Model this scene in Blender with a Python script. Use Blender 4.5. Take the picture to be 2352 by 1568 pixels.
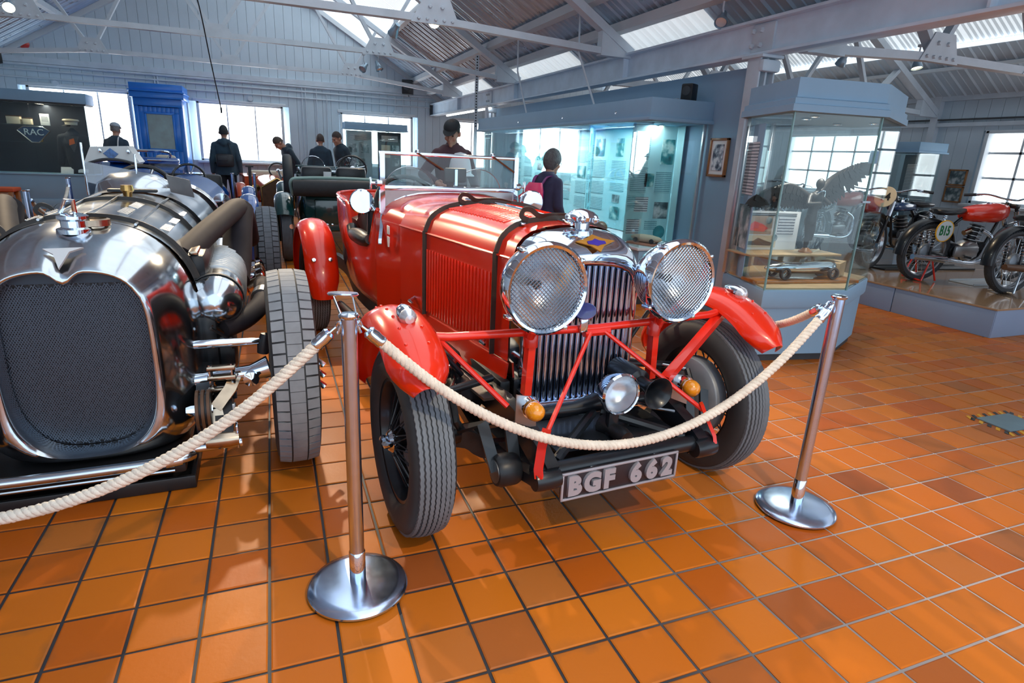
import bpy, bmesh, math, random
from mathutils import Matrix, Vector, Euler
import numpy as np
for o in list(bpy.data.objects): bpy.data.objects.remove(o)
S = bpy.context.scene
COL = S.collection
rnd = random.Random(7)
# ---------------------------------------------------------------- camera
cam = bpy.data.objects.new('camera', bpy.data.cameras.new('camera')); COL.objects.link(cam)
cam.data.sensor_width = 36; cam.data.lens = 1374.2 / 2352 * 36; cam.data.clip_start = .05; cam.data.clip_end = 200
_r, _u, _b = (0.93189244, -0.35979788, 0.04606484), (0.06461089, 0.28960862, 0.95496193), (-0.35693405, -0.88694551, 0.29313094)
cam.matrix_world = Matrix(((_r[0], _u[0], _b[0], .897), (_r[1], _u[1], _b[1], -2.505), (_r[2], _u[2], _b[2], 1.444), (0, 0, 0, 1)))
S.camera = cam
# ---------------------------------------------------------------- world, lights, exposure
W = bpy.data.worlds.new('world'); S.world = W; W.use_nodes = True
_bg = W.node_tree.nodes['Background']; _bg.inputs[0].default_value = (.70, .85, 1, 1); _bg.inputs[1].default_value = 1.45
S.view_settings.view_transform = 'Standard'; S.view_settings.look = 'None'; S.view_settings.gamma = 1
S.view_settings.exposure = 0.35; S.view_settings.use_curve_mapping = False
S.cycles.use_denoising = True; S.cycles.max_bounces = 7; S.cycles.transparent_max_bounces = 20; S.cycles.glossy_bounces = 4
S.cycles.sample_clamp_indirect = 6; S.cycles.caustics_reflective = False; S.cycles.caustics_refractive = False
def spot_light(name, loc, target, power, size, col, blend=.5, r=.04):
    l = bpy.data.lights.new(name, 'SPOT'); l.energy = power; l.spot_size = math.radians(size); l.spot_blend = blend; l.color = col; l.shadow_soft_size = r
    o = bpy.data.objects.new(name, l); COL.objects.link(o); o.location = loc
    o.rotation_euler = (Vector(target) - Vector(loc)).to_track_quat('-Z', 'Y').to_euler(); return o
R = math.radians; PI = math.pi
# daylight comes through the translucent roof-light sheets and the window blinds (both built with the hall) and the open end behind the camera
# ceiling spotlights aimed at the cars
for _l, _t, _p in (((.9, 4.4, 3.3), (2.0, -.3, .5), 900), ((3.2, 4.2, 3.1), (1.9, -.6, .4), 700), ((-.9, 4.3, 3.1), (.2, -.5, .4), 800),
                   ((2.6, 8.0, 2.9), (1.4, 6, .6), 220), ((6.6, 3.3, 3.1), (8.2, 2.0, .4), 200), ((2.2, -3.4, 3.4), (2.2, -.8, .3), 420)):
    spot_light('spotlight_beam', _l, _t, _p * .5, 62, (1, .78, .52), .7)

# ---------------------------------------------------------------- materials
_M = {}
def mat(name, col=(.5, .5, .5), rough=.5, metal=0, coat=0, spec=.5, noise=0, nscale=8, bump=0, bscale=60, emit=0, ecol=None, rnoise=0, alpha=1, sheen=0):
    if name in _M: return _M[name]
    m = bpy.data.materials.new(name); m.use_nodes = True; nt = m.node_tree; N, L = nt.nodes, nt.links
    b = N['Principled BSDF']; I = b.inputs
    I['Base Color'].default_value = (*col, 1); I['Roughness'].default_value = rough; I['Metallic'].default_value = metal
    I['Coat Weight'].default_value = coat; I['Coat Roughness'].default_value = .06; I['Specular IOR Level'].default_value = spec
    if sheen: I['Sheen Weight'].default_value = sheen
    tc = N.new('ShaderNodeTexCoord')
    nz = N.new('ShaderNodeTexNoise'); nz.inputs['Scale'].default_value = nscale; nz.inputs['Detail'].default_value = 4
    L.new(tc.outputs['Object'], nz.inputs['Vector'])
    if noise or 1:
        mr = N.new('ShaderNodeMapRange'); a = noise or .04
        mr.inputs['To Min'].default_value = 1 - a; mr.inputs['To Max'].default_value = 1 + a; mr.inputs['From Min'].default_value = .25; mr.inputs['From Max'].default_value = .75
        L.new(nz.outputs['Fac'], mr.inputs['Value'])
        mx = N.new('ShaderNodeVectorMath'); mx.operation = 'SCALE'; mx.inputs[0].default_value = col
        L.new(mr.outputs['Result'], mx.inputs['Scale']); L.new(mx.outputs[0], I['Base Color'])
    if rnoise:
        m2 = N.new('ShaderNodeMapRange'); m2.inputs['To Min'].default_value = max(.02, rough - rnoise); m2.inputs['To Max'].default_value = rough + rnoise
        L.new(nz.outputs['Fac'], m2.inputs['Value']); L.new(m2.outputs['Result'], I['Roughness'])
    if bump:
        n2 = N.new('ShaderNodeTexNoise'); n2.inputs['Scale'].default_value = bscale; n2.inputs['Detail'].default_value = 3; L.new(tc.outputs['Object'], n2.inputs['Vector'])
        bp = N.new('ShaderNodeBump'); bp.inputs['Strength'].default_value = bump; bp.inputs['Distance'].default_value = .01
        L.new(n2.outputs['Fac'], bp.inputs['Height']); L.new(bp.outputs['Normal'], I['Normal'])
    if emit:
        I['Emission Color'].default_value = (*(ecol or col), 1); I['Emission Strength'].default_value = emit
    _M[name] = m; return m
def glass(name, tint=(.93, .98, .98), rough=.01, base=.04, gain=.9):
    if name in _M: return _M[name]
    m = bpy.data.materials.new(name); m.use_nodes = True; nt = m.node_tree; N, L = nt.nodes, nt.links
    N.remove(N['Principled BSDF'])
    t = N.new('ShaderNodeBsdfTransparent'); t.inputs[0].default_value = (*tint, 1)
    g = N.new('ShaderNodeBsdfGlossy'); g.inputs['Roughness'].default_value = rough; g.inputs[0].default_value = (1, 1, 1, 1)
    f = N.new('ShaderNodeFresnel'); f.inputs['IOR'].default_value = 1.45
    mr = N.new('ShaderNodeMath'); mr.operation = 'MULTIPLY_ADD'; mr.inputs[1].default_value = gain; mr.inputs[2].default_value = base
    x = N.new('ShaderNodeMixShader')
    L.new(f.outputs[0], mr.inputs[0]); L.new(mr.outputs[0], x.inputs[0]); L.new(t.outputs[0], x.inputs[1]); L.new(g.outputs[0], x.inputs[2])
    L.new(x.outputs[0], N['Material Output'].inputs[0]); _M[name] = m; return m
def ramp_mat(name, stops, tex='noise', scale=6, rough=.6, vec='Object', wave_dir='Z', distort=0, rot=(0, 0, 0), detail=3):
    """flat print: a procedural picture, stripes of text or mottle"""
    if name in _M: return _M[name]
    m = bpy.data.materials.new(name); m.use_nodes = True; nt = m.node_tree; N, L = nt.nodes, nt.links
    b = N['Principled BSDF']; b.inputs['Roughness'].default_value = rough
    tc = N.new('ShaderNodeTexCoord'); mp = N.new('ShaderNodeMapping'); mp.inputs['Rotation'].default_value = rot; L.new(tc.outputs[vec], mp.inputs[0])
    if tex == 'wave':
        t = N.new('ShaderNodeTexWave'); t.bands_direction = wave_dir; t.inputs['Distortion'].default_value = distort; t.inputs['Detail Scale'].default_value = 14; t.inputs['Detail'].default_value = 4
    elif tex == 'voronoi': t = N.new('ShaderNodeTexVoronoi')
    else: t = N.new('ShaderNodeTexNoise'); t.inputs['Detail'].default_value = detail
    t.inputs['Scale'].default_value = scale; L.new(mp.outputs[0], t.inputs['Vector'])
    r = N.new('ShaderNodeValToRGB'); e = r.color_ramp.elements
    while len(e) < len(stops): e.new(.5)
    for k, (p, c) in enumerate(stops): e[k].position = p; e[k].color = (*c, 1)
    L.new(t.outputs['Fac'] if tex != 'voronoi' else t.outputs['Distance'], r.inputs[0]); L.new(r.outputs[0], b.inputs['Base Color']); _M[name] = m; return m

# ---------------------------------------------------------------- mesh builder
def V(*a): return Vector(a)
def frame(d, up=(0, 0, 1)):
    d = Vector(d).normalized(); u = Vector(up)
    if abs(d.dot(u)) > .97: u = Vector((1, 0, 0)) if abs(d.x) < .9 else Vector((0, 1, 0))
    x = u.cross(d).normalized(); return x, d.cross(x).normalized(), d
class MB:
    def __init__(s): s.v = []; s.f = []
    def add(s, Vs, Fs, M=None):
        n = len(s.v)
        for p in Vs:
            p = Vector(p); s.v.append(tuple(M @ p) if M is not None else tuple(p))
        s.f += [tuple(i + n for i in f) for f in Fs]; return s
    def box(s, c, d, b=0, M=None):
        cx, cy, cz = c; x, y, z = d[0] / 2, d[1] / 2, d[2] / 2
        if not b:
            P = [(cx + i * x, cy + j * y, cz + k * z) for i in (-1, 1) for j in (-1, 1) for k in (-1, 1)]
            return s.add(P, [(0, 1, 3, 2), (4, 6, 7, 5), (0, 4, 5, 1), (2, 3, 7, 6), (0, 2, 6, 4), (1, 5, 7, 3)], M)
        bm = bmesh.new(); bmesh.ops.create_cube(bm, size=1)
        for v in bm.verts: v.co = (v.co.x * d[0], v.co.y * d[1], v.co.z * d[2])
        bmesh.ops.bevel(bm, geom=bm.edges[:], offset=min(b, .49 * min(d)), segments=2, affect='EDGES', profile=.5)
        bm.verts.index_update(); Vs = [(v.co.x + cx, v.co.y + cy, v.co.z + cz) for v in bm.verts]; Fs = [[v.index for v in f.verts] for f in bm.faces]; bm.free()
        return s.add(Vs, Fs, M)
    def tube(s, pts, r, n=8, cap=True, closed=False, flat=None, up=(0, 0, 1)):
        """sweep; r number or list; flat=(w,h) gives a rectangular section"""
        pts = [Vector(p) for p in pts]; k = len(pts); rs = r if isinstance(r, (list, tuple)) else [r] * k; base = len(s.v); px = None
        if flat: n = 4
        for i, p in enumerate(pts):
            if closed: d = pts[(i + 1) % k] - pts[i - 1]
            else: d = pts[min(i + 1, k - 1)] - pts[max(i - 1, 0)]
            d.normalize()
            if px is None: x, y, _ = frame(d, up)
            else:
                x = px - d * px.dot(d)
                if x.length < 1e-6: x, y, _ = frame(d, up)
                x.normalize(); y = d.cross(x)
            px = x
            if flat:
                w, h = flat[0] / 2, flat[1] / 2
                for a, b in ((-w, -h), (w, -h), (w, h), (-w, h)): s.v.append(tuple(p + x * a + y * b))
            else:
                for j in range(n):
                    a = 2 * PI * j / n; s.v.append(tuple(p + (x * math.cos(a) + y * math.sin(a)) * rs[i]))
        for i in range(k if closed else k - 1):
            a, b = base + i * n, base + ((i + 1) % k) * n
            for j in range(n): s.f.append((a + j, a + (j + 1) % n, b + (j + 1) % n, b + j))
        if cap and not closed:
            s.f.append(tuple(base + j for j in range(n))[::-1]); s.f.append(tuple(base + (k - 1) * n + j for j in range(n)))
        return s
    def cyl(s, a, b, r, r2=None, n=16, cap=True): return s.tube([a, b], [r, r if r2 is None else r2], n, cap)
    def lathe(s, prof, o=(0, 0, 0), ax=(0, 0, 1), n=24, a0=0, a1=360, up=(0, 0, 1), close=False):
        """prof: list of (radius, height along ax)"""
        x, y, d = frame(ax, up); o = Vector(o); base = len(s.v); full = abs(a1 - a0) >= 359.9; m = n if full else n + 1; k = len(prof)
        for j in range(m):
            a = R(a0 + (a1 - a0) * j / n); c = x * math.cos(a) + y * math.sin(a)
            for r, h in prof: s.v.append(tuple(o + c * r + d * h))
        for j in range(n):
            A, B = base + j * k, base + ((j + 1) % m) * k
            for i in range(k if close else k - 1): s.f.append((A + i, A + (i + 1) % k, B + (i + 1) % k, B + i))
        return s
    def loft(s, rings, cap=True, closed=True):
        base = len(s.v); n = len(rings[0])
        for rg in rings: s.v += [tuple(p) for p in rg]
        for i in range(len(rings) - 1):
            for j in range(n if closed else n - 1): s.f.append((base + i * n + j, base + i * n + (j + 1) % n, base + (i + 1) * n + (j + 1) % n, base + (i + 1) * n + j))
        if cap: s.f.append(tuple(base + j for j in range(n))[::-1]); s.f.append(tuple(base + (len(rings) - 1) * n + j for j in range(n)))
        return s
    def prism(s, poly, a, b):
        """poly: 3-D points (planar); extruded from offset vector a to b"""
        a, b = Vector(a), Vector(b); return s.loft([[Vector(p) + a for p in poly], [Vector(p) + b for p in poly]])
    def sph(s, c, r, n=12, m=8, M=None):
        rx, ry, rz = (r, r, r) if not isinstance(r, (tuple, list)) else r; Vs = [(c[0], c[1], c[2] - rz)]; Fs = []
        for i in range(1, m):
            t = PI * i / m - PI / 2
            for j in range(n): a = 2 * PI * j / n; Vs.append((c[0] + rx * math.cos(t) * math.cos(a), c[1] + ry * math.cos(t) * math.sin(a), c[2] + rz * math.sin(t)))
        Vs.append((c[0], c[1], c[2] + rz)); T = len(Vs) - 1
        for j in range(n):
            Fs.append((0, 1 + (j + 1) % n, 1 + j)); Fs.append((T, T - n + j, T - n + (j + 1) % n))
            for i in range(m - 2): a = 1 + i * n; Fs.append((a + j, a + (j + 1) % n, a + n + (j + 1) % n, a + n + j))
        return s.add(Vs, Fs, M)
    def grid(s, fn, nu, nv):
        base = len(s.v)
        for i in range(nu + 1):
            for j in range(nv + 1): s.v.append(tuple(fn(i / nu, j / nv)))
        for i in range(nu):
            for j in range(nv): a = base + i * (nv + 1) + j; s.f.append((a, a + 1, a + nv + 2, a + nv + 1))
        return s
    def mesh(s, name, m, smooth=40):
        me = bpy.data.meshes.new(name); me.from_pydata(s.v, [], s.f)
        bm = bmesh.new(); bm.from_mesh(me); bmesh.ops.recalc_face_normals(bm, faces=bm.faces[:]); bm.to_mesh(me); bm.free()
        if m: me.materials.append(m)
        if smooth: me.shade_smooth(); me.set_sharp_from_angle(angle=R(smooth))
        return me
def link(name, me, parent=None, loc=(0, 0, 0), rot=(0, 0, 0), scale=None):
    o = bpy.data.objects.new(name, me); COL.objects.link(o); o.location = loc; o.rotation_euler = rot
    if scale: o.scale = scale
    if parent: o.parent = parent
    return o
def obj(name, mb, m, parent=None, loc=(0, 0, 0), rot=(0, 0, 0), smooth=40, label=None, kind=None):
    o = link(name, mb.mesh(name, m, smooth), parent, loc, rot)
    if label: o['label'] = label
    if kind: o['kind'] = kind
    return o
def thing(name, label, cat, loc=(0, 0, 0), rz=0, group=None, rot=None):
    o = link(name, None, None, loc, rot or (0, 0, rz)); o.empty_display_size = .1; return tag(o, label, cat, group)
def tag(o, label, cat, group=None):
    o['label'] = label; o['category'] = cat
    if group: o['group'] = group
    return o
def struct(name, mb, m, parent=None, smooth=30, **k):
    o = obj(name, mb, m, parent, smooth=smooth, **k)
    if not parent: o['kind'] = 'structure'
    return o
def kids(o): return [c for c in COL.objects if c.parent == o]
def dup(o, loc=None, rot=None, label=None, group=None, parent=None):
    c = o.copy(); COL.objects.link(c)
    if parent: c.parent = parent
    if loc is not None: c.location = loc
    if rot is not None: c.rotation_euler = rot
    if label: c['label'] = label
    if group: c['group'] = group
    for k in kids(o): dup(k, parent=c)
    return c
def text_mesh(body, size, depth=.004, bold=0, spacing=1):
    cu = bpy.data.curves.new('lettering', 'FONT'); cu.body = body; cu.size = size; cu.extrude = depth / 2; cu.offset = bold; cu.align_x = 'CENTER'; cu.align_y = 'CENTER'; cu.space_character = spacing; cu.resolution_u = 4
    o = bpy.data.objects.new('lettering', cu); COL.objects.link(o); dg = bpy.context.evaluated_depsgraph_get(); dg.update()
    me = bpy.data.meshes.new_from_object(o.evaluated_get(dg)); bpy.data.objects.remove(o); return me
def text(name, body, size, m, parent, loc, rot, depth=.004, bold=0, spacing=1, sx=1):
    me = text_mesh(body, size, depth, bold, spacing); me.materials.clear(); me.materials.append(m); o = link(name, me, parent, loc, rot); o.scale = (sx, 1, 1); return o
def arc(c, r, a0, a1, n, ax='yz', k=1):
    P = []
    for i in range(n + 1):
        a = R(a0 + (a1 - a0) * i / n); u, w = r * math.cos(a), r * math.sin(a) * k
        P.append((c[0], c[1] + u, c[2] + w) if ax == 'yz' else (c[0] + u, c[1], c[2] + w) if ax == 'xz' else (c[0] + u, c[1] + w, c[2]))
    return P
def smooth_path(P, n=6):
    """Catmull-Rom through points"""
    P = [Vector(p) for p in P]; out = []
    for i in range(len(P) - 1):
        a, b, c, d = P[max(i - 1, 0)], P[i], P[i + 1], P[min(i + 2, len(P) - 1)]
        for t in range(n):
            t /= n; out.append(.5 * ((2 * b) + (c - a) * t + (2 * a - 5 * b + 4 * c - d) * t * t + (3 * b - a - 3 * c + d) * t ** 3))
    return out + [P[-1]]
# ================================================================ setting
WY = 14.1            # far wall
GX = 5.0             # girder between the two bays
RX, RZ, SL = .3, 5.77, .6   # ridge of the near bay, roof slope
m_white = mat('white_paint', (.68, .73, .77), .55, noise=.05, nscale=3)
m_steel = mat('painted_steelwork', (.60, .67, .74), .5, noise=.1, nscale=5, bump=.06, bscale=40)
m_clad = mat('wall_cladding', (.56, .66, .74), .5, noise=.05, nscale=2)
m_sheet = mat('roof_sheet_metal', (.50, .61, .72), .3, .4, noise=.12, nscale=4, rnoise=.1)
m_bluegrey = mat('blue_grey_paint', (.27, .44, .60), .6, noise=.04, nscale=3)
m_black = mat('black_paint', (.012, .013, .016), .35, noise=.2)
m_dark = mat('dark_grey', (.045, .05, .058), .55, noise=.2, nscale=12)
m_chrome = mat('chrome', (.74, .82, .92), .06, 1, rnoise=.03, nscale=20)
m_steelrod = mat('bright_steel', (.52, .55, .58), .2, 1, rnoise=.08, nscale=15)
m_blind = mat('daylit_blind', (1, 1, 1), .6, emit=4.2, ecol=(.93, .97, 1))
m_lampglow = mat('lamp_glow', (1, .9, .7), .4, emit=14, ecol=(1, .72, .42))
m_oak = mat('oak_frame', (.30, .13, .045), .45, noise=.3, nscale=9)
m_paper = mat('white_card', (.80, .81, .82), .6)

# ---- floor: grout bed, then every quarry tile with its own edges
def tile_mat():
    m = bpy.data.materials.new('quarry_tile'); m.use_nodes = True; nt = m.node_tree; N, L = nt.nodes, nt.links; b = N['Principled BSDF']
    def n(t, **k):
        x = N.new(t)
        for a, v in k.items(): setattr(x, a, v)
        return x
    def math_(op, a, c=None, cl=False):
        x = n('ShaderNodeMath', operation=op, use_clamp=cl)
        for i, q in enumerate((a, c)):
            if q is None: continue
            if isinstance(q, (int, float)): x.inputs[i].default_value = q
            else: L.new(q, x.inputs[i])
        return x.outputs[0]
    geo = n('ShaderNodeNewGeometry'); oi = n('ShaderNodeObjectInfo'); sep = n('ShaderNodeSeparateXYZ'); L.new(geo.outputs['Position'], sep.inputs[0])
    rand = math_('FRACT', math_('ADD', geo.outputs['Random Per Island'], oi.outputs['Random']))
    def edge(o): return math_('ABSOLUTE', math_('SUBTRACT', math_('FRACT', math_('MULTIPLY', o, 5.0)), .5))
    ed = math_('MAXIMUM', edge(sep.outputs[0]), edge(sep.outputs[1]))
    nz = n('ShaderNodeTexNoise'); nz.inputs['Scale'].default_value = 7; nz.inputs['Detail'].default_value = 4; L.new(geo.outputs['Position'], nz.inputs['Vector'])
    fl = math_('ADD', math_('MULTIPLY', ed, 1.6), math_('SUBTRACT', math_('MULTIPLY', nz.outputs['Fac'], 1.5), 1.42))
    fl = math_('MULTIPLY', fl, math_('ADD', math_('MULTIPLY', rand, 1.7), .25), True)
    r = n('ShaderNodeValToRGB'); e = r.color_ramp.elements; e[0].position = 0; e[0].color = (.60, .145, .010, 1); e[1].position = 1; e[1].color = (.50, .155, .03, 1)
    for p, c in ((.3, (.66, .185, .012, 1)), (.55, (.50, .105, .008, 1)), (.8, (.60, .165, .012, 1))): x = e.new(p); x.color = c
    L.new(rand, r.inputs[0])
    r2 = n('ShaderNodeMath', operation='FRACT'); L.new(math_('MULTIPLY', rand, 37.7), r2.inputs[0])
    mx = n('ShaderNodeMix', data_type='RGBA'); L.new(math_('MULTIPLY', fl, .85, True), mx.inputs['Factor']); L.new(r.outputs[0], mx.inputs[6]); mx.inputs[7].default_value = (.17, .085, .035, 1)
    far = n('ShaderNodeMath', operation='GREATER_THAN'); L.new(r2.outputs[0], far.inputs[0]); far.inputs[1].default_value = .95
    mx2 = n('ShaderNodeMix', data_type='RGBA'); L.new(math_('MULTIPLY', far.outputs[0], .4), mx2.inputs['Factor']); L.new(mx.outputs[2], mx2.inputs[6]); mx2.inputs[7].default_value = (.16, .065, .035, 1)
    L.new(mx2.outputs[2], b.inputs['Base Color'])
    rr = n('ShaderNodeMapRange'); rr.inputs['To Min'].default_value = .3; rr.inputs['To Max'].default_value = .55; L.new(nz.outputs['Fac'], rr.inputs[0]); L.new(rr.outputs[0], b.inputs['Roughness'])
    b.inputs['Specular IOR Level'].default_value = .27
    n3 = n('ShaderNodeTexNoise'); n3.inputs['Scale'].default_value = 60; L.new(geo.outputs['Position'], n3.inputs['Vector'])
    bp = n('ShaderNodeBump'); bp.inputs['Strength'].default_value = .09; bp.inputs['Distance'].default_value = .004; L.new(n3.outputs['Fac'], bp.inputs['Height']); L.new(bp.outputs[0], b.inputs['Normal'])
    return m
m_tile = tile_mat()
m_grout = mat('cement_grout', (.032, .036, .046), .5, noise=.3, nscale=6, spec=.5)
_nt = m_grout.node_tree; _g = _nt.nodes.new('ShaderNodeNewGeometry'); _s = _nt.nodes.new('ShaderNodeSeparateXYZ'); _mr = _nt.nodes.new('ShaderNodeMapRange'); _mr.inputs['From Min'].default_value = 1.9; _mr.inputs['From Max'].default_value = 3.3   # sheen on the joints painted into the grout colour, paler towards the right
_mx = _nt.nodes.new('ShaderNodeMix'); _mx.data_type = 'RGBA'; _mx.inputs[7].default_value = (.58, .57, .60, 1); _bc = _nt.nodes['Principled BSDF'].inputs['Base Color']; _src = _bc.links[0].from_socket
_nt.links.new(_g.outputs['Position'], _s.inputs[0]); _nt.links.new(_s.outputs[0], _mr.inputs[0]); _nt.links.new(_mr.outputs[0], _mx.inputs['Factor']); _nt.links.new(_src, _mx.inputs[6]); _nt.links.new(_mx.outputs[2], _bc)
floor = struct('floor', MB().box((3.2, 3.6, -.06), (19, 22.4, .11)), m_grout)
def tile_geo(mb, cx, cy, dz=0, h=.095):
    a, c = h - .0045, .0025
    P = [(cx + i * h, cy + j * h, -.0048) for i, j in ((-1, -1), (1, -1), (1, 1), (-1, 1))] + [(cx + i * h, cy + j * h, dz - c) for i, j in ((-1, -1), (1, -1), (1, 1), (-1, 1))] + [(cx + i * a, cy + j * a, dz) for i, j in ((-1, -1), (1, -1), (1, 1), (-1, 1))]
    F = [(8, 9, 10, 11)] + [(k, (k + 1) % 4, 4 + (k + 1) % 4, 4 + k) for k in range(4)] + [(4 + k, 4 + (k + 1) % 4, 8 + (k + 1) % 4, 8 + k) for k in range(4)]
    mb.add(P, F)
_cM = cam.matrix_world.inverted(); _tiles = []
for i in range(-28, 60):
    for j in range(-30, 70):
        cx, cy = i * .2 + .1, j * .2 + .1
        if cx > 12 or cx < -5.5: continue
        p = _cM @ Vector((cx, cy, 0)); zz = -p.z
        size = 0; 
        if zz > .3:
            u, w = 1176 + 1374 * p.x / zz, 784 - 1374 * p.y / zz
            if -90 < u < 2440 and 300 < w < 1680: size = 1.44 / zz ** 3
        elif not (-5 < cy < 3): continue
        _tiles.append((size, cx, cy))
_tiles.sort(key=lambda t: -t[0])
_tm = []
for k in range(4):
    mb = MB(); tile_geo(mb, 0, 0, 0); _tm.append(mb.mesh('tile', m_tile, 0))
for s_, cx, cy in _tiles[:300]:
    link('tile', _tm[rnd.randrange(4)], floor, (cx, cy, rnd.uniform(-.0006, .0006)), (rnd.uniform(-.002, .002), rnd.uniform(-.002, .002), rnd.uniform(-.006, .006)))
mb = MB()
for s_, cx, cy in _tiles[300:]: tile_geo(mb, cx, cy, rnd.uniform(-.0006, .0006))
obj('tile_field', mb, m_tile, floor, smooth=0, kind='stuff')

# ---- far wall with vertical cladding boards, windows
def roof_z(x): return RZ - SL * abs(x - RX)
wins = [(-3.85, -1.95, 1.1, 2.45), (-.62, 1.26, 1.05, 2.37), (2.62, 4.45, 1.08, 2.34), (5.62, 7.1, 1.1, 2.34)]
wall_back = struct('wall_back', MB().box((3.2, WY + .33, 2.6), (18, .1, 6)), m_clad)
x = -5.0
while x < 11.4:
    xa, xb = x, x + .195; xm = x + .1; top = roof_z(xm) + .1 if xm < 5.3 else 5
    cuts = [(0, max(2.5, top))]
    for a, b_, z0, z1 in wins:
        if xb > a and xa < b_: cuts = [(0, z0), (z1, max(2.5, top))]
    for z0, z1 in cuts: obj('cladding_board', MB().box(((xa + xb) / 2, WY + .14, (z0 + z1) / 2), (xb - xa, .28, z1 - z0)), m_clad, wall_back, smooth=0)
    x += .2
for k, (a, b_, z0, z1) in enumerate(wins):
    w = link(f'window_{k+1}', None, None, ((a + b_) / 2, WY, z0)); w['kind'] = 'structure'; hw, h = (b_ - a) / 2, z1 - z0
    f = MB()
    for sx in (-1, 1): f.box((sx * (hw - .02), .06, h / 2), (.06, .16, h), .006)
    f.box((0, .06, h - .02), (2 * hw, .16, .05), .006); f.box((0, .06, .02), (2 * hw, .16, .05), .006); obj('window_frame', f, m_white, w)
    obj('blind', MB().box((0, .13, h / 2), (2 * hw - .08, .004, h - .06)), m_blind, w, smooth=0)
    obj('window_sill', MB().box((0, -.05, -.03), (2 * hw + .14, .2, .05), .01), m_white, w)
    obj('window_head', MB().box((0, -.02, h + .03), (2 * hw + .14, .07, .07), .01), m_white, w)
    for q in (-.33, .33): obj('glazing_bar', MB().box((q * hw, .1, h / 2), (.03, .03, h - .06)), m_white, w)
# conduits and pipes along the far wall
t1 = link('trim_1', None, None, (0, WY - .03, 0)); t1['kind'] = 'structure'
for z, r in ((2.86, .03), (2.75, .018), (2.6, .016)): obj('conduit', MB().cyl((-4.6, 0, z), (5.0, 0, z), r, n=8), m_steel, t1)
for xx, z0, z1 in ((-1.42, 2.55, 2.95), (-1.36, 2.55, 2.95), (1.72, 1, 2.95), (1.8, .9, 2.95), (2.06, 1.2, 2.9), (2.3, .9, 2.72), (4.0, 2.3, 2.8), (4.2, 2.3, 2.9)):
    obj('conduit', MB().cyl((xx, 0, z0), (xx, 0, z1), .014, n=6), m_steel, t1)
for xx, z in ((-3.3, 2.52), (.55, 2.5), (4.0, 2.42)): obj('junction_box', MB().cyl((xx, .02, z), (xx, -.05, z), .06, n=12), m_steel, t1)
obj('wall_beam', MB().box((0, .02, 2.95), (10, .1, .12)), m_steel, t1)

# ---- left wall (out of the frame, closes the bay) and the wall behind the motorcycles
wl = struct('wall_left', MB().box((-5.06, 3.5, 1.6), (.1, 22, 3.2)), m_clad)
RWX = 11.5
wall_right = struct('wall_right', MB().box((RWX + .3, 5, 1.5), (.1, 20, 3)), m_clad)
rw = [(2.2, 4.15, 1.08, 2.2), (-1.0, .8, 1.08, 2.2), (6.0, 8.2, 1.08, 2.2)]
y = -4.8
while y < 14:
    ya, yb = y, y + .195; cuts = [(0, 3)]
    for a, b_, z0, z1 in rw:
        if yb > a and ya < b_: cuts = [(0, z0), (z1, 3)]
    for z0, z1 in cuts: obj('cladding_board', MB().box((RWX + .12, (ya + yb) / 2, (z0 + z1) / 2), (.24, yb - ya, z1 - z0)), m_clad, wall_right, smooth=0)
    y += .2
for k, (a, b_, z0, z1) in enumerate(rw):
    w = link(f'window_{k+5}', None, None, (RWX, (a + b_) / 2, z0)); w['kind'] = 'structure'; hw, h = (b_ - a) / 2, z1 - z0
    f = MB()
    for s in (-1, 1): f.box((.06, s * (hw - .02), h / 2), (.16, .06, h), .006)
    f.box((.06, 0, h - .02), (.16, 2 * hw, .05), .006); f.box((.06, 0, .02), (.16, 2 * hw, .05), .006); obj('window_frame', f, m_white, w)
    obj('blind', MB().box((.15, 0, h / 2), (.004, 2 * hw - .08, h - .06)), mat('daylit_blind_side', (1, 1, 1), .6, emit=1.7, ecol=(.93, .97, 1)), w, smooth=0)
    for q in (-.4, 0, .4): obj('glazing_bar', MB().box((.11, q * hw * 1.2, h / 2), (.03, .035, h - .06)), m_white, w)
    for q in (.36, .7): obj('glazing_bar', MB().box((.11, 0, h * q), (.03, 2 * hw - .08, .035)), m_white, w)
    obj('window_sill', MB().box((-.05, 0, -.03), (.2, 2 * hw + .14, .05), .01), m_white, w)
t2 = link('trim_2', None, None, (RWX - .03, 0, 0)); t2['kind'] = 'structure'
for z, r, mm in ((2.72, .1, m_steel), (2.3, .06, m_steel), (2.38, .02, m_dark)): obj('wall_rail', MB().box((0, 4.5, z), (.1, 19, r)), mm, t2)
for yy in (1.85, 5.0): obj('wall_post', MB().box((0, yy, 1.45), (.12, .12, 2.9)), m_steel, t2)

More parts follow.
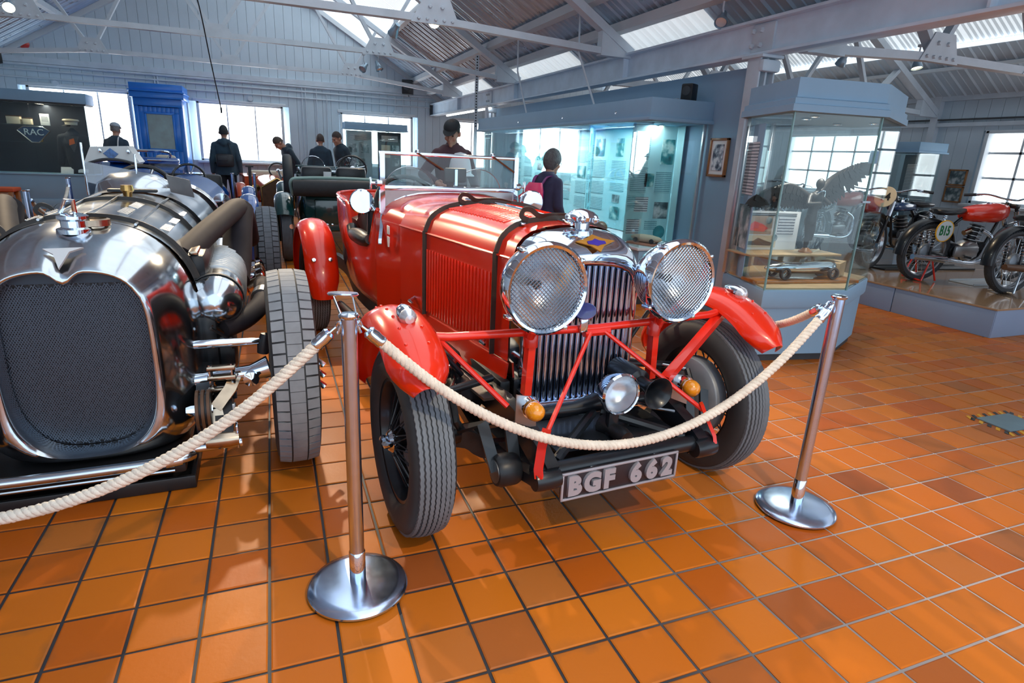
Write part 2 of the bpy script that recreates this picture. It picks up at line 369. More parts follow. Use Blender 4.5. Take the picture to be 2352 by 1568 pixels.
# ---- roofs
ceiling = link('ceiling', None, None); ceiling['kind'] = 'structure'
def roof_plane(x0, x1, zf, y0, name, m, pitch, depth, parent=ceiling, w=1.0, wave=False):
    mb = MB(); n = int(round(w / pitch)); prof = []
    for i in range(n):
        y = y0 + i * pitch
        prof += [(y, 0), (y + pitch * .25, depth), (y + pitch * .5, depth), (y + pitch * .75, 0)] if wave else [(y, 0), (y + pitch * .08, -depth), (y + pitch * .16, 0), (y + pitch * .56, 0), (y + pitch * .6, -depth * .4), (y + pitch * .64, 0)]
    prof.append((y0 + w, 0))
    mb.loft([[(x0, y, zf(x0) + d) for y, d in prof], [(x1, y, zf(x1) + d) for y, d in prof]], cap=False, closed=False)
    return obj(name, mb, m, parent, smooth=0)
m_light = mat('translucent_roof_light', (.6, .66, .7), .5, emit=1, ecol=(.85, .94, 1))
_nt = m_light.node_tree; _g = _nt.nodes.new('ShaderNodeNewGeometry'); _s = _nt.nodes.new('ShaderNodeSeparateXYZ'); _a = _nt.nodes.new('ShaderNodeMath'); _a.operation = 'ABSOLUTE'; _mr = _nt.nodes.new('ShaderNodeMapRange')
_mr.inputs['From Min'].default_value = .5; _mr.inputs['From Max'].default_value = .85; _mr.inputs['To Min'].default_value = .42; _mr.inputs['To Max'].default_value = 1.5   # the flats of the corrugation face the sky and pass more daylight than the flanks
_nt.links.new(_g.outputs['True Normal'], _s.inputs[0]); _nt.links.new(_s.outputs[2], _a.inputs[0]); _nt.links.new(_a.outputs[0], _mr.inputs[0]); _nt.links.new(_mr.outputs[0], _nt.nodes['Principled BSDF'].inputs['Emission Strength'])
m_eaves_glare = mat('eaves_sheet_glare', (.8, .86, .9), .4, emit=.4, ecol=(.9, .97, 1))  # glow painted in for window light reflected off the metal eaves sheets
for k in range(20):
    y0 = -5.95 + k
    roof_plane(3.45, 4.95, roof_z, y0, 'roof_sheet', m_sheet, .25, .025)
    roof_plane(4.95, 5.45, roof_z, y0, 'roof_sheet', m_sheet if k % 4 == 3 or y0 < 3 else m_eaves_glare, .25, .025)
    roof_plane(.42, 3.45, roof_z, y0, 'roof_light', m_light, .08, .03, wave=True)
    roof_plane(-4.95, .18, roof_z, y0, 'roof_sheet', m_sheet, .25, .025)
for xx, zz, w_ in ((.3, RZ - .02, .5), (3.45, roof_z(3.45) - .05, .1), (4.45, roof_z(4.45) - .07, .13), (4.86, roof_z(4.86) - .07, .13), (-1.4, roof_z(-1.4) - .07, .12), (-2.9, roof_z(-2.9) - .07, .12), (-4.2, roof_z(-4.2) - .07, .12), (1.9, roof_z(1.9) - .07, .1)):
    obj('purlin', MB().box((xx, 4.0, zz), (w_, 20, .1 if xx != .3 else .03)), m_white if xx > 3 else m_steel, ceiling)
for xx in (.45, 3.38): obj('roof_light_edge', MB().box((xx, 4.0, roof_z(xx) - .03), (.05, 20, .05)), mat('roof_light_edge', (.9, .95, 1), .4, emit=1.0, ecol=(.85, .94, 1)), ceiling)
obj('verge_beam', MB().tube([(.3, WY - .05, RZ - .06), (5.3, WY - .05, roof_z(5.3) - .06)], 1, flat=(.1, .1)), m_white, ceiling)
obj('verge_beam', MB().tube([(.3, WY - .05, RZ - .06), (-4.9, WY - .05, roof_z(-4.9) - .06)], 1, flat=(.1, .1)), m_white, ceiling)
m_light3 = m_light.copy(); m_light3.name = 'bay2_roof_light'; [n for n in m_light3.node_tree.nodes if n.bl_idname == 'ShaderNodeMapRange' and n.inputs['From Max'].default_value > .8][0].inputs['To Max'].default_value = .62; [n for n in m_light3.node_tree.nodes if n.bl_idname == 'ShaderNodeMapRange' and n.inputs['From Max'].default_value > .8][0].inputs['To Min'].default_value = .18  # same sheets with weaker emission, for the second bay
R2X, R2Z = 8.35, 4.55
def roof2(x): return R2Z - SL * abs(x - R2X) * .98
for k in range(20):
    y0 = -5.95 + k
    roof_plane(8.5, 10.4, roof2, y0, 'roof_light', m_light3, .08, .03, wave=True)
    roof_plane(10.4, 11.75, roof2, y0, 'roof_sheet', m_clad, .25, .025)
    roof_plane(5.45, 8.25, roof2, y0, 'roof_sheet', m_sheet, .25, .025)
obj('ridge_sheet', MB().box((R2X, 4, R2Z - .02), (.5, 20, .03)), m_sheet, ceiling)
obj('valley_gutter', MB().box((5.45, 4, 2.75), (.4, 20, .08)), m_dark, ceiling)
for xx in (8.55, 10.4, 10.8): obj('roof_light_edge', MB().box((xx, 4.0, roof2(xx) - .04), (.06, 20, .05)), mat('roof_light_edge2', (.9, .95, 1), .4, emit=.8, ecol=(.85, .94, 1)) if xx < 10.5 else m_white, ceiling)

def bolt(mb, p, d, r=.018, h=.02): mb.lathe([(0, h), (r * .7, h), (r, h * .5), (r, 0)], p, d, 6)
def truss(n, y, x0, x1, xr, zr, ze, zt, sl, mid, lamp=()):
    t = link(f'trim_{n}', None, None, (0, y, 0)); t['kind'] = 'structure'; hw = (x1 - x0) / 2; cx = (x0 + x1) / 2
    zr_ = lambda x: ze + sl * (hw - abs(x - cx))
    for s in (-1, 1):
        e = cx + s * hw
        obj('rafter', MB().tube([(e, 0, ze), (cx, 0, zr_(cx))], 1, flat=(.09, .13), up=(0, 1, 0)), m_steel, t)
        obj('tie_beam', MB().tube([(e, 0, ze - .03), (cx + s * mid, 0, zt)], 1, flat=(.07, .1), up=(0, 1, 0)), m_steel, t)
        rp = cx + s * mid * .54
        obj('strut', MB().tube([(cx, .0, zt), (rp, 0, zr_(rp))], 1, flat=(.05, .07), up=(0, 1, 0)), m_steel, t)
        obj('strut', MB().tube([(cx + s * mid, 0, zt), (rp, .01, zr_(rp))], 1, flat=(.05, .08), up=(0, 1, 0)), m_steel, t)
        ro = cx + s * (mid + .55)
        obj('strut', MB().tube([(cx + s * mid, 0, zt), (ro, 0, zr_(ro))], 1, flat=(.05, .1), up=(0, 1, 0)), m_steel, t)
        g = MB(); gx = cx + s * mid
        g.prism([(gx - .26, 0, zt - .05), (gx + .26, 0, zt - .05), (gx + .15, 0, zt + .2), (gx - .12, 0, zt + .2)], (0, -.06, 0), (0, -.045, 0)); gp = obj('gusset_plate', g, m_steel, t)
        b = MB()
        for q in range(5): bolt(b, (gx - .18 + q * .09, -.06, zt - .01), (0, -1, 0))
        for q in (-.06, .07): bolt(b, (gx + q, -.06, zt + .11), (0, -1, 0), .022)
        obj('bolts', b, m_steel, gp, kind='stuff')
        obj('end_plate', MB().prism([(e - s * .42, 0, ze - .06), (e + s * .02, 0, ze - .06), (e + s * .02, 0, ze + .04), (e - s * .42, 0, ze + .22)], (0, -.055, 0), (0, .055, 0)), m_steel, t)
    obj('tie_beam', MB().tube([(cx - mid, 0, zt), (cx + mid, 0, zt)], 1, flat=(.07, .1), up=(0, 1, 0)), m_steel, t)
    g = MB().prism([(cx - .25, 0, zt - .04), (cx + .25, 0, zt - .04), (cx + .12, 0, zt + .14), (cx - .12, 0, zt + .14)], (0, -.062, 0), (0, -.052, 0)); obj('gusset_plate', g, m_steel, t)
    return t
for n, y, ze_, zt_ in ((3, 4.35, 2.70, 2.79), (4, 7.97, 2.73, 2.94), (5, 11.5, 2.75, 2.97)): truss(n, y, -4.4, 5.0, .3, 0, ze_, zt_, SL, 2.3)
for n, y in ((6, 1.85), (7, 5.0), (8, 8.3)): truss(n, y, 5.2, 11.4, 8.35, 0, 2.48, 2.53, .58, 1.5)

# ---- girder on columns
gd = MB().box((GX, 4.6, 2.545), (.03, 18.9, .26)); gd.box((GX, 4.6, 2.68), (.17, 18.9, .025)); gd.box((GX, 4.6, 2.41), (.17, 18.9, .025))
g = struct('trim_9', MB().box((GX, 4.6, 2.545), (.03, 18.9, .26)), mat('white_girder', (.66, .77, .88), .45, noise=.12, nscale=4, bump=.05))
obj('flange', MB().box((GX, 4.6, 2.68), (.18, 18.9, .025), .004), _M['white_girder'], g); obj('flange', MB().box((GX, 4.6, 2.41), (.18, 18.9, .025), .004), _M['white_girder'], g)
obj('end_plate', MB().box((GX, 14.06, 2.545), (.18, .03, .29)), m_dark, g)
for yy in (2.1, 9.4):
    sp = obj('splice_plate', MB().box((GX - .025, yy, 2.545), (.025, .26, .22), .004), m_steel, g); b = MB()
    for i in (-1, 1):
        for k in (-1, 1): bolt(b, (GX - .037, yy + .06 + i * .05, 2.545 + k * .06), (-1, 0, 0), .022, .03)
    obj('bolts', b, m_steel, sp, kind='stuff')
    c = struct(f'trim_{10 if yy < 5 else 11}', MB().box((GX, yy, 1.19), (.02, .14, 2.38)), m_steel)
    for i in (-1, 1): obj('flange', MB().box((GX + i * .08, yy, 1.19), (.02, .16, 2.38), .004), m_steel, c)
    obj('cap_plate', MB().box((GX, yy, 2.385), (.24, .26, .025), .005), m_steel, c)
    obj('cap_bracket', MB().box((GX, yy - .1, 2.31), (.2, .06, .1), .02), m_steel, c)
for yy in (0.2, 4.35, 7.97, 11.5): obj('stiffener', MB().box((GX - .045, yy, 2.545), (.07, .02, .24)), _M['white_girder'], g)

# ---- blue-grey partition wall behind the cases
wall_mid = struct('wall_middle', MB().box((5.12, 5.75, 1.17), (.08, 7.1, 2.34)), m_bluegrey)
t3 = struct('trim_12', MB().cyl((5.02, 3.3, 2.12), (5.02, 7.6, 2.12), .018, n=8), m_steel)
for yy in (4.4, 5.6, 6.9): obj('pipe_clip', MB().box((5.05, yy, 2.14), (.06, .03, .1)), m_steel, t3)
# ================================================================ vehicles: shared pieces
m_red = mat('red_coachwork', (.82, .026, .003), .25, coat=.6, noise=.03, nscale=2)
m_redframe = mat('red_framework', (.80, .022, .008), .3, coat=.6, noise=.06)
m_alu = mat('polished_aluminium', (.62, .67, .72), .15, 1, noise=.1, nscale=5, rnoise=.1, bump=.035, bscale=7)
m_alud = mat('dull_aluminium', (.42, .43, .44), .35, 1, noise=.15, nscale=9, rnoise=.1)
m_rubber = mat('tyre_rubber', (.030, .034, .040), .62, noise=.25, nscale=6)
m_tread = mat('dusty_tread', (.25, .275, .31), .75, noise=.12, nscale=20)
m_tread2 = mat('grey_tread', (.14, .165, .195), .65, noise=.15, nscale=20)
m_leather = mat('black_leather', (.012, .014, .018), .35, noise=.2, nscale=30, bump=.1, bscale=120)
m_strap = mat('strap_leather', (.035, .028, .024), .42, noise=.35, nscale=16)
m_brown = mat('brown_leather', (.10, .045, .02), .5, noise=.3, nscale=12)
m_engine = mat('oily_metal', (.018, .021, .026), .4, .35, noise=.5, nscale=14, rnoise=.15)
m_iron = mat('black_enamel', (.008, .011, .016), .32, coat=.15, noise=.3, nscale=10)
m_brass = mat('brass', (.55, .33, .11), .2, 1, noise=.15)
m_bronze = mat('warm_nickel', (.50, .40, .30), .22, 1, noise=.2, nscale=14)
m_amber = mat('amber_lens', (.80, .30, .01), .12, coat=1, noise=.06)
m_reflector = mat('lamp_reflector', (.84, .90, .98), .3, .75, bump=.12, bscale=14, rnoise=.08)
m_drum = mat('grey_drum', (.26, .29, .33), .42, .25, noise=.15, nscale=9)
m_slat = mat('blue_chrome', (.58, .74, 1.0), .12, 1, rnoise=.03)
m_glass = glass('clear_glass'); m_lens = glass('lamp_lens', (.93, .96, .98), .04, .06, .8)
m_pane = glass('windscreen_glass', (.94, .98, .98), .01, .012, .4)
m_blue = mat('blue_coachwork', (.008, .09, .40), .2, coat=1, noise=.04)
m_green = mat('green_coachwork', (.004, .045, .045), .22, coat=1, noise=.08)
m_hood = mat('hood_cloth', (.030, .032, .036), .85, noise=.15, nscale=20, bump=.1, bscale=90)
m_exhaust = mat('exhaust_metal', (.026, .023, .029), .68, .0, spec=.15, noise=.25, nscale=8)

def tyre_profile(r, w, bead):
    h = w / 2
    return [(bead, -h * .72), (bead + .012, -h * .86), (r - (r - bead) * .55, -h), (r - (r - bead) * .22, -h * .93), (r - .012, -h * .74), (r, -h * .5), (r + .002, 0), (r, h * .5), (r - .012, h * .74), (r - (r - bead) * .22, h * .93), (r - (r - bead) * .55, h), (bead + .012, h * .86), (bead, h * .72)]
def wheel(name, parent, loc, r, w, side, style='ribs', rim_m=None, spokes=24, drum=True, detail=1, tyre_m=None, rot=(0, 0, 0)):
    """tyre is the part; rim, spokes, hub nut, drum and tread are its sub-parts. side=+1: outer face at +x. axis x"""
    X = (1, 0, 0); bead = r * .66 if style != 'bike' else r * .83
    seg = 56 if detail else 28
    t = obj(name, MB().lathe(tyre_profile(r, w, bead), (0, 0, 0), X, seg, close=False), tyre_m or m_rubber, parent, loc, rot, smooth=50)
    rim_m = rim_m or m_iron
    pr = [(bead + .012, -w * .36), (bead - .012, -w * .34), (bead - .022, -w * .2), (bead - .03, 0), (bead - .022, w * .2), (bead - .012, w * .34), (bead + .012, w * .36), (bead + .006, w * .30), (bead - .014, w * .18), (bead - .02, 0), (bead - .014, -w * .18), (bead + .006, -w * .30)]
    obj('rim', MB().lathe(pr, (0, 0, 0), X, seg, close=True), rim_m, t)
    hr = r * .13; sp = MB()
    for k in range(spokes):
        for lay, (xh, xr, dirn) in enumerate(((side * w * .42, side * w * .05, 1), (-side * w * .28, -side * w * .02, -1))):
            a = 2 * PI * (k + .5 * lay) / spokes; b_ = a + dirn * (.34 if k % 2 else -.34)
            sp.tube([(xh, hr * math.cos(a), hr * math.sin(a)), (xr, (bead - .02) * math.cos(b_), (bead - .02) * math.sin(b_))], .0028 if style != 'bike' else .0018, 4, cap=False)
    obj('spokes', sp, rim_m if style != 'bike' else m_steelrod, t, kind='stuff')
    hub = MB().lathe([(0, -w * .3), (hr, -w * .3), (hr * 1.05, 0), (hr, w * .42), (hr * .75, w * .5), (0, w * .52)], (0, 0, 0), (side, 0, 0), 20)
    obj('hub', hub, m_chrome if style != 'bike' else m_steelrod, t)
    if style != 'bike' and detail:
        k = MB()   # two-eared knock-off nut
        k.tube([(side * w * .53, -r * .2, .02), (side * w * .57, -r * .08, 0), (side * w * .57, r * .08, 0), (side * w * .53, r * .2, -.02)], [.008, .016, .016, .008], 8); obj('hub_nut', k, m_chrome, t)
    if drum:
        dr = r * .50 if style != 'bike' else r * .28
        obj('brake_drum', MB().lathe([(0, -w * .62), (dr * .45, -w * .64), (dr * .8, -w * .56), (dr, -w * .5), (dr * 1.03, -w * .46), (dr * 1.03, -w * .1), (dr * .9, -w * .05), (0, -w * .05)], (0, 0, 0), (side, 0, 0), 40), m_drum, t)
    tr = MB()
    if style == 'ribs':      # ribbed zig-zag tread
        n = 190
        for q in range(-3, 4):
            xo = q * w * .112; P = []
            for j in range(n): a = 2 * PI * j / n; P.append((xo + (.0014 if j % 2 else -.0014), (r + .003 - abs(q) * abs(q) * .0011) * math.cos(a), (r + .003 - abs(q) * abs(q) * .0011) * math.sin(a)))
            base = len(tr.v); hw_ = w * .041
            for j, p in enumerate(P):
                a = 2 * PI * j / n
                for dx, dr_ in ((-hw_, -.006), (-hw_, .004), (hw_, .004), (hw_, -.006)): tr.v.append((p[0] + dx, p[1] + dr_ * math.cos(a), p[2] + dr_ * math.sin(a)))
            for j in range(n):
                A, B = base + 4 * j, base + 4 * ((j + 1) % n); tr.f += [(A, A + 1, B + 1, B), (A + 1, A + 2, B + 2, B + 1), (A + 2, A + 3, B + 3, B + 2)]
        obj('tread', tr, m_tread2, t, smooth=30)
    elif style == 'blocks':  # big square blocks with cross cuts and a grooved centre rib
        n = 58
        for lane, (xa, xb) in enumerate(((-.47, -.20), (-.165, .165), (.20, .47))):
            for j in range(n):
                g = .17 if lane != 1 else .05
                for part in ((0, 1),) if lane != 1 else ((0, .5), (.5, 1)):
                    a0 = 2 * PI * (j + g / 2 + part[0] * (1 - g) + (0 if lane != 1 else .25)) / n; a1 = 2 * PI * (j + g / 2 + part[1] * (1 - g) + (0 if lane != 1 else .25)) / n; b0 = len(tr.v)
                    for a in (a0, a1):
                        for xx, rr in ((xa, r - .012), (xa, r + (.006 if lane else -.0)), (xb, r + (.006 if lane != 2 else -.0)), (xb, r - .012)):
                            q = rr if lane == 1 else rr - (.004 if (xx * (lane - 1) > .3) else 0); tr.v.append((xx * w * .92, q * math.cos(a), q * math.sin(a)))
                    tr.f += [(b0, b0 + 1, b0 + 2, b0 + 3), (b0 + 4, b0 + 7, b0 + 6, b0 + 5), (b0, b0 + 4, b0 + 5, b0 + 1), (b0 + 1, b0 + 5, b0 + 6, b0 + 2), (b0 + 2, b0 + 6, b0 + 7, b0 + 3)]
        obj('tread', tr, m_tread if detail else m_tread2, t, smooth=0)
    elif style == 'bike':
        for j in range(60):
            for q in (-1, 0, 1):
                a = 2 * PI * (j + .5 * (q == 0)) / 60; M = Matrix.Rotation(a, 4, 'X'); tr.box((q * w * .26, 0, r - .001 - abs(q) * .01), (w * .2, r * .05, .014), M=M)
        obj('tread', tr, m_rubber, t, smooth=0)
    return t
def steering_wheel(parent, c, r, tilt, m=None):
    M = Euler((tilt, 0, 0)).to_matrix().to_4x4(); P = [M @ Vector((r * math.cos(2 * PI * k / 32), r * math.sin(2 * PI * k / 32), 0)) + Vector(c) for k in range(32)]
    w = obj('steering_wheel', MB().tube(P, .016, 8, closed=True), m or m_black, parent)
    s = MB()
    for k in (0.1, .5, 2.1, 2.6):
        s.tube([M @ Vector((0, 0, -.01)) + Vector(c), M @ Vector((r * .98 * math.cos(k * PI * .77), r * .98 * math.sin(k * PI * .77), 0)) + Vector(c)], .008, 6)
    s.lathe([(0, .02), (.035, .015), (.04, -.02), (0, -.03)], c, M @ Vector((0, 0, 1)), 14); obj('wheel_spokes', s, m_steelrod, w)
    return w
def wing(mb, r, xc, w, a0, a1, yc, zc, n=28, crown=.035, th=.006, taper=0):
    """cycle wing: arc in the y-z plane (0 deg = +y rear, 90 = top, 180 = front)"""
    rows = []
    m = 9
    for i in range(n + 1):
        f = i / n; a = R(a0 + (a1 - a0) * f); e = min(f, 1 - f); ww = w * (1 - taper * max(0, 1 - e / .12) ** 2); row = []
        prof = [(-1, -crown - .02), (-.94, -crown), (-.72, -crown * .45), (-.4, -crown * .12), (0, 0), (.4, -crown * .12), (.72, -crown * .45), (.94, -crown), (1, -crown - .02)]
        for q, d in prof: row.append((xc + q * ww / 2, yc + (r + d) * math.cos(a), zc + (r + d) * math.sin(a)))
        for q, d in prof[::-1]: row.append((xc + q * (ww / 2 - th), yc + (r + d - th) * math.cos(a), zc + (r + d - th) * math.sin(a)))
        rows.append(row)
    return mb.loft(rows)

# ================================================================ the red open tourer
car = thing('vintage_car', 'red open vintage touring car with two big mesh-covered headlamps and number plate BGF 662', 'car', (2.08, -.355, 0), R(4))
FW, RW, WR = .03, 3.02, .37
for s in (-1, 1):
    wheel('front_wheel', car, (s * .745, FW, WR), WR, .165, s, 'ribs', m_iron, 30)
    wheel('rear_wheel', car, (s * .70, RW, WR), WR, .165, s, 'ribs', m_iron, 30)
# wings
for s in (-1, 1):
    w_ = obj('front_wing', wing(MB(), .515, s * .78, .22, 8, 138, FW, WR + .015, taper=.6, crown=.05), m_red, car, smooth=60)
    rv = MB()
    for k in range(7):
        a = R(58 + k * 10)
        for q in (-.04, .04): rv.sph((s * .78 + q, FW + .510 * math.cos(a), WR + .015 + .510 * math.sin(a)), .006, 6, 4)
    obj('rivets', rv, m_red, w_, kind='stuff')
    sl = MB(); c = (s * .78, FW - .10, WR + .53)    # little torpedo sidelamp
    sl.lathe([(0, -.04), (.018, -.036), (.03, -.015), (.033, .01), (.028, .04), (.012, .075), (0, .085)], c, (0, 1, .12), 16); sl.cyl((c[0], c[1], c[2] - .06), (c[0], c[1], c[2]), .008, n=8); l_ = obj('side_lamp', sl, m_chrome, w_)
    obj('lamp_lens', MB().lathe([(0, -.05), (.016, -.047), (.03, -.03), (.03, -.01)], c, (0, 1, .12), 16), m_reflector, l_)
    e = MB()
    for k in range(19): pass
    ed = [(s * .775 + q * .105, FW + .47 * math.cos(R(a)), WR + .01 + .47 * math.sin(R(a))) for q in (1,) for a in range(14, 137, 6)]
    r_ = obj('rear_wing', wing(MB(), .52, s * .69, .245, -8, 184, RW, WR + .02, taper=.3, crown=.05), m_red, car, smooth=60)
    b = MB()
    for q in (-.06, .06):
        a = R(150); b.lathe([(0, .008), (.014, .006), (.018, 0)], (s * .69 + q, RW + .515 * math.cos(a), WR + .02 + .515 * math.sin(a)), (0, math.cos(a), math.sin(a)), 10)
    obj('bolts', b, m_chrome, r_, kind='stuff')
    obj('wing_stay', MB().tube([(s * .42, FW + .28, .5), (s * .6, FW + .3, .72), (s * .775, FW + .12, WR + .48)], .012, 8), m_iron, car)
# chassis
for s in (-1, 1):
    P = [(s * .345, -.40, .355), (s * .345, -.28, .41), (s * .345, -.05, .46), (s * .36, .5, .44), (s * .40, 1.4, .42), (s * .44, 2.4, .42), (s * .44, 2.85, .52), (s * .44, 3.5, .50)]
    obj('chassis_rail', MB().tube(smooth_path(P, 5), 1, flat=(.05, .10)), m_iron, car)
    obj('leaf_spring', MB().tube(smooth_path([(s * .385, -.39, .34), (s * .385, -.1, .275), (s * .385, .05, .262), (s * .385, .25, .285), (s * .385, .55, .36)], 4), 1, flat=(.055, .04)), m_iron, car)
    d = obj('shock_absorber', MB().lathe([(0, -.045), (.055, -.045), (.062, -.03), (.062, .03), (.055, .045), (0, .045)], (s * .46, -.27, .335), (1, 0, 0), 24), m_engine, car)
    obj('friction_disc', MB().lathe([(.0, .048), (.045, .048), (.045, -.048), (0, -.048)], (s * .46, -.27, .335), (1, 0, 0), 20), m_alud, d)
    obj('damper_arm', MB().tube([(s * .50, -.27, .335), (s * .53, -.20, .50), (s * .56, -.06, .42)], 1, flat=(.014, .045), up=(1, 0, 0)), m_iron, car)
    obj('damper_arm', MB().tube([(s * .42, -.27, .335), (s * .43, -.22, .50)], 1, flat=(.014, .045), up=(1, 0, 0)), m_iron, car)
    obj('spring_shackle', MB().lathe([(0, -.05), (.036, -.05), (.04, -.03), (.04, .03), (.036, .05), (0, .05)], (s * .365, -.41, .35), (1, 0, 0), 16), m_iron, car)
    obj('steering_arm', MB().tube([(s * .62, .08, .40), (s * .5, .3, .52), (s * .4, .42, .55)], .014, 8), m_steelrod, car)
    obj('brake_rod', MB().tube([(s * .60, .0, .52), (s * .48, .25, .50), (s * .36, .7, .45)], .009, 8), m_steelrod, car)
    obj('brake_shaft', MB().cyl((s * .34, .16, .53), (s * .66, .10, .50), .018, n=10), m_iron, car)
    # swivel hub between axle end and drum
    obj('stub_axle', MB().lathe([(0, -.03), (.05, -.03), (.055, 0), (.05, .12), (0, .13)], (s * .57, FW, WR), (s, 0, 0), 16), m_iron, car)
    obj('king_pin', MB().cyl((s * .60, FW, .27), (s * .60, FW, .47), .026, n=12), m_iron, car)
    obj('brake_lever', MB().tube([(s * .585, -.02, .53), (s * .585, -.07, .46), (s * .56, -.06, .42)], .016, 8), m_engine, car)
obj('front_axle', MB().tube(smooth_path([(-.62, FW, .36), (-.5, FW, .33), (-.38, FW, .26), (0, FW, .25), (.38, FW, .26), (.5, FW, .33), (.62, FW, .36)], 4), 1, flat=(.045, .075)), m_iron, car)
obj('track_rod', MB().cyl((-.6, .2, .30), (.6, .2, .30), .014, n=8), m_steelrod, car)
obj('front_cross_tube', MB().tube([(-.40, -.385, .36), (-.3, -.385, .365), (.3, -.385, .365), (.40, -.385, .36)], [.042, .032, .032, .042], 14), m_iron, car)
obj('radiator_cross_tube', MB().tube([(-.34, -.13, .475), (-.1, -.14, .475), (0, -.14, .49), (.1, -.14, .475), (.34, -.13, .475)], [.028, .028, .04, .028, .028], 10), m_iron, car)
for s in (-1, 1): obj('diagonal_brace', MB().tube([(s * .30, -.36, .385), (s * .02, -.16, .455)], .020, 8), m_iron, car)
obj('starting_handle_guide', MB().lathe([(0, -.10), (.03, -.1), (.035, -.06), (.026, .0), (.05, .05), (0, .06)], (0, -.28, .43), (0, 1, 0), 14), m_engine, car)
obj('front_apron', MB().box((0, -.2, .40), (.56, .26, .012)), m_iron, car)
obj('lower_tray', MB().box((0, .0, .235), (.62, .5, .02), .006), m_engine, car)
obj('sump', MB().box((0, .75, .33), (.36, 1.1, .2), .05), m_engine, car)
for s in (-1, 1): obj('engine_bearer', MB().box((s * .30, .35, .47), (.05, .5, .12), .01), m_engine, car)
obj('dynamo', MB().lathe([(0, -.12), (.06, -.11), (.065, 0), (.06, .12), (0, .13)], (-.42, .3, .43), (0, 1, 0), 14), m_engine, car)
obj('steering_box', MB().box((-.44, .5, .5), (.11, .22, .16), .03), m_engine, car)
# radiator: shell, core and vertical chrome slats
def bon_ring(y, hw, zc, ze, zb):
    P = [(hw, y, zb), (hw, y, (zb + ze) / 2), (hw, y, ze - .012), (hw * .995, y, ze)]
    for q, k in ((.93, .40), (.84, .62), (.7, .80), (.5, .92), (.25, .985)): P.append((hw * q, y, ze + (zc - ze) * k))
    P.append((0, y, zc)); return P + [(-p[0], p[1], p[2]) for p in P[-2::-1]]
rad = MB().loft([bon_ring(.165, .268, 1.176, 1.044, .455), bon_ring(.10, .268, 1.178, 1.042, .455), bon_ring(.045, .267, 1.165, 1.03, .455), bon_ring(.008, .264, 1.13, 1.008, .455), bon_ring(-.010, .257, 1.092, .985, .455), bon_ring(-.016, .246, 1.06, .968, .455), bon_ring(-.012, .236, 1.038, .955, .455), bon_ring(.03, .23, 1.03, .95, .455)], cap=False, closed=False)
radiator = obj('radiator_shell', rad, m_chrome, car, smooth=70)
obj('radiator_core', MB().box((0, .06, .74), (.47, .03, .60)), m_black, radiator)
obj('radiator_base', MB().tube([(-.262, .0, .47), (-.25, -.01, .445), (0, -.012, .44), (.25, -.01, .445), (.262, 0, .47)], .022, 10), m_chrome, radiator)
sm_ = MB().tube([(0, .012, .455), (0, .012, 1.0)], .0112, 12).mesh('slat', m_slat)
NS = 16
for k in range(NS):
    xx = -.222 + k * .444 / (NS - 1); o = link('slat', sm_, radiator, (xx, 0, 0)); o.scale = (1, 1, 1); zt = .98 + .055 * (1 - abs(xx / .235) ** 3); o.scale = (1, 1, (zt - .455) / .545); o.location.z = .455 * (1 - o.scale.z)
cp = MB().lathe([(0, -.02), (.05, -.02), (.05, 0), (.034, .006), (.034, .03), (.062, .04), (.066, .055), (.05, .075), (.02, .085), (0, .087)], (0, .075, 1.172), (0, 0, 1), 24)
for k in range(6): a = k * PI / 3; cp.sph((.062 * math.cos(a), .075 + .062 * math.sin(a), 1.22), .017, 8, 6)
obj('radiator_cap', cp, m_chrome, radiator)
bd = obj('winged_badge', MB().prism([(-.115, 0, .012), (-.05, 0, .03), (0, 0, .058), (.05, 0, .03), (.115, 0, .012), (.04, 0, -.018), (0, 0, -.06), (-.04, 0, -.018)], (0, -.003, 0), (0, .003, 0)), mat('badge_gold', (.62, .30, .05), .3, .5, noise=.1), radiator, (.03, -.002, 1.128), (R(-52), 0, 0), label='gold winged badge with a blue centre')
obj('badge_enamel', MB().prism([(-.052, 0, .008), (-.02, 0, .014), (0, 0, .026), (.02, 0, .014), (.052, 0, .008), (.052, 0, -.008), (.02, 0, -.014), (0, 0, -.022), (-.02, 0, -.014), (-.052, 0, -.008)], (0, -.007, 0), (0, -.003, 0)), mat('blue_enamel', (.04, .03, .38), .25, coat=1, noise=.2), bd)
bd.scale = (.82, .82, .82)
# bonnet
def bon(y):
    f = (y - .15) / 1.25; return .272 + .135 * f, 1.185 + .015 * math.sin(f * 3), 1.052 - .008 * f
def bon_at(y, zb=.60): hw, zc, ze = bon(y); return bon_ring(y, hw, zc, ze, zb)
rings = [bon_at(.15 + 1.25 * k / 10) for k in range(11)]
bt = MB().loft([r[3:-3] for r in rings], cap=False, closed=False)
bonnet = obj('bonnet_top', bt, m_red, car, smooth=70)
obj('centre_hinge', MB().tube([(0, .15 + k * .125, bon(.15 + k * .125)[1] + .004) for k in range(11)], .009, 8), m_chrome, bonnet)
lm = MB().tube([(-.11, 0, 0), (.11, 0, 0)], [.006, .006], 6).mesh('louvre', m_red)
for s in (-1, 1):
    for row, (u0, u1) in enumerate(((.62, .72), (.78, .9))):
        pass
    for k in range(22):
        y = .40 + k * .033; hw, zc, ze = bon(y); xa, xb = hw * .22, hw * .70; za, zb_ = ze + (zc - ze) * .985, ze + (zc - ze) * .80
        o = link('louvre', lm, bonnet, (s * (xa + xb) / 2, y, (za + zb_) / 2 + .002), (0, s * math.atan2(za - zb_, xb - xa), 0)); o.scale.x = (xb - xa) / .22
lv = MB().tube([(0, 0, -.17), (0, 0, .17)], .0075, 6).mesh('louvre', m_red)
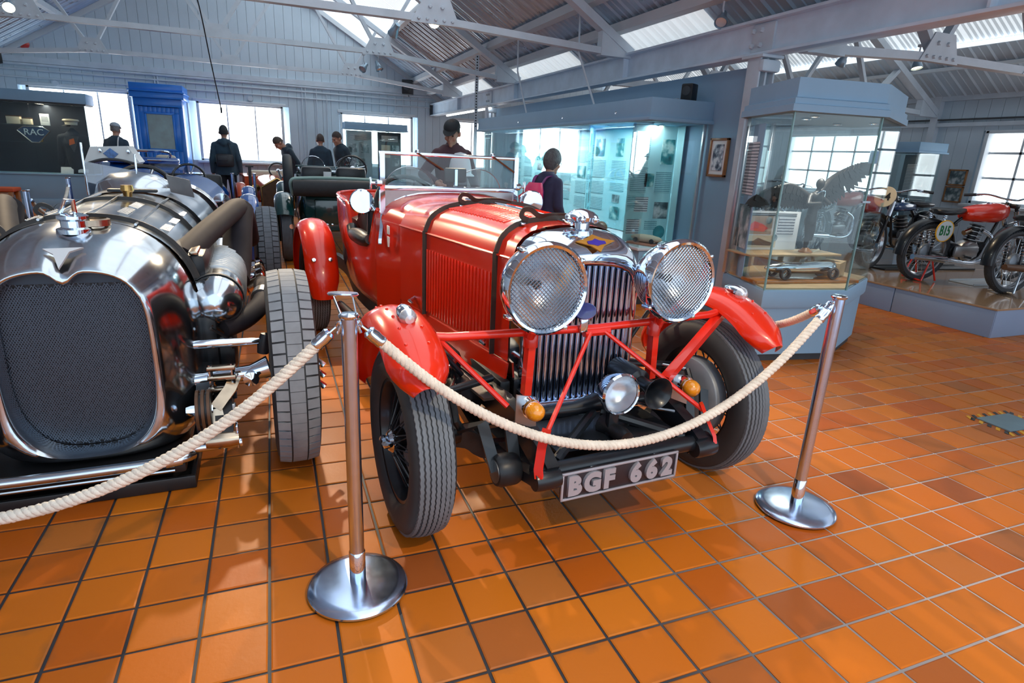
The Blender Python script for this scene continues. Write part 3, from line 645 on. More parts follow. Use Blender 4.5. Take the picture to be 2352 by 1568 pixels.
for s in (-1, 1):
    sd = MB().loft([[(s * p[0], p[1], p[2]) for p in r[:3]] for r in rings], cap=False, closed=False); b = obj('bonnet_side', sd, m_red, car, smooth=60)
    for k in range(24): y = .30 + k * .0335; link('louvre', lv, b, (s * (bon(y)[0] + .001), y, .79))
    obj('side_hinge', MB().tube([(s * (bon(.15 + k * .125)[0] + .002), .15 + k * .125, bon(.15 + k * .125)[2] - .005) for k in range(11)], .006, 6), m_red, b)
    for y in (.34, 1.18): obj('bonnet_catch', MB().tube([(s * bon(y)[0], y, .66), (s * (bon(y)[0] + .035), y - .02, .645), (s * (bon(y)[0] + .03), y - .05, .64)], [.009, .012, .006], 8), m_chrome, b)
    obj('valance', MB().prism([(s * .285, .13, .60), (s * .405, 1.4, .60), (s * .405, 1.4, .47), (s * .30, .13, .47)], (0, 0, 0), (-s * .01, 0, 0)), m_red, car)
    obj('valance_ledge', MB().prism([(s * .29, .05, .475), (s * .42, .05, .475), (s * .50, 1.4, .475), (s * .40, 1.4, .475)], (0, 0, 0), (0, 0, .012)), m_alud, car)
for y in (.27, 1.02):
    hw, zc, ze = bon(y); P = [p for p in bon_ring(y, hw + .006, zc + .006, ze, .60)]
    stp = obj('bonnet_strap', MB().tube(smooth_path(P, 2), 1, flat=(.006, .032) if 0 else (.032, .006), up=(0, 1, 0)), m_strap, car, label='dark leather bonnet strap')
    bx = -.15; bz = ze + (zc - ze) * .93
    obj('buckle', MB().box((bx - .03, y, bz - .002), (.022, .05, .012), .004), m_chrome, stp)
    L_ = [(bx, y - .004, bz + .012), (bx - .034, y - .01, bz + .028), (bx - .026, y - .012, bz + .056), (bx + .008, y - .012, bz + .056), (bx + .055, y - .005, bz + .03), (bx + .12, y, bz + .032), (bx + .2, y, bz + .03), (bx + .27, y, bz + .016)]
    obj('strap_end', MB().tube(smooth_path(L_, 6), 1, flat=(.022, .005), up=(0, 1, 0)), m_strap, stp, label='loose looped strap end')
# scuttle
def scut(y):
    f = (y - 1.4) / .32; return .407 + .07 * f, 1.185 + .03 * f, 1.044 + .02 * f
sr = []
for k in range(7): y = 1.4 + .32 * k / 6; hw, zc, ze = scut(y); sr.append(bon_ring(y, hw, zc, ze, .47))
sc_ = obj('scuttle', MB().loft(sr, cap=False, closed=False), m_red, car, smooth=60)
obj('makers_badge', MB().box((-.452, 1.5, 1.0), (.006, .05, .05), .002), m_paper, sc_); obj('makers_badge', MB().prism([(-.452, 1.475, .96), (-.452, 1.525, .96), (-.452, 1.51, .90), (-.452, 1.49, .90)], (-.003, 0, 0), (.003, 0, 0)), m_paper, sc_)
# tub with cut-away sides and rounded tail
def tub_pt(s_, f):
    """s_ 0..1 from left front round the tail to right front; f 0 bottom..1 top"""
    t = abs(s_ - .5) * 2; sg = -1 if s_ < .5 else 1
    if t > .36: y = 2.95 - (t - .36) / .64 * 1.23; hw = .477 + .05 * math.sin(min(1, (y - 1.72) / .9) * PI / 2) - .03 * max(0, (y - 2.5) / .45) ** 2
    else: a = t / .36 * PI / 2; y = 2.95 + .50 * math.cos(a) ** .8; hw = .495 * math.sin(a) ** .75
    if 1.85 <= y <= 2.45 and t > .36:
        e = min((y - 1.72) / .16, (2.5 - y) / .18, 1); zt = 1.075 - .215 * max(0, min(1, e)) ** .6 if y > 1.72 else 1.07
    elif t > .36 and y < 1.85: e = max(0, min(1, (y - 1.66) / .2)); zt = 1.10 - .24 * e
    elif t > .36 and y < 2.5: zt = 1.0
    else: zt = 1.075 + .03 * (1 - t)
    if t > .36 and 2.3 < y < 2.6: k = max(0, min(1, (y - 2.3) / .2)); k = k * k * (3 - 2 * k); zt = .865 + (1.085 - .865) * k
    if t > .36 and 1.72 <= y <= 2.3: k = max(0, min(1, (y - 1.72) / .2)); k = k * k * (3 - 2 * k); zt = 1.10 + (.865 - 1.10) * k
    zb = .46 if y < 2.2 else .46 + .22 * ((y - 2.2) / 1.2) ** 1.6
    z = zb + (zt - zb) * f; tuck = 1 - .10 * (1 - f) ** 2 - .06 * max(0, f - .5); 
    tail = (1 - f) * .28 * max(0, (y - 2.7) / .8)
    return (sg * hw * tuck, y - tail, z)
tb = MB().grid(lambda u, v: tub_pt(u, v), 90, 12); tub = obj('body_tub', tb, m_red, car, smooth=60)
sm2 = tub.modifiers.new('thickness', 'SOLIDIFY'); sm2.thickness = .016; sm2.offset = 0
rim = [tub_pt(k / 90, 1) for k in range(91)]
obj('cockpit_edge', MB().tube(rim, .013, 8), m_red, tub)
el = [p for p in rim if p[0] < 0 and 1.88 < p[1] < 2.4]; er = [p for p in rim if p[0] > 0 and 1.88 < p[1] < 2.4]
for q in (el, er): obj('elbow_pad', MB().tube([(p[0] * 1.0, p[1], p[2] + .012) for p in q], [.035 + .02 * math.sin(PI * i / (len(q) - 1)) for i in range(len(q))], 10), m_leather, tub)
ov = MB().lathe([(0, .012), (.1, .010), (.118, 0)], (0, 0, 0), (-1, 0, .12), 28); o = obj('oval_vent', ov, m_dark, tub, (-.50, 2.62, .80), label='dark oval panel'); o.scale = (1, .8, 1.75)
for k, c in enumerate((mat('pennant_red', (.5, .1, .12), .5), m_paper)): obj('sticker', MB().box((-.516, 2.63, .665 + k * .012), (.003, .07, .012)), c, tub)
obj('cockpit_floor', MB().box((0, 2.4, .47), (.88, 1.5, .02)), m_black, car)
obj('dashboard', MB().prism([(-.45, 0, .85), (.45, 0, .85), (.42, 0, 1.12), (.2, 0, 1.18), (-.2, 0, 1.18), (-.42, 0, 1.12)], (0, 1.74, 0), (0, 1.76, 0)), m_dark, car)
for s in (-1, 1):
    st = obj('seat', MB().box((s * .23, 2.2, .62), (.40, .48, .16), .05), m_leather, car); obj('seat_back', MB().box((s * .23, 2.50, .86), (.40, .13, .46), .06, Matrix.Rotation(R(0), 4, 'X')), m_leather, st)
obj('rear_seat', MB().box((0, 3.0, .78), (.78, .34, .3), .08), m_leather, car)
obj('side_curtain_bag', MB().prism([(-.44, 2.5, .95), (-.44, 2.2, 1.06), (-.40, 2.06, .95), (-.42, 2.2, .80)], (0, 0, 0), (.02, 0, 0)), m_dark, car)
steering_wheel(car, (-.21, 1.92, 1.10), .215, R(62))
obj('steering_column', MB().cyl((-.21, 1.93, 1.09), (-.21, 1.4, .82), .016, n=8), m_black, car)
mr_ = obj('side_mirror', MB().lathe([(0, -.008), (.072, -.008), (.078, 0), (.07, .014), (.03, .03), (0, .032)], (-.53, 1.86, 1.135), (.05, 1, -.1), 28), m_chrome, car); obj('mirror_arm', MB().tube([(-.53, 1.88, 1.13), (-.47, 1.86, 1.12), (-.46, 1.74, 1.08)], .008, 6), m_chrome, mr_)
obj('door_hinge_post', MB().cyl((-.45, 1.95, .80), (-.45, 1.92, 1.08), .035, n=14), m_iron, car)
# windscreen
WY_, WT, WB = 1.66, 1.437, 1.235
wf = MB()
for s in (-1, 1): wf.tube([(s * .445, WY_, WT + .01), (s * .447, WY_, 1.08)], 1, flat=(.026, .03)); wf.tube([(s * .447, WY_, 1.08), (s * .462, WY_ - .03, .99), (s * .475, WY_ - .05, .92), (s * .475, WY_ - .05, .90)], 1, flat=(.02, .022))
wsf = obj('windscreen_frame', wf, m_chrome, car)
obj('top_rail', MB().box((0, WY_, WT), (.89, .022, .022), .005), m_chrome, wsf); obj('bottom_rail', MB().box((0, WY_, WB), (.89, .026, .03), .006), m_chrome, wsf)
obj('windscreen_pane', MB().box((0, WY_, (WT + WB) / 2), (.87, .004, WT - WB - .02)), m_pane, wsf, smooth=0)
ft = [(.44 * q, WY_, scut(1.66)[2] + (scut(1.66)[1] - scut(1.66)[2]) * k + .004) for q, k in ((-1.03, -.05), (-.93, .4), (-.84, .62), (-.7, .8), (-.5, .92), (-.25, .985), (0, 1), (.25, .985), (.5, .92), (.7, .8), (.84, .62), (.93, .4), (1.03, -.05))]
obj('scuttle_filler', MB().prism([(-.445, WY_, WB)] + ft + [(.445, WY_, WB)], (0, -.004, 0), (0, .004, 0)), m_alud, wsf)
obj('filler_bead', MB().tube(ft, .008, 6), m_chrome, wsf)
for xa, xb in ((-.225, -.065), (.275, .425)):
    wa = obj('wiper_arm', MB().tube([(xa, WY_ - .02, WT + .005), (xb, WY_ - .022, WT - .085)], .006, 6), m_brown, wsf); obj('wiper_motor', MB().sph((xa, WY_, WT + .012), .018, 10, 7), m_chrome, wa)
obj('rear_view_mirror', MB().box((.06, WY_ + .10, 1.318), (.15, .02, .09), .02), m_dark, wsf); obj('mirror_stem', MB().box((.055, WY_ + .08, 1.29), (.018, .02, .13)), m_chrome, wsf)
for s in (-1, 1):
    ae = [(s * .235 + .17 * math.cos(R(a)), 1.80, 1.20 + .16 * math.sin(R(a))) for a in range(0, 181, 12)]
    ap = obj('aero_screen', MB().prism(ae, (0, -.003, 0), (0, .003, 0)), m_pane, car, smooth=0)
    obj('aero_bracket', MB().box((s * .235 - s * .16, 1.80, 1.215), (.022, .012, .075), .003), m_steelrod, ap); obj('aero_rim', MB().tube(ae, .0035, 5), m_steelrod, ap)
    wn = obj('wing_nut', MB().lathe([(0, -.02), (.022, -.02), (.022, .01), (.01, .02), (.01, .05), (0, .05)], (s * .47, WY_, 1.26), (s, 0, 0), 12), m_chrome, wsf); obj('knob_ear', MB().box((s * .515, WY_, 1.26), (.012, .02, .07), .004), m_chrome, wn)
obj('spot_lamp', MB().lathe([(0, .12), (.03, .115), (.06, .08), (.075, .03), (.078, 0), (.07, -.012), (0, -.02)], (.50, 1.5, 1.17), (0, 1, 0), 24), m_chrome, car)
# headlamps with stone guards
def headlamp(sx):
    c = Vector((sx * .305, -.20, 1.0)); h = obj('headlamp', MB().lathe([(0, .20), (.035, .198), (.075, .18), (.115, .14), (.142, .09), (.156, .045), (.158, .02), (.166, .015), (.168, -.004), (.160, -.018), (.152, -.012), (.152, .0)], c, (0, 1, 0), 48), m_chrome, car, smooth=50, label='chrome headlamp behind a diamond wire stone guard')
    obj('reflector', MB().lathe([(.15, .0), (.135, .04), (.10, .085), (.05, .11), (0, .12)], c, (0, 1, 0), 40), m_reflector, h, smooth=70)
    obj('bulb', MB().sph((c.x, c.y + .06, c.z), .018, 12, 8).cyl((c.x, c.y + .06, c.z), (c.x, c.y + .11, c.z), .012, n=10), m_dark, h)
    obj('lens', MB().lathe([(.152, -.008), (.12, -.012), (.06, -.015), (0, -.016)], c, (0, 1, 0), 36), m_lens, h)
    g = MB(); r = .153; n = 13
    for dgn in (1, -1):
        for k in range(-n, n + 1):
            d = k * r / n * .98; L2 = r * r - d * d
            if L2 < .0004: continue
            L = math.sqrt(L2); ux, uz = math.cos(R(45 * dgn)), math.sin(R(45 * dgn)); ox, oz = -uz * d, ux * d
            g.tube([(c.x + ox - ux * L, c.y - .024, c.z + oz - uz * L), (c.x + ox, c.y - .030, c.z + oz), (c.x + ox + ux * L, c.y - .024, c.z + oz + uz * L)], .0017, 4, cap=False)
    obj('stone_guard', g, m_chrome, h, kind='stuff')
    obj('lamp_rim', MB().lathe([(.150, -.03), (.160, -.034), (.170, -.022), (.170, -.002), (.164, .004)], c, (0, 1, 0), 48), m_chrome, h)
    for a in (125, 215, 35, 300): obj('rim_clip', MB().box((c.x + .172 * math.cos(R(a)), c.y + .0, c.z + .172 * math.sin(R(a))), (.02, .05, .016), .005), m_chrome, h)
    obj('lamp_stem', MB().cyl((c.x, c.y + .06, c.z - .15), (c.x, c.y + .09, c.z - .21), .02, n=10), m_redframe, h)
for s in (-1, 1): headlamp(s)
# red tubular front frame
obj('lamp_bar', MB().tube([(-.73, -.06, .815), (-.62, -.07, .805), (0, -.10, .80), (.62, -.07, .805), (.76, -.05, .82)], .0165, 10), m_redframe, car)
for s in (-1, 1):
    p = obj('lamp_pillar', MB().tube([(s * .295, -.10, .845), (s * .295, -.10, .80), (s * .305, -.10, .55)], 1, flat=(.038, .03)), m_redframe, car); obj('pillar_clamp', MB().lathe([(0, -.03), (.028, -.028), (.03, .02), (.022, .035), (0, .035)], (s * .295, -.10, .775), (0, 0, 1), 12), m_redframe, p)
    obj('front_stay', MB().tube([(s * .035, -.115, .785), (s * .365, -.38, .50)], .0095, 8), m_redframe, car)
    obj('stay_bracket', MB().tube([(s * .355, -.375, .53), (s * .38, -.39, .47), (s * .405, -.42, .40), (s * .405, -.43, .37)], 1, flat=(.03, .014)), m_redframe, car)
obj('bar_junction', MB().tube([(-.06, -.105, .785), (.06, -.105, .785)], [.018, .018], 8), m_redframe, car)
obj('wing_stay_front', MB().tube([(-.66, -.06, .80), (-.45, -.24, .575)], .011, 8), m_redframe, car)
obj('wing_stay_front', MB().tube([(.72, -.05, .80), (.26, -.25, .60)], 1, flat=(.04, .03)), m_redframe, car)
bk = obj('badge_bracket', MB().box((-.075, -.125, .825), (.035, .012, .06), .004), m_chrome, car); o = obj('oval_badge', MB().lathe([(0, .006), (.042, .005), (.046, 0), (.042, -.004), (0, -.005)], (0, 0, 0), (0, -1, .25), 24), mat('badge_blue', (.015, .02, .16), .25, coat=1, noise=.3, nscale=60), bk, (-.078, -.13, .882), label='blue oval enamel badge'); o.scale = (1.15, 1, .72)
for s in (-1, 1):
    cx, cy, cz = s * .365, -.29, .565
    am = obj('indicator_lamp', MB().lathe([(0, .03), (.022, .028), (.034, .01), (.036, -.01), (.03, -.03), (.016, -.042), (0, -.045)], (cx, cy, cz), (0, 1, 0), 20), m_amber, car, label='amber indicator lamp')
    obj('lamp_base', MB().cyl((cx, cy + .02, cz), (cx, cy + .05, cz), .038, n=20), m_chrome, am)
    obj('lamp_bracket', MB().prism([(cx - .05, cy + .05, cz + .05), (cx + .03, cy + .05, cz + .03), (cx + .04, cy + .05, cz - .10), (cx - .05, cy + .05, cz - .06)], (0, 0, 0), (0, .006, 0)), m_alud, car)
fg = obj('fog_lamp', MB().lathe([(0, .11), (.03, .105), (.06, .075), (.078, .03), (.083, .01), (.086, -.002), (.08, -.012), (.074, -.006)], (0, -.31, .59), (0, 1, 0), 36), m_chrome, car, label='round chrome fog lamp with clear glass')
obj('reflector', MB().lathe([(.075, 0), (.06, .035), (.03, .055), (0, .06)], (0, -.31, .59), (0, 1, 0), 30), m_reflector, fg, smooth=70); obj('lens', MB().lathe([(.078, -.008), (.05, -.016), (0, -.02)], (0, -.31, .59), (0, 1, 0), 30), m_lens, fg); obj('lamp_post', MB().box((0, -.27, .44), (.05, .03, .16), .008), m_iron, fg)
obj('cable', MB().tube([(.06, -.28, .55), (.16, -.3, .51), (.26, -.33, .49)], .006, 6), m_steelrod, fg)
hn = obj('horn', MB().lathe([(.012, .30), (.05, .29), (.055, .2), (.052, .12), (.03, .11), (.026, .06), (.034, .03), (.05, .01), (.064, -.005), (.067, -.012), (.060, -.008), (.045, .01), (.025, .04), (.018, .08), (0, .09)], (.175, -.31, .575), (.02, 1, .02), 28), m_iron, car, label='black trumpet horn')
# number plate
npl = obj('number_plate', MB().box((-.05, -.425, .315), (.525, .012, .112), .003), mat('plate_black', (.022, .016, .022), .4), car, label='black number plate reading BGF 662 in raised silver characters')
pf = MB()
m_psilver = mat('plate_silver', (.42, .43, .50), .4, .3, noise=.05)
for a in ((-.05, .367, .527, .009), (-.05, .263, .527, .009)): pf.box((a[0], -.433, a[1]), (a[2], .008, a[3]), .002)
obj('plate_border', pf, m_psilver, npl)
pf = MB()
for a in (-.309, .209): pf.box((a, -.433, .315), (.009, .008, .112), .002)
obj('plate_border', pf, m_psilver, npl)
for ch, xx in zip('BGF662', (-.262, -.185, -.113, .01, .085, .158)): text('character', ch, .100, m_psilver, npl, (xx, -.437, .315), (R(90), 0, 0), .014, .0062, sx=.98)
for xx in (-.17, .12): obj('plate_clamp', MB().box((xx, -.40, .355), (.03, .05, .03), .004), m_chrome, npl)
# oil cooler / exhaust along the side
obj('running_pipe', MB().tube([(-.48, .7, .40), (-.55, 1.4, .36), (-.6, 2.4, .34)], .03, 10), m_engine, car)
obj('side_step', MB().box((-.60, 1.72, .36), (.20, .30, .02), .006), m_alud, car)
# ================================================================ silver aero-engined racing car on the left
nap = thing('racing_car', 'big polished aluminium racing car with a huge black mesh radiator, left front of the hall', 'car', (.13, .36, 0), R(1.5))
NR, NW, NX = .45, .195, .80
for s in (-1, 1):
    wheel('front_wheel', nap, (s * NX, 0, NR), NR, NW, s, 'blocks', m_dark, 30, drum=False)
    wheel('rear_wheel', nap, (s * (NX - .02), 3.25, NR), NR, NW, s, 'blocks', m_dark, 30, drum=True, detail=0)
def sup(a, hw, up, dn, eu, ed, cz):
    c, s = math.cos(a), math.sin(a); e = eu if s >= 0 else ed; h = up if s >= 0 else dn
    k = (abs(c) ** e + abs(s) ** e) ** (-1 / e); return c * k * hw, cz + s * k * h
NA = 96
def open_pt(a):
    x, z = sup(a, .252, .37, .375, 4.2, 2.9, .575)
    if z > .85: z += -.012 - .05 * math.exp(-(x / .034) ** 2) + .012 * math.cos(x / .25 * PI / 2)
    return x, z
def outer_pt(a): return sup(a, .425, .52, .47, 2.5, 5, .585)
rings = []
for b_, y in ((-.03, -.10), (0, -.15), (.02, -.172), (.06, -.185), (.12, -.185), (.25, -.165), (.42, -.13), (.6, -.085), (.78, -.02), (.92, .07), (1, .20)):
    rg = []
    for k in range(NA):
        a = 2 * PI * k / NA; ox, oz = open_pt(a); ux, uz = outer_pt(a); bb = b_; yy = y
        if math.sin(a) < -.3 and b_ > .1: yy = y - .09 * min(1, (-math.sin(a) - .3) / .3) * min(1, b_ * 1.3) * (1 - b_ * .45)
        rg.append((ox + (ux - ox) * bb, yy, oz + (uz - oz) * bb))
    rings.append(rg)
cowl = obj('radiator_cowl', MB().loft(rings, cap=False), m_alu, nap, smooth=70)
nt_core = ramp_mat('radiator_mesh', [(0, (.004, .005, .008)), (.42, (.006, .008, .014)), (.62, (.035, .045, .065))], 'voronoi', 92, .45)
obj('radiator_core', MB().prism([(open_pt(2 * PI * k / NA)[0] * 1.02, -.085, open_pt(2 * PI * k / NA)[1]) for k in range(NA)], (0, 0, 0), (0, .02, 0)), nt_core, cowl, smooth=0)
hx = MB()      # woven guard over the core
for dg in (1, -1):
    for k in range(-46, 47):
        d = k * .0165; P = []
        for t in np.linspace(-.75, .75, 61):
            x, z = t * .5 - dg * d * .0, .575 + dg * t * .866 * 1.0 + d
            x2, z2 = x, z
            a = math.atan2(z2 - .575, x2); ox, oz = open_pt(a)
            if math.hypot(x2, z2 - .575) < math.hypot(ox, oz - .575) * .99 and z2 < .895: P.append((x2, -.092, z2))
        if len(P) > 1: hx.tube([P[0], P[-1]], .0016, 3, cap=False)
obj('mesh_guard', hx, mat('guard_wire', (.12, .16, .22), .4, .5), cowl, kind='stuff')
obj('top_shroud', MB().prism([(-.235, -.1, .955), (.235, -.1, .955), (.245, -.1, .895), (-.245, -.1, .895)], (0, 0, 0), (0, .01, 0)), mat('navy_shroud', (.03, .06, .10), .4), cowl)
obj('mascot', MB().prism([(-.055, 0, .055), (.075, 0, .06), (.03, 0, .04), (.0, 0, -.035), (-.02, 0, .03)], (0, -.006, 0), (0, .004, 0)), m_paper, cowl, (-.005, -.155, .99), (R(-42), 0, 0), label='silver and green arrow-shaped badge')
cpn = MB().lathe([(0, -.03), (.062, -.03), (.062, -.012), (.045, -.005), (.045, .02), (.055, .028), (.055, .04), (.03, .05), (0, .052)], (.01, .06, 1.10), (0, 0, 1), 24)
cap_ = obj('filler_cap', cpn, m_chrome, nap); obj('cap_lever', MB().tube([(-.03, .06, 1.15), (-.005, .055, 1.2), (.02, .055, 1.2), (.02, .06, 1.15)], .009, 8), m_chrome, cap_); obj('cap_collar', MB().lathe([(.05, 0), (.062, .005), (.062, .03), (.05, .034)], (.065, .12, 1.09), (0, 0, 1), 18), m_bronze, cap_)
obj('bumper_tube', MB().tube(smooth_path([(-.50, -.25, .165), (-.3, -.285, .165), (.2, -.285, .165), (.33, -.27, .165), (.37, -.24, .165)], 5), [.022] * 21, 12), m_alu, nap); obj('tube_clamp', MB().cyl((.27, -.285, .165), (.33, -.272, .165), .027, n=14), m_chrome, nap)
obj('undertray', MB().box((-.06, .25, .115), (.80, 1.0, .05), .01), m_black, nap); obj('tray_strip', MB().cyl((-.45, -.27, .115), (.3, -.27, .115), .006, n=6), m_steelrod, nap)
# bonnet and body
def nring(y, hw, zt, zb, e=2.4, cx=0):
    rg = []
    for k in range(41):
        a = -.42 + (PI + .84) * k / 40; x, z = sup(a, hw, zt - .66, .66 - zb, e, 3, .66); rg.append((cx + x, y, z))
    return rg
obj('bonnet', MB().loft([nring(y, hw, zt, .35) for y, hw, zt in ((.2, .427, 1.106), (.34, .425, 1.115), (.7, .415, 1.125), (1.05, .41, 1.13), (1.45, .42, 1.135))], cap=False, closed=False), m_alu, nap, smooth=70)
obj('scuttle', MB().loft([nring(y, hw, zt, .3, 2.6) for y, hw, zt in ((1.45, .43, 1.14), (1.8, .45, 1.145), (2.15, .46, 1.16))], cap=False, closed=False), m_alu, nap, smooth=70)
obj('tail', MB().loft([nring(y, hw, zt, zb, 2.4) for y, hw, zt, zb in ((2.75, .46, 1.13, .3), (3.2, .43, 1.12, .32), (3.8, .33, 1.05, .4), (4.3, .19, .9, .5), (4.62, .05, .74, .62))], cap=False, closed=False), m_alu, nap, smooth=70)
for s in (-1, 1): obj('cockpit_side', MB().grid(lambda u, v: (s * (.455 + .012 * math.sin(v * PI)), 2.15 + .6 * u, .3 + (.72 - .12 * math.sin(u * PI)) * v), 10, 8), m_alu, nap)
obj('cockpit_floor', MB().box((0, 2.45, .4), (.86, .7, .03)), m_black, nap); obj('seat_back', MB().box((0, 2.72, .8), (.6, .1, .5), .04), m_leather, nap)
hr_ = obj('head_fairing', MB().prism([(-.25, 0, -.06), (-.17, 0, .07), (.15, 0, .085), (.24, 0, -.03), (.2, 0, -.06), (.1, 0, -.025), (0, 0, -.015), (-.1, 0, -.025), (-.2, 0, -.06)], (0, -.02, 0), (0, .25, 0)), mat('cream_paint', (.62, .66, .66), .3, coat=.5, noise=.05), nap, (-.27, 2.6, 1.31), label='cream fairing behind the screen with blue diamond badge')
obj('diamond_badge', MB().prism([(-.065, 0, 0), (0, 0, .04), (.065, 0, 0), (0, 0, -.045)], (0, -.03, 0), (0, -.024, 0)), mat('badge_mid_blue', (.05, .16, .42), .3, noise=.5, nscale=40), hr_, (.0, 0, .025))
obj('fairing_rim', MB().tube(smooth_path([(-.24, -.03, -.06), (-.1, -.03, -.022), (0, -.03, -.015), (.1, -.03, -.022), (.24, -.03, -.05)], 4), .010, 8), m_dark, hr_)
for s in (-.06, .16): obj('fairing_knob', MB().lathe([(0, .02), (.014, .018), (.016, 0)], (s * 1.1 - .02, -.02, .045), (0, -1, 0), 10), m_chrome, hr_)
hr_.scale = (.74, 1, 1)
sc = obj('aero_screen', MB().prism([(-.145, 0, .12), (.14, 0, .07), (.145, 0, -.06), (.09, 0, -.05), (0, 0, -.05), (-.08, 0, -.06), (-.14, 0, -.10)], (0, -.003, 0), (0, .003, 0)), glass('tinted_screen', (.62, .66, .72), .03, .08, 1), nap, (-.19, 2.05, 1.17), smooth=0)
for q, z0, z1 in ((-.15, -.1, .24), (.15, -.02, .18)): obj('screen_post', MB().box((q, 0, (z0 + z1) / 2), (.012, .016, z1 - z0), .003), m_chrome, sc)
obj('screen_cowl', MB().lathe([(.25, 0), (.22, .10), (.14, .16), (0, .18)], (-.05, 2.0, 1.06), (0, 0, 1), 30), m_alu, nap, smooth=60)
obj('wind_deflector', MB().prism([(.17, 1.72, 1.235), (.31, 1.62, 1.21), (.33, 1.605, 1.10), (.19, 1.705, 1.125)], (0, 0, 0), (.004, .004, 0)), m_alud, nap, label='flat grey deflector plate beside the screen')
steering_wheel(nap, (-.05, 2.3, 1.08), .2, R(65))
obj('instrument_hood', MB().box((.02, 1.42, 1.15), (.26, .05, .02), .008), m_dark, nap)
fc = obj('oil_filler', MB().lathe([(0, .09), (.03, .09), (.034, .06), (.024, .05), (.02, 0)], (.04, 1.12, 1.11), (0, 0, 1), 16), m_brass, nap, label='brass filler cap')
for y, hw, zt in ((.30, .432, 1.117), (1.02, .418, 1.136)):
    P = nring(y, hw, zt, .3); bs = obj('bonnet_strap', MB().tube(P, 1, flat=(.02, .006), up=(0, 1, 0)), m_strap, nap)
    i = 27; p = P[i]; L_ = [p, (p[0] - .02, y, p[2] + .035), (p[0] - .06, y, p[2] + .05), (p[0] - .085, y, p[2] + .02), (p[0] - .06, y, p[2] - .01)]
    obj('strap_end', MB().tube(smooth_path(L_, 6), 1, flat=(.02, .005), up=(0, 1, 0)), m_strap, bs)
lvx = MB()
for y0 in (.42, .72, 1.12):
    for x0, nrow in ((.12, 8), (.27, 7), (-.22, 7)):
        for k in range(nrow):
            y = y0 + k * .03; a = math.acos(min(1, x0 / .42)); x, z = sup(a, .42, .465, .3, 2.4, 3, .66); lvx.tube([(x - .02, y, z + .007), (x + .02, y, z - .006)], .0035, 5)
obj('louvres', lvx, m_alud, nap, kind='stuff')
for x0 in (.005, .2, -.15): obj('hinge_line', MB().tube([(x0, y, sup(math.acos(x0 / .425), .425, .45 + .02 * (y > .6), .3, 2.4, 3, .66)[1] + .012) for y in (.22, .6, 1.05, 1.44)], .006, 6), m_steelrod, nap)
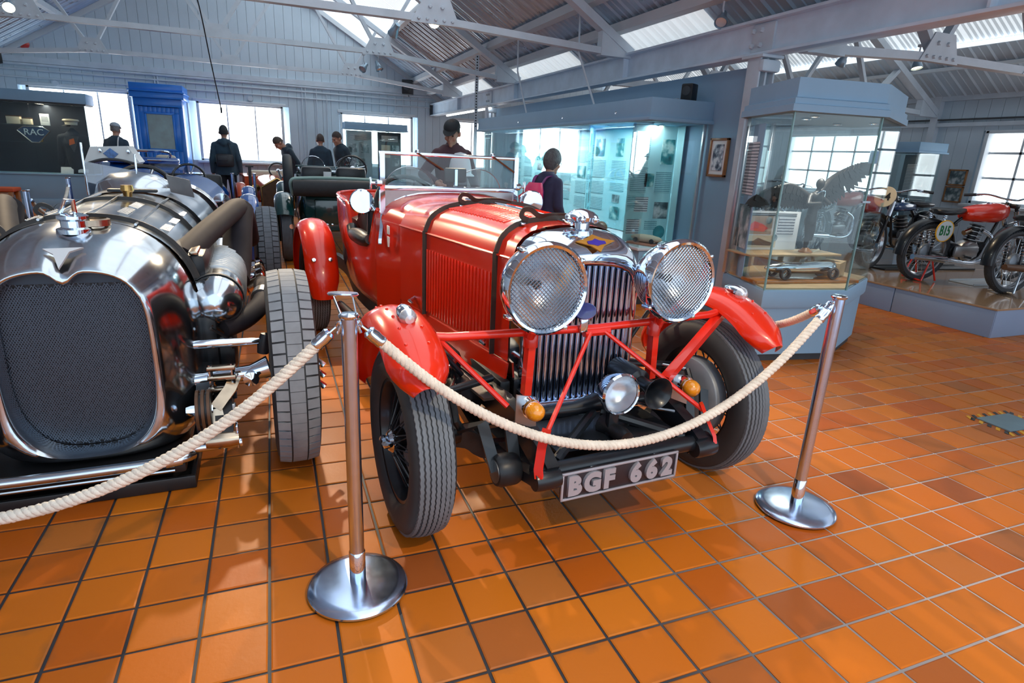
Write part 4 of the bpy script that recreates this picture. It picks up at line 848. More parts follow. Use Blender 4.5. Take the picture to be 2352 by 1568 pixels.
# engine banks, exhausts and running gear on both sides
for s in (-1, 1):
    bk = obj('cylinder_bank', MB().lathe([(0, -.10), (.05, -.095), (.09, -.07), (.118, -.02), (.125, .04), (.125, 1.1), (.1, 1.15), (0, 1.16)], (s * .485, .26, .715), (0, 1, .03), 28), m_alu, nap, smooth=60)
    fn = MB()
    for k in range(14): fn.lathe([(.120, -.008), (.137, -.004), (.137, .004), (.120, .008)], (s * .485, .48 + k * .045, .72 + k * .001), (0, 1, 0), 20, 0, 360)
    obj('cooling_fins', fn, m_alud, bk, kind='stuff')
    obj('bank_strap', MB().lathe([(.127, -.012), (.131, -.012), (.131, .012), (.127, .012)], (s * .485, .30, .715), (0, 1, .03), 28, close=True), m_dark, bk)
    obj('cam_cover', MB().box((s * .40, .78, .86), (.12, .9, .16), .05, None), m_engine, nap)
    obj('cover_rail', MB().box((s * .405, .62, .94), (.04, .6, .02), .006), m_bronze, nap)
    ex = [(s * .34, .42, .90), (s * .42, .70, .965), (s * .52, 1.05, 1.03), (s * .575, 1.25, 1.06), (s * .61, 1.42, 1.05), (s * .63, 1.58, .97), (s * .64, 1.72, .86), (s * .64, 2.0, .78), (s * .60, 3.0, .72), (s * .52, 4.2, .68)]
    obj('exhaust_pipe', MB().tube(smooth_path(ex, 5), .062, 16), m_exhaust, nap)
    obj('exhaust_collector', MB().tube(smooth_path([(s * .60, 1.38, 1.05), (s * .585, 1.25, .95), (s * .57, 1.1, .80), (s * .55, .95, .68)], 5), [.085] * 16, 14), m_exhaust, nap)
    obj('lower_pipe', MB().tube(smooth_path([(s * .50, .22, .585), (s * .60, .33, .60), (s * .68, .48, .635), (s * .70, .66, .66), (s * .70, .9, .66)], 5), .05, 14), m_exhaust, nap)
    obj('pipe_collar', MB().cyl((s * .69, .56, .648), (s * .70, .63, .658), .058, n=16), m_alud, nap)
    st = MB()
    for k in range(4): st.tube([(s * .49, .26 + k * .05, .66), (s * .56, .30 + k * .05, .62)], .016, 6)
    obj('port_stubs', st, m_alud, nap, kind='stuff')
    for k in range(4): obj('carburettor', MB().lathe([(0, 0), (.05, 0), (.05, .03), (.035, .04), (.035, .10), (.05, .11), (.05, .14), (0, .15)], (s * .58, 1.05 + k * .2, .60), (s, 0, .4), 14), m_chrome if k % 2 else m_bronze, nap)
    for k in range(3): obj('fuel_pipe', MB().tube(smooth_path([(s * .5, .9 + k * .25, .84), (s * .57, 1.0 + k * .25, .80), (s * .60, 1.05 + k * .25, .70)], 4), .009, 6), m_chrome, nap)
    obj('frame_rail', MB().tube(smooth_path([(s * .42, -.20, .26), (s * .42, .1, .36), (s * .42, .8, .40), (s * .42, 3.3, .44)], 4), 1, flat=(.06, .14)), m_engine, nap)
    obj('drag_link', MB().tube([(s * .38, .02, .575), (s * .56, .02, .575), (s * .685, .03, .57)], [.02, .02, .014], 12), m_chrome, nap)
    obj('steering_joint', MB().lathe([(0, -.05), (.025, -.045), (.03, 0), (.022, .05), (0, .055)], (s * .685, .03, .555), (.2, 0, 1), 12), m_engine, nap)
    obj('axle_beam', MB().tube([(s * .2, .0, .40), (s * .5, -.0, .42), (s * .62, 0, .43), (s * .70, 0, .45)], [.03, .034, .036, .055], 14), m_chrome, nap)
    dm = obj('friction_damper', MB().lathe([(0, -.03), (.075, -.03), (.075, .03), (0, .03)], (s * .425, -.17, .335), (1, 0, 0), 30), m_engine, nap)
    for q in (-.022, 0, .022): obj('damper_disc', MB().lathe([(.055, q - .006), (.088, q - .006), (.088, q + .006), (.055, q + .006)], (s * .425, -.17, .335), (1, 0, 0), 30, close=True), m_brown, dm)
    obj('damper_nut', MB().lathe([(0, .06), (.018, .055), (.024, .03), (.024, -.03), (.018, -.05), (0, -.055)], (s * .405, -.17, .335), (s, 0, 0), 8), m_chrome, dm)
    obj('damper_arm', MB().tube([(s * .47, -.17, .335), (s * .53, -.12, .40), (s * .55, -.03, .42)], 1, flat=(.014, .05), up=(1, 0, 0)), m_bronze, nap)
    obj('damper_arm', MB().tube([(s * .47, -.17, .335), (s * .49, -.2, .22), (s * .47, -.22, .17)], 1, flat=(.014, .05), up=(1, 0, 0)), m_bronze, nap)
    for k, (yy, zz) in enumerate(((-.06, .485), (-.06, .44), (-.08, .39))): obj('spring_clamp', MB().box((s * .50, yy, zz), (.12, .04, .022), .006), m_bronze, nap)
    for q in (.455, .545): obj('u_bolt', MB().cyl((s * q, -.08, .34), (s * q, -.06, .50), .010, n=8), m_chrome, nap)
    for k in range(4): obj('spring_leaf', MB().tube(smooth_path([(s * .50, -.24 + k * .04, .235 + k * .004), (s * .50, -.08, .365 - k * .014), (s * .50, .25 - k * .04, .32)], 4), 1, flat=(.07, .012)), m_engine, nap)
    obj('spring_eye', MB().lathe([(0, -.065), (.03, -.065), (.034, -.03), (.034, .03), (.03, .065), (0, .065)], (s * .49, -.24, .215), (1, 0, 0), 16), m_bronze, nap)
    obj('shackle_bolt', MB().cyl((s * .36, -.23, .185), (s * .565, -.23, .19), .019, n=12), m_chrome, nap)
    obj('shackle_plate', MB().box((s * .55, -.23, .225), (.012, .05, .11), .006), m_chrome, nap)
    obj('axle_pin', MB().lathe([(0, -.02), (.03, -.02), (.035, .04), (0, .05)], (s * .62, -.03, .42), (0, -1, 0), 10), m_chrome, nap)
    obj('gauge_box', MB().box((s * .50, -.13, .29), (.10, .03, .10), .01), m_alud, nap)
for s in (-1, 1):
    obj('dark_filler_block', MB().box((s * .44, .42, .50), (.10, .5, .34), .04), m_engine, nap); obj('steering_box', MB().box((s * .50, .30, .46), (.12, .2, .2), .04), m_engine, nap)  # first block is a filler added to darken the area behind the axle
    for k in range(3): obj('oil_pipe', MB().tube(smooth_path([(s * .46, .12 + k * .06, .62), (s * .54, .2 + k * .05, .52), (s * .52, .25 + k * .05, .40)], 4), .008, 6), m_bronze if k == 1 else m_steelrod, nap)
for k in range(3): obj('hub_lever', MB().tube([(NX + .115, -.01, .47 - k * .055), (NX + .145, -.02, .44 - k * .055)], [.012, .016], 8), m_chrome, nap)
dt = thing('drip_tray', 'shallow black drip tray on the tiles under the silver racing car', 'tray', (.10, .73, 0), R(1.5))
obj('tray_base', MB().box((0, .05, .012), (.78, 1.3, .014)), m_black, dt)
for a in ((0, -.6, .78, .02), (0, .7, .78, .02)): obj('tray_side', MB().box((a[0], a[1], .032), (a[2], a[3], .06), .005), m_black, dt)
for a in ((-.38, .05, .02, 1.3), (.38, .05, .02, 1.3)): obj('tray_side', MB().box((a[0], a[1], .032), (a[2], a[3], .06), .005), m_black, dt)

# ================================================================ stanchions and ropes
m_post = mat('stanchion_chrome', (.62, .76, 1.0), .2, 1, rnoise=.05, nscale=30)
def rope_mat():
    return mat('cotton_rope', (.80, .73, .64), .85, noise=.14, nscale=30, bump=.3, bscale=240)
m_rope = rope_mat()
def stanchion(x, y, label, rz=0, h=.975):
    t = thing('rope_stanchion', label, 'stanchion', (x, y, 0), rz, 'chrome rope stanchions')
    obj('base', MB().lathe([(0, .004), (.160, .004), (.168, .010), (.168, .017), (.160, .026), (.13, .033), (.03, .036), (0, .036)], (0, 0, 0), n=56), m_post, t)
    obj('collar', MB().lathe([(.0, .034), (.027, .034), (.027, .15), (.023, .155)], (0, 0, 0), n=24), m_chrome, t)
    obj('pole', MB().cyl((0, 0, .036), (0, 0, h), .0242, n=28), m_post, t)
    obj('top_rim', MB().lathe([(.0225, h - .012), (.03, h - .006), (.031, h), (.027, h + .004), (0, h + .006)], (0, 0, 0), n=28), m_chrome, t)
    return t
st_l = stanchion(1.085, -.727, 'chrome stanchion topped by a small round sign disc, standing between the two front cars')
cpl = obj('sign_disc', MB().lathe([(0, .004), (.043, .004), (.046, 0), (.043, -.004), (0, -.005)], (-.012, .02, 1.035), (.05, .12, 1), 30), m_post, st_l)
for q in (-.028, .026): obj('sign_wire', MB().tube([(q * .8, .0, .98), (q - .012, .02, 1.032)], .0022, 5), m_chrome, cpl)
st_r = stanchion(2.985, -.80, 'chrome stanchion on the open tiles in front of the winged statue case')
def rope(name, pts, label, group, hooks=(True, True), r=.0135, pitch=.052):
    P = smooth_path(pts, 24); D = [0]
    for a, b in zip(P, P[1:]): D.append(D[-1] + (b - a).length)
    n = max(8, int(D[-1] / .007)); Q = []; j = 0
    for i in range(n + 1):
        d = D[-1] * i / n
        while j < len(D) - 2 and D[j + 1] < d: j += 1
        Q.append(P[j].lerp(P[j + 1], (d - D[j]) / max(1e-6, D[j + 1] - D[j])))
    t = thing(name, label, 'rope', Q[0], 0, group); o = Q[0].copy()
    for k in range(3):
        S_ = []
        for i, p in enumerate(Q):
            d = Q[min(i + 1, n)] - Q[max(i - 1, 0)]; x, y, _ = frame(d); a = 2 * PI * (k / 3 + D[-1] * i / n / pitch)
            S_.append(p - o + (x * math.cos(a) + y * math.sin(a)) * r * .62)
        obj('strand', MB().tube(S_, r * .78, 8), m_rope, t, smooth=80)
    for e, (i0, i1) in zip(hooks, ((0, 6), (n, n - 6))):
        if not e: continue
        d = (Q[i0] - Q[i1]).normalized(); b = Q[i0] - o; f = obj('ferrule', MB().lathe([(.0, -.05), (.018, -.05), (.021, -.044), (.019, -.03), (.021, -.018), (.019, -.004), (.021, .004), (.014, .012), (0, .012)], b, d, 18), m_chrome, t)
        h = e if isinstance(e, tuple) else None
        if h: tip = Vector(h) - o; mid = b + d * .035; obj('hook', MB().tube(smooth_path([b + d * .005, b + d * .02, b + d * .034, tip * .6 + (b + d * .03) * .4 + Vector((0, 0, .014)), tip + Vector((0, 0, .004)), tip * .75 + b * .25 - Vector((0, 0, .016))], 5), .005, 8), m_chrome, f)
    return t
def cat(a, b, sag, n=9, skew=0, bow=0):
    a, b = Vector(a), Vector(b); out = []
    for i in range(n + 1):
        t = i / n; p = a.lerp(b, t); p.z -= 4 * sag * t * (1 - t) * (1 + skew * (t - .5)); p.y -= bow * 4 * t * (1 - t); out.append(p)
    return out
L_, R_ = (1.085, -.727), (2.985, -.80)
rope('barrier_rope', cat((L_[0] + .062, L_[1], .915), (R_[0] - .055, R_[1], .915), .45, bow=.06), 'off-white twisted rope sagging in front of the red car', 'barrier ropes', ((L_[0] + .024, L_[1], .94), (R_[0] - .024, R_[1], .94)))
rope('barrier_rope', cat((L_[0] - .062, L_[1] + .008, .915), (-.95, -.56, .915), .49, bow=.03), 'off-white twisted rope sagging in front of the silver racing car', 'barrier ropes', ((L_[0] - .024, L_[1], .94), (-.99, -.56, .94)))
st_o = stanchion(-1.013, -.56, 'chrome stanchion just beyond the left edge, holding the rope of the silver racing car')
rope('barrier_rope', cat((R_[0] - .04, R_[1] + .045, .915), (3.40, .69, .915), .24), 'second off-white rope running back from the right stanchion behind the wing', 'barrier ropes', ((R_[0] - .02, R_[1] + .015, .94), (3.415, .727, .94)))
st_b = stanchion(3.42, .75, 'chrome stanchion mostly hidden behind the right headlamp of the red car')
# ================================================================ showcases
m_caseg = glass('case_glass', (.93, .985, .985), .01, .008, .4)
m_cyan = mat('pale_cyan_panel', (.42, .74, .80), .6, noise=.06, nscale=1.5)
m_teal = mat('teal_print', (.03, .22, .26), .5, noise=.3, nscale=20)
m_ply = mat('plywood', (.52, .36, .20), .5, noise=.2, nscale=6)
m_orangewood = mat('varnished_wood', (.42, .15, .03), .3, coat=.4, noise=.25, nscale=7)
m_cream = mat('cream_card', (.66, .58, .44), .6, noise=.06)
m_photo = ramp_mat('monochrome_photo', [(.3, (.012, .02, .028)), (.48, (.10, .15, .17)), (.62, (.5, .56, .58)), (.75, (.75, .78, .78))], 'noise', 9, .35)
m_photo2 = ramp_mat('teal_photo', [(.3, (.006, .05, .06)), (.5, (.03, .25, .28)), (.62, (.45, .7, .68)), (.75, (.8, .8, .75))], 'noise', 8, .35)
m_textc = ramp_mat('print_lines_cyan', [(0, (.40, .70, .76)), (.52, (.40, .70, .76)), (.6, (.12, .30, .36)), (1, (.12, .30, .36))], 'wave', 16, .6, wave_dir='Z', distort=1.6)
m_textw = ramp_mat('print_lines_white', [(0, (.66, .68, .72)), (.5, (.66, .68, .72)), (.6, (.16, .18, .22)), (1, (.16, .18, .22))], 'wave', 13, .6, wave_dir='Z', distort=1.6)
m_caseframe = mat('satin_aluminium', (.60, .65, .70), .3, .8, noise=.05)
def downlight(parent, c):
    d = obj('downlight', MB().lathe([(.0, 0), (.03, 0), (.036, -.008), (.03, -.012)], c, n=14), m_chrome, parent); obj('glow', MB().lathe([(0, -.006), (.026, -.006)], c, n=12), m_lampglow, d)
def case_lamp(loc, power, col=(.85, .96, 1)):
    l = bpy.data.lights.new('showcase_lamp', 'AREA'); l.shape = 'RECTANGLE'; l.size = .08; l.size_y = 1.2; l.energy = power; l.color = col
    o = bpy.data.objects.new('showcase_lamp', l); COL.objects.link(o); o.location = loc; return o
# ---- long case along the partition
lc = thing('display_case', 'long glass showcase with pale cyan text panels and a grey-blue canopy along the partition', 'showcase', (4.4, 2.82, 0))
LD, LL = .66, 5.3
obj('plinth', MB().box((LD / 2 + .03, LL / 2, .05), (LD - .06, LL - .04, .1)), m_dark, lc)
obj('skirting', MB().box((LD / 2, LL / 2, .19), (LD, LL, .2), .008), m_bluegrey, lc)
obj('base', MB().box((LD / 2 + .01, LL / 2, .435), (LD - .02, LL - .02, .29), .006), m_bluegrey, lc)
obj('shelf', MB().box((LD / 2, LL / 2, .595), (LD + .02, LL + .02, .03), .006), m_white, lc)
cn = obj('canopy', MB().box((LD / 2 - .02, LL / 2 - .02, 1.965), (LD + .08, LL + .08, .2), .006), m_bluegrey, lc)
obj('canopy_lip', MB().box((LD / 2 - .02, LL / 2 - .02, 1.872), (LD + .12, LL + .12, .035), .006), m_bluegrey, cn)
for y in (.25, 1.1, 2.1, 3.2, 4.3): downlight(cn, (.16, y, 1.852)); downlight(cn, (.4, y + .15, 1.852))
for y in (.6, 1.9, 3.4): obj('canopy_screw', MB().lathe([(0, .006), (.014, .005), (.016, 0)], (-.06, y, 1.95), (-1, 0, 0), 10), m_steelrod, cn)
n = 4
for k in range(n): obj('glass_pane', MB().box((.006, LL * (k + .5) / n, 1.23), (.008, LL / n - .006, 1.24)), m_caseg, lc, smooth=0)
obj('glass_pane', MB().box((LD / 2, .006, 1.23), (LD - .02, .008, 1.24)), m_caseg, lc, smooth=0); obj('glass_pane', MB().box((LD / 2, LL - .006, 1.23), (LD - .02, .008, 1.24)), m_caseg, lc, smooth=0)
obj('corner_post', MB().box((LD - .02, .0, 1.23), (.03, .03, 1.25), .004), m_caseframe, lc)
pw = LL / 5
def poster(parent, o, ux, items):
    """items: (kind, u, z, w, h) on a vertical panel starting at o along ux; panel is a part, prints its sub-parts"""
    o, ux = Vector(o), Vector(ux); nrm = Vector((0, 0, 1)).cross(ux)   # faces the visitors
    if nrm.dot(Vector((.897, -2.5, 0)) - (parent.location + o)) < 0: nrm = -nrm
    for kind, u, z, w, h in items:
        c = o + ux * u + Vector((0, 0, z)) + nrm * .006
        m = {'p': m_photo, 'q': m_photo2, 't': m_textc, 'w': m_textw, 'd': m_teal, 'c': m_cream}[kind]
        if kind == 'd': b = MB().lathe([(0, .003), (h / 2, .003), (h / 2, 0)], c, nrm, 24)
        else: b = MB().prism([c - ux * w / 2 - Vector((0, 0, h / 2)), c + ux * w / 2 - Vector((0, 0, h / 2)), c + ux * w / 2 + Vector((0, 0, h / 2)), c - ux * w / 2 + Vector((0, 0, h / 2))], nrm * -.002, nrm * .002)
        yield obj({'p': 'photo_print', 'q': 'photo_print', 't': 'text_block', 'w': 'text_block', 'd': 'round_print', 'c': 'print'}[kind], b, m, parent_panel[0], smooth=0)
parent_panel = [None]
def panel(parent, o, ux, w, z0, z1, items, m=None, name='panel'):
    o, ux = Vector(o), Vector(ux); nrm = Vector((0, 0, 1)).cross(ux)
    p = obj(name, MB().prism([o + Vector((0, 0, z0)), o + ux * w + Vector((0, 0, z0)), o + ux * w + Vector((0, 0, z1)), o + Vector((0, 0, z1))], nrm * -.003, nrm * .003), m or m_cyan, parent, smooth=0)
    parent_panel[0] = p; list(poster(parent, o, ux, items)); return p
rp = random.Random(3)
for k in range(5):
    it = []
    for col_ in (.28, .76):
        z = 1.74
        while z > .85:
            h = rp.choice((.1, .16, .22)); kind = rp.choice(('t', 't', 'p', 'q', 't')); it.append((kind, col_ * pw, z - h / 2, .34 if kind == 't' else rp.choice((.18, .24)), h)); z -= h + .05
    panel(lc, (LD - .03, .30 + k * (LL - .32) / 5, 0), (0, 1, 0), (LL - .32) / 5 - .012, .62, 1.85, it)
panel(lc, (.06, .42, 0), (1, 0, 0), LD - .10, .62, 1.85, [('q', .46, 1.58, .16, .26), ('t', .13, 1.62, .2, .22), ('t', .13, 1.28, .2, .26), ('q', .26, 1.28, .12, .14), ('t', .44, 1.26, .2, .22), ('w', .19, 1.02, .17, .16), ('t', .06, 1.05, .10, .12), ('p', .45, .96, .18, .18), ('w', .11, .78, .16, .16), ('t', .34, .80, .16, .10), ('d', .46, .72, .14, .15)])
panel(lc, (.05, 1.35, 0), (.55, .83, 0), .75, .62, 1.85, [('q', .2, 1.68, .12, .18), ('t', .18, 1.45, .22, .2), ('p', .42, 1.35, .10, .24), ('t', .56, 1.5, .2, .3), ('p', .42, 1.06, .10, .26), ('t', .57, 1.1, .2, .3), ('q', .16, .95, .1, .24), ('d', .45, .78, .2, .22), ('t', .16, 1.2, .2, .18)])
for y in (.9, 2.6, 4.3): case_lamp((4.4 + .3, 2.82 + y, 1.84), 20)
mc = thing('model_car', 'small cream streamlined model on a red base inside the near end of the long showcase', 'model', (4.62, 3.02, .612), R(25))
obj('model_base', MB().box((0, 0, .012), (.16, .40, .022), .004), mat('salmon_base', (.6, .25, .16), .5), mc)
obj('model_body', MB().loft([[(w * math.cos(2 * PI * k / 20), y, .07 + h * math.sin(2 * PI * k / 20)) for k in range(20)] for y, w, h in ((-.19, .01, .01), (-.15, .04, .028), (-.05, .06, .042), (.05, .056, .042), (.14, .03, .03), (.19, .006, .01))]), m_cream, mc, smooth=70)
for s in (-1, 1):
    for y in (-.1, .1): obj('model_wheel', MB().lathe([(0, -.01), (.024, -.01), (.026, 0), (.024, .01), (0, .01)], (s * .055, y, .05), (1, 0, 0), 14), m_rubber, mc)
hb = thing('framed_exhibit', 'brown framed exhibit lying in the middle of the long showcase', 'exhibit', (4.62, 4.25, .612), R(-10)); obj('exhibit_frame', MB().box((0, 0, .05), (.2, .34, .1), .01), m_brown, hb); obj('exhibit_card', MB().box((0, 0, .103), (.16, .28, .006)), m_paper, hb); obj('leather_cap', MB().sph((.05, -.2, .07), (.08, .1, .07)), m_brown, hb)

# ---- faceted showcase with the winged statue
HX = [(4.30, .92), (5.0, .80), (5.72, 1.2), (5.70, 1.65), (5.02, 1.86), (4.52, 1.62)]
def hexp(off, z):
    c = Vector((5.04, 1.30)); return [(c.x + (x - c.x) * (1 + off / .6), c.y + (y - c.y) * (1 + off / .45), z) for x, y in HX]
sc0 = thing('display_case', 'faceted glass showcase with grey-blue canopy holding a bronze winged statue', 'showcase', (0, 0, 0))
obj('plinth', MB().loft([hexp(-.05, 0), hexp(-.05, .08)]), m_dark, sc0); obj('base', MB().loft([hexp(-.025, .06), hexp(-.025, .47)]), m_bluegrey, sc0)
obj('base_cap', MB().loft([hexp(.0, .44), hexp(.01, .46), hexp(.01, .565), hexp(0, .58)]), m_white if 0 else m_bluegrey, sc0); obj('case_floor', MB().loft([hexp(-.02, .578), hexp(-.02, .592)]), m_ply, sc0)
for k in range(6):
    a, b_ = Vector(HX[k]), Vector(HX[(k + 1) % 6]); d = (b_ - a).normalized(); nn = Vector((d.y, -d.x)) * .004
    obj('glass_pane', MB().prism([(a.x + d.x * .003, a.y + d.y * .003, .58), (b_.x - d.x * .003, b_.y - d.y * .003, .58), (b_.x - d.x * .003, b_.y - d.y * .003, 1.84), (a.x + d.x * .003, a.y + d.y * .003, 1.84)], (nn.x, nn.y, 0), (-nn.x, -nn.y, 0)), m_caseg, sc0, smooth=0)
obj('corner_post', MB().box((4.52, 1.62, 1.21), (.04, .04, 1.26), .005), m_caseframe, sc0); obj('corner_post', MB().box((5.02, 1.86, 1.21), (.03, .03, 1.26), .005), m_caseframe, sc0)
for k in (0, 1): x, y = HX[k]; obj('glass_edge', MB().box((x, y, 1.21), (.012, .012, 1.26)), mat('green_glass_edge', (.22, .42, .42), .2), sc0)
cn = obj('canopy', MB().loft([hexp(.05, 1.84), hexp(.05, 1.885), hexp(.035, 1.89), hexp(.035, 1.925), hexp(.01, 1.935), hexp(.01, 2.06)]), m_bluegrey, sc0, smooth=0)
for x, y in ((4.62, 1.05), (4.75, 1.25), (5.35, 1.15), (5.3, 1.45)): downlight(cn, (x, y, 1.838))
obj('lock_plate', MB().box((5.03, .83, 1.57), (.07, .02, .09), .004), m_bluegrey, sc0); obj('hinge', MB().box((5.01, .80, 1.25), (.08, .015, .014)), m_steelrod, sc0)
case_lamp((5.0, 1.25, 1.82), 13, (1, .93, .85)).data.size_y = .3
panel(sc0, (4.40, 1.28, 0), (.38, .92, 0), .34, .60, 1.78, [('w', .17, 1.45, .24, .4), ('p', .17, 1.0, .28, .34)], m_bluegrey, 'text_panel')
shelf = thing('shelf_board', 'thin pale plywood shelf under the winged statue in the faceted showcase', 'shelf', (4.86, 1.34, .79), R(-4)); obj('board', MB().box((0, 0, 0), (.92, .30, .016), .003), m_ply, shelf)
for x in (-.42, .42): obj('bracket', MB().box((x, .0, -.105), (.012, .24, .19)), m_caseg, shelf)
ib = thing('information_board', 'white information card with a red car photograph behind the winged statue', 'sign', (4.62, 1.46, .80), R(-6))
obj('card', MB().box((.14, 0, .16), (.58, .006, .32)), m_paper, ib); m_sky = mat('sepia_print', (.45, .33, .26), .5, noise=.2)
pr_ = obj('photo_print', MB().box((.03, -.006, .205), (.26, .004, .15)), m_sky, ib); obj('red_car_print', MB().prism([(-.06, 0, .16), (.08, 0, .15), (.12, 0, .18), (.06, 0, .215), (-.02, 0, .235), (-.06, 0, .20)], (0, -.011, 0), (0, -.008, 0)), m_red, pr_)
pr_ = obj('photo_print', MB().box((.06, -.006, .07), (.32, .004, .10)), m_cream, ib); obj('dark_car_print', MB().prism([(-.05, 0, .04), (.17, 0, .035), (.18, 0, .06), (.10, 0, .08), (.04, 0, .10), (0, 0, .075), (-.05, 0, .07)], (0, -.011, 0), (0, -.008, 0)), m_dark, pr_)
for z, w in ((.30, .5), (.285, .5)): obj('text_line', MB().box((.14, -.006, z), (w, .003, .006)), m_dark, ib)
obj('text_block', MB().box((.30, -.006, .2), (.16, .003, .14)), m_textw, ib)
for x, z in ((.12, .245), (.2, .1)): obj('oval_portrait', MB().lathe([(0, .002), (.03, .002)], (x, -.009, z), (0, -1, 0), 18), m_photo, ib)
# statue: one winged figure, wings spread
m_bron = mat('dark_bronze', (.022, .018, .017), .5, .2, noise=.5, nscale=18, rnoise=.12, bump=.15, bscale=70)
def remesh(mb, name, vox, sm=6, m=None, parent=None, fac=.5):
    o = obj(name, mb, m, parent); md = o.modifiers.new('r', 'REMESH'); md.mode = 'VOXEL'; md.voxel_size = vox; md.use_smooth_shade = True
    if sm: s = o.modifiers.new('s', 'SMOOTH'); s.iterations = sm; s.factor = fac
    dg = bpy.context.evaluated_depsgraph_get(); dg.update(); me = bpy.data.meshes.new_from_object(o.evaluated_get(dg)); o.modifiers.clear(); o.data = me
    if m: me.materials.clear(); me.materials.append(m)
    me.shade_smooth(); return o
def cap_(mb, a, b, ra, rb=None, n=14): 
    rb = ra if rb is None else rb; mb.cyl(a, b, ra, rb, n); mb.sph(a, ra, n, 8); mb.sph(b, rb, n, 8); return mb
sx, sy, sz = 5.03, 1.24, .80
stt = thing('winged_statue', 'dark bronze statue of a robed figure with spread feathered wings, inside the faceted showcase', 'statue', (sx, sy + .05, sz), R(5)); stt.scale = (.88, .95, .97)
f = MB(); cap_(f, (0, 0, .03), (-.01, 0, .25), .018, .028); cap_(f, (.05, .03, .06), (.02, .0, .28), .018, .032); cap_(f, (0, 0, .26), (.01, 0, .36), .05, .042); cap_(f, (.01, 0, .36), (.02, -.005, .46), .042, .058); cap_(f, (-.05, 0, .47), (.09, 0, .47), .03, .03); cap_(f, (.02, 0, .48), (.03, -.01, .54), .022, .02); f.sph((.03, -.012, .575), (.034, .04, .045)); cap_(f, (-.06, 0, .47), (-.14, -.05, .41), .022, .018); cap_(f, (-.14, -.05, .41), (-.03, -.09, .42), .017, .014); cap_(f, (.09, 0, .47), (.14, -.05, .42), .022, .018)
f.loft([[(cx_ + r_ * math.cos(a * PI / 8), r_ * .7 * math.sin(a * PI / 8), z) for a in range(16)] for z, r_, cx_ in ((.10, .035, .03), (.18, .055, .02), (.26, .058, .01), (.32, .05, .0))])
fig = remesh(f, 'figure', .006, 4, m_bron, stt); obj('statue_base', MB().lathe([(0, 0), (.06, 0), (.058, .012), (.04, .025), (.025, .04), (0, .042)], (0.01, 0, 0), n=20), m_orangewood, stt)
obj('scarf', MB().tube(smooth_path([(-.05, -.05, .50), (.02, -.05, .52), (.08, -.03, .51), (.05, -.05, .47)], 5), 1, flat=(.018, .006)), m_chrome, stt)
fm = MB().loft([[(x * .5, y, 0) for x, y in ((-.03, 0), (-.034, .5), (-.03, .8), (0, 1), (.03, .8), (.034, .5), (.03, 0))], [(x * .5, y, .012) for x, y in ((-.03, 0), (-.034, .5), (-.03, .8), (0, 1), (.03, .8), (.034, .5), (.03, 0))]]).mesh('feather', m_bron)
for s, P, span in ((-1, [(-.04, .03, .46), (-.16, .05, .52), (-.32, .05, .555), (-.50, .05, .52), (-.60, .04, .49)], .17), (1, [(.08, .03, .46), (.18, .05, .56), (.32, .07, .64), (.50, .08, .705), (.66, .06, .745)], .21)):
    Q = smooth_path(P, 6); w_ = obj('wing', MB().tube(Q, [.030 - .022 * i / (len(Q) - 1) for i in range(len(Q))], 10), m_bron, stt)
    for row, (cnt, L0, yo) in enumerate(((22, 1.0, 0), (18, .62, -.012), (14, .36, -.022))):
        for k in range(cnt):
            t = k / (cnt - 1); p = Q[min(len(Q) - 1, int(t * (len(Q) - 1)))]; ln = span * L0 * (.55 + .7 * math.sin(min(1, t * 1.1) * PI * .62)) * (1.15 if t > .9 else 1)
            ang = -PI / 2 - s * .2 + s * (t ** 1.5) * (1.8 if s > 0 else 1.35); d = Vector((math.cos(ang), 0, math.sin(ang)))
            # feather mesh runs along +y, width along x
            yv = d; zv = Vector((0, 1, 0)); xv = yv.cross(zv)
            M = Matrix(((xv.x, yv.x, zv.x), (xv.y, yv.y, zv.y), (xv.z, yv.z, zv.z))).to_4x4(); o = link('feather', fm, w_, (p.x, p.y + yo, p.z)); o.rotation_euler = M.to_euler(); o.scale = (1.5, ln, 1)
# model racing car on its board below the shelf
mb_ = thing('model_board', 'varnished wooden board under the silver model racing car', 'board', (4.86, 1.12, .593), R(-6)); obj('board', MB().box((0, 0, .012), (.98, .20, .024), .004), m_orangewood, mb_)
md = thing('model_car', 'silver model racing car with spoked wheels on the board in the faceted showcase', 'model', (4.86, 1.12, .618), R(-6))
def eli(y, w, h, z, n=18): return [(y, w * math.cos(2 * PI * k / n), z + h * math.sin(2 * PI * k / n)) for k in range(n)]
obj('model_body', MB().loft([eli(-.36, .008, .01, .085), eli(-.30, .03, .03, .085), eli(-.18, .045, .048, .085), eli(-.05, .046, .042, .08), eli(.1, .044, .05, .085), eli(.25, .042, .05, .085), eli(.30, .034, .044, .085), eli(.31, .02, .03, .085)]), m_alu, md, smooth=70)
obj('model_screen', MB().box((-.02, 0, .135), (.006, .05, .03)), m_pane, md); obj('model_cockpit', MB().box((-.08, 0, .118), (.09, .05, .02), .008), m_dark, md)
for s in (-1, 1):
    for x in (-.22, .24):
        w_ = obj('model_wheel', MB().lathe([(.032, -.014), (.046, -.014), (.05, 0), (.046, .014), (.032, .014)], (x, s * .075, .05), (0, 1, 0), 24, close=True), m_rubber, md); p = MB()
        for k in range(12): p.tube([(x, s * .075, .05), (x + .034 * math.cos(k * PI / 6), s * .075, .05 + .034 * math.sin(k * PI / 6))], .0015, 4)
        obj('model_spokes', p, m_steelrod, w_, kind='stuff')
    obj('model_exhaust', MB().tube([(.2, s * .05, .1), (.05, s * .062, .095), (-.3, s * .06, .085)], .008, 6), m_chrome, md)
obj('model_axle', MB().cyl((.24, -.07, .05), (.24, .07, .05), .005), m_steelrod, md)
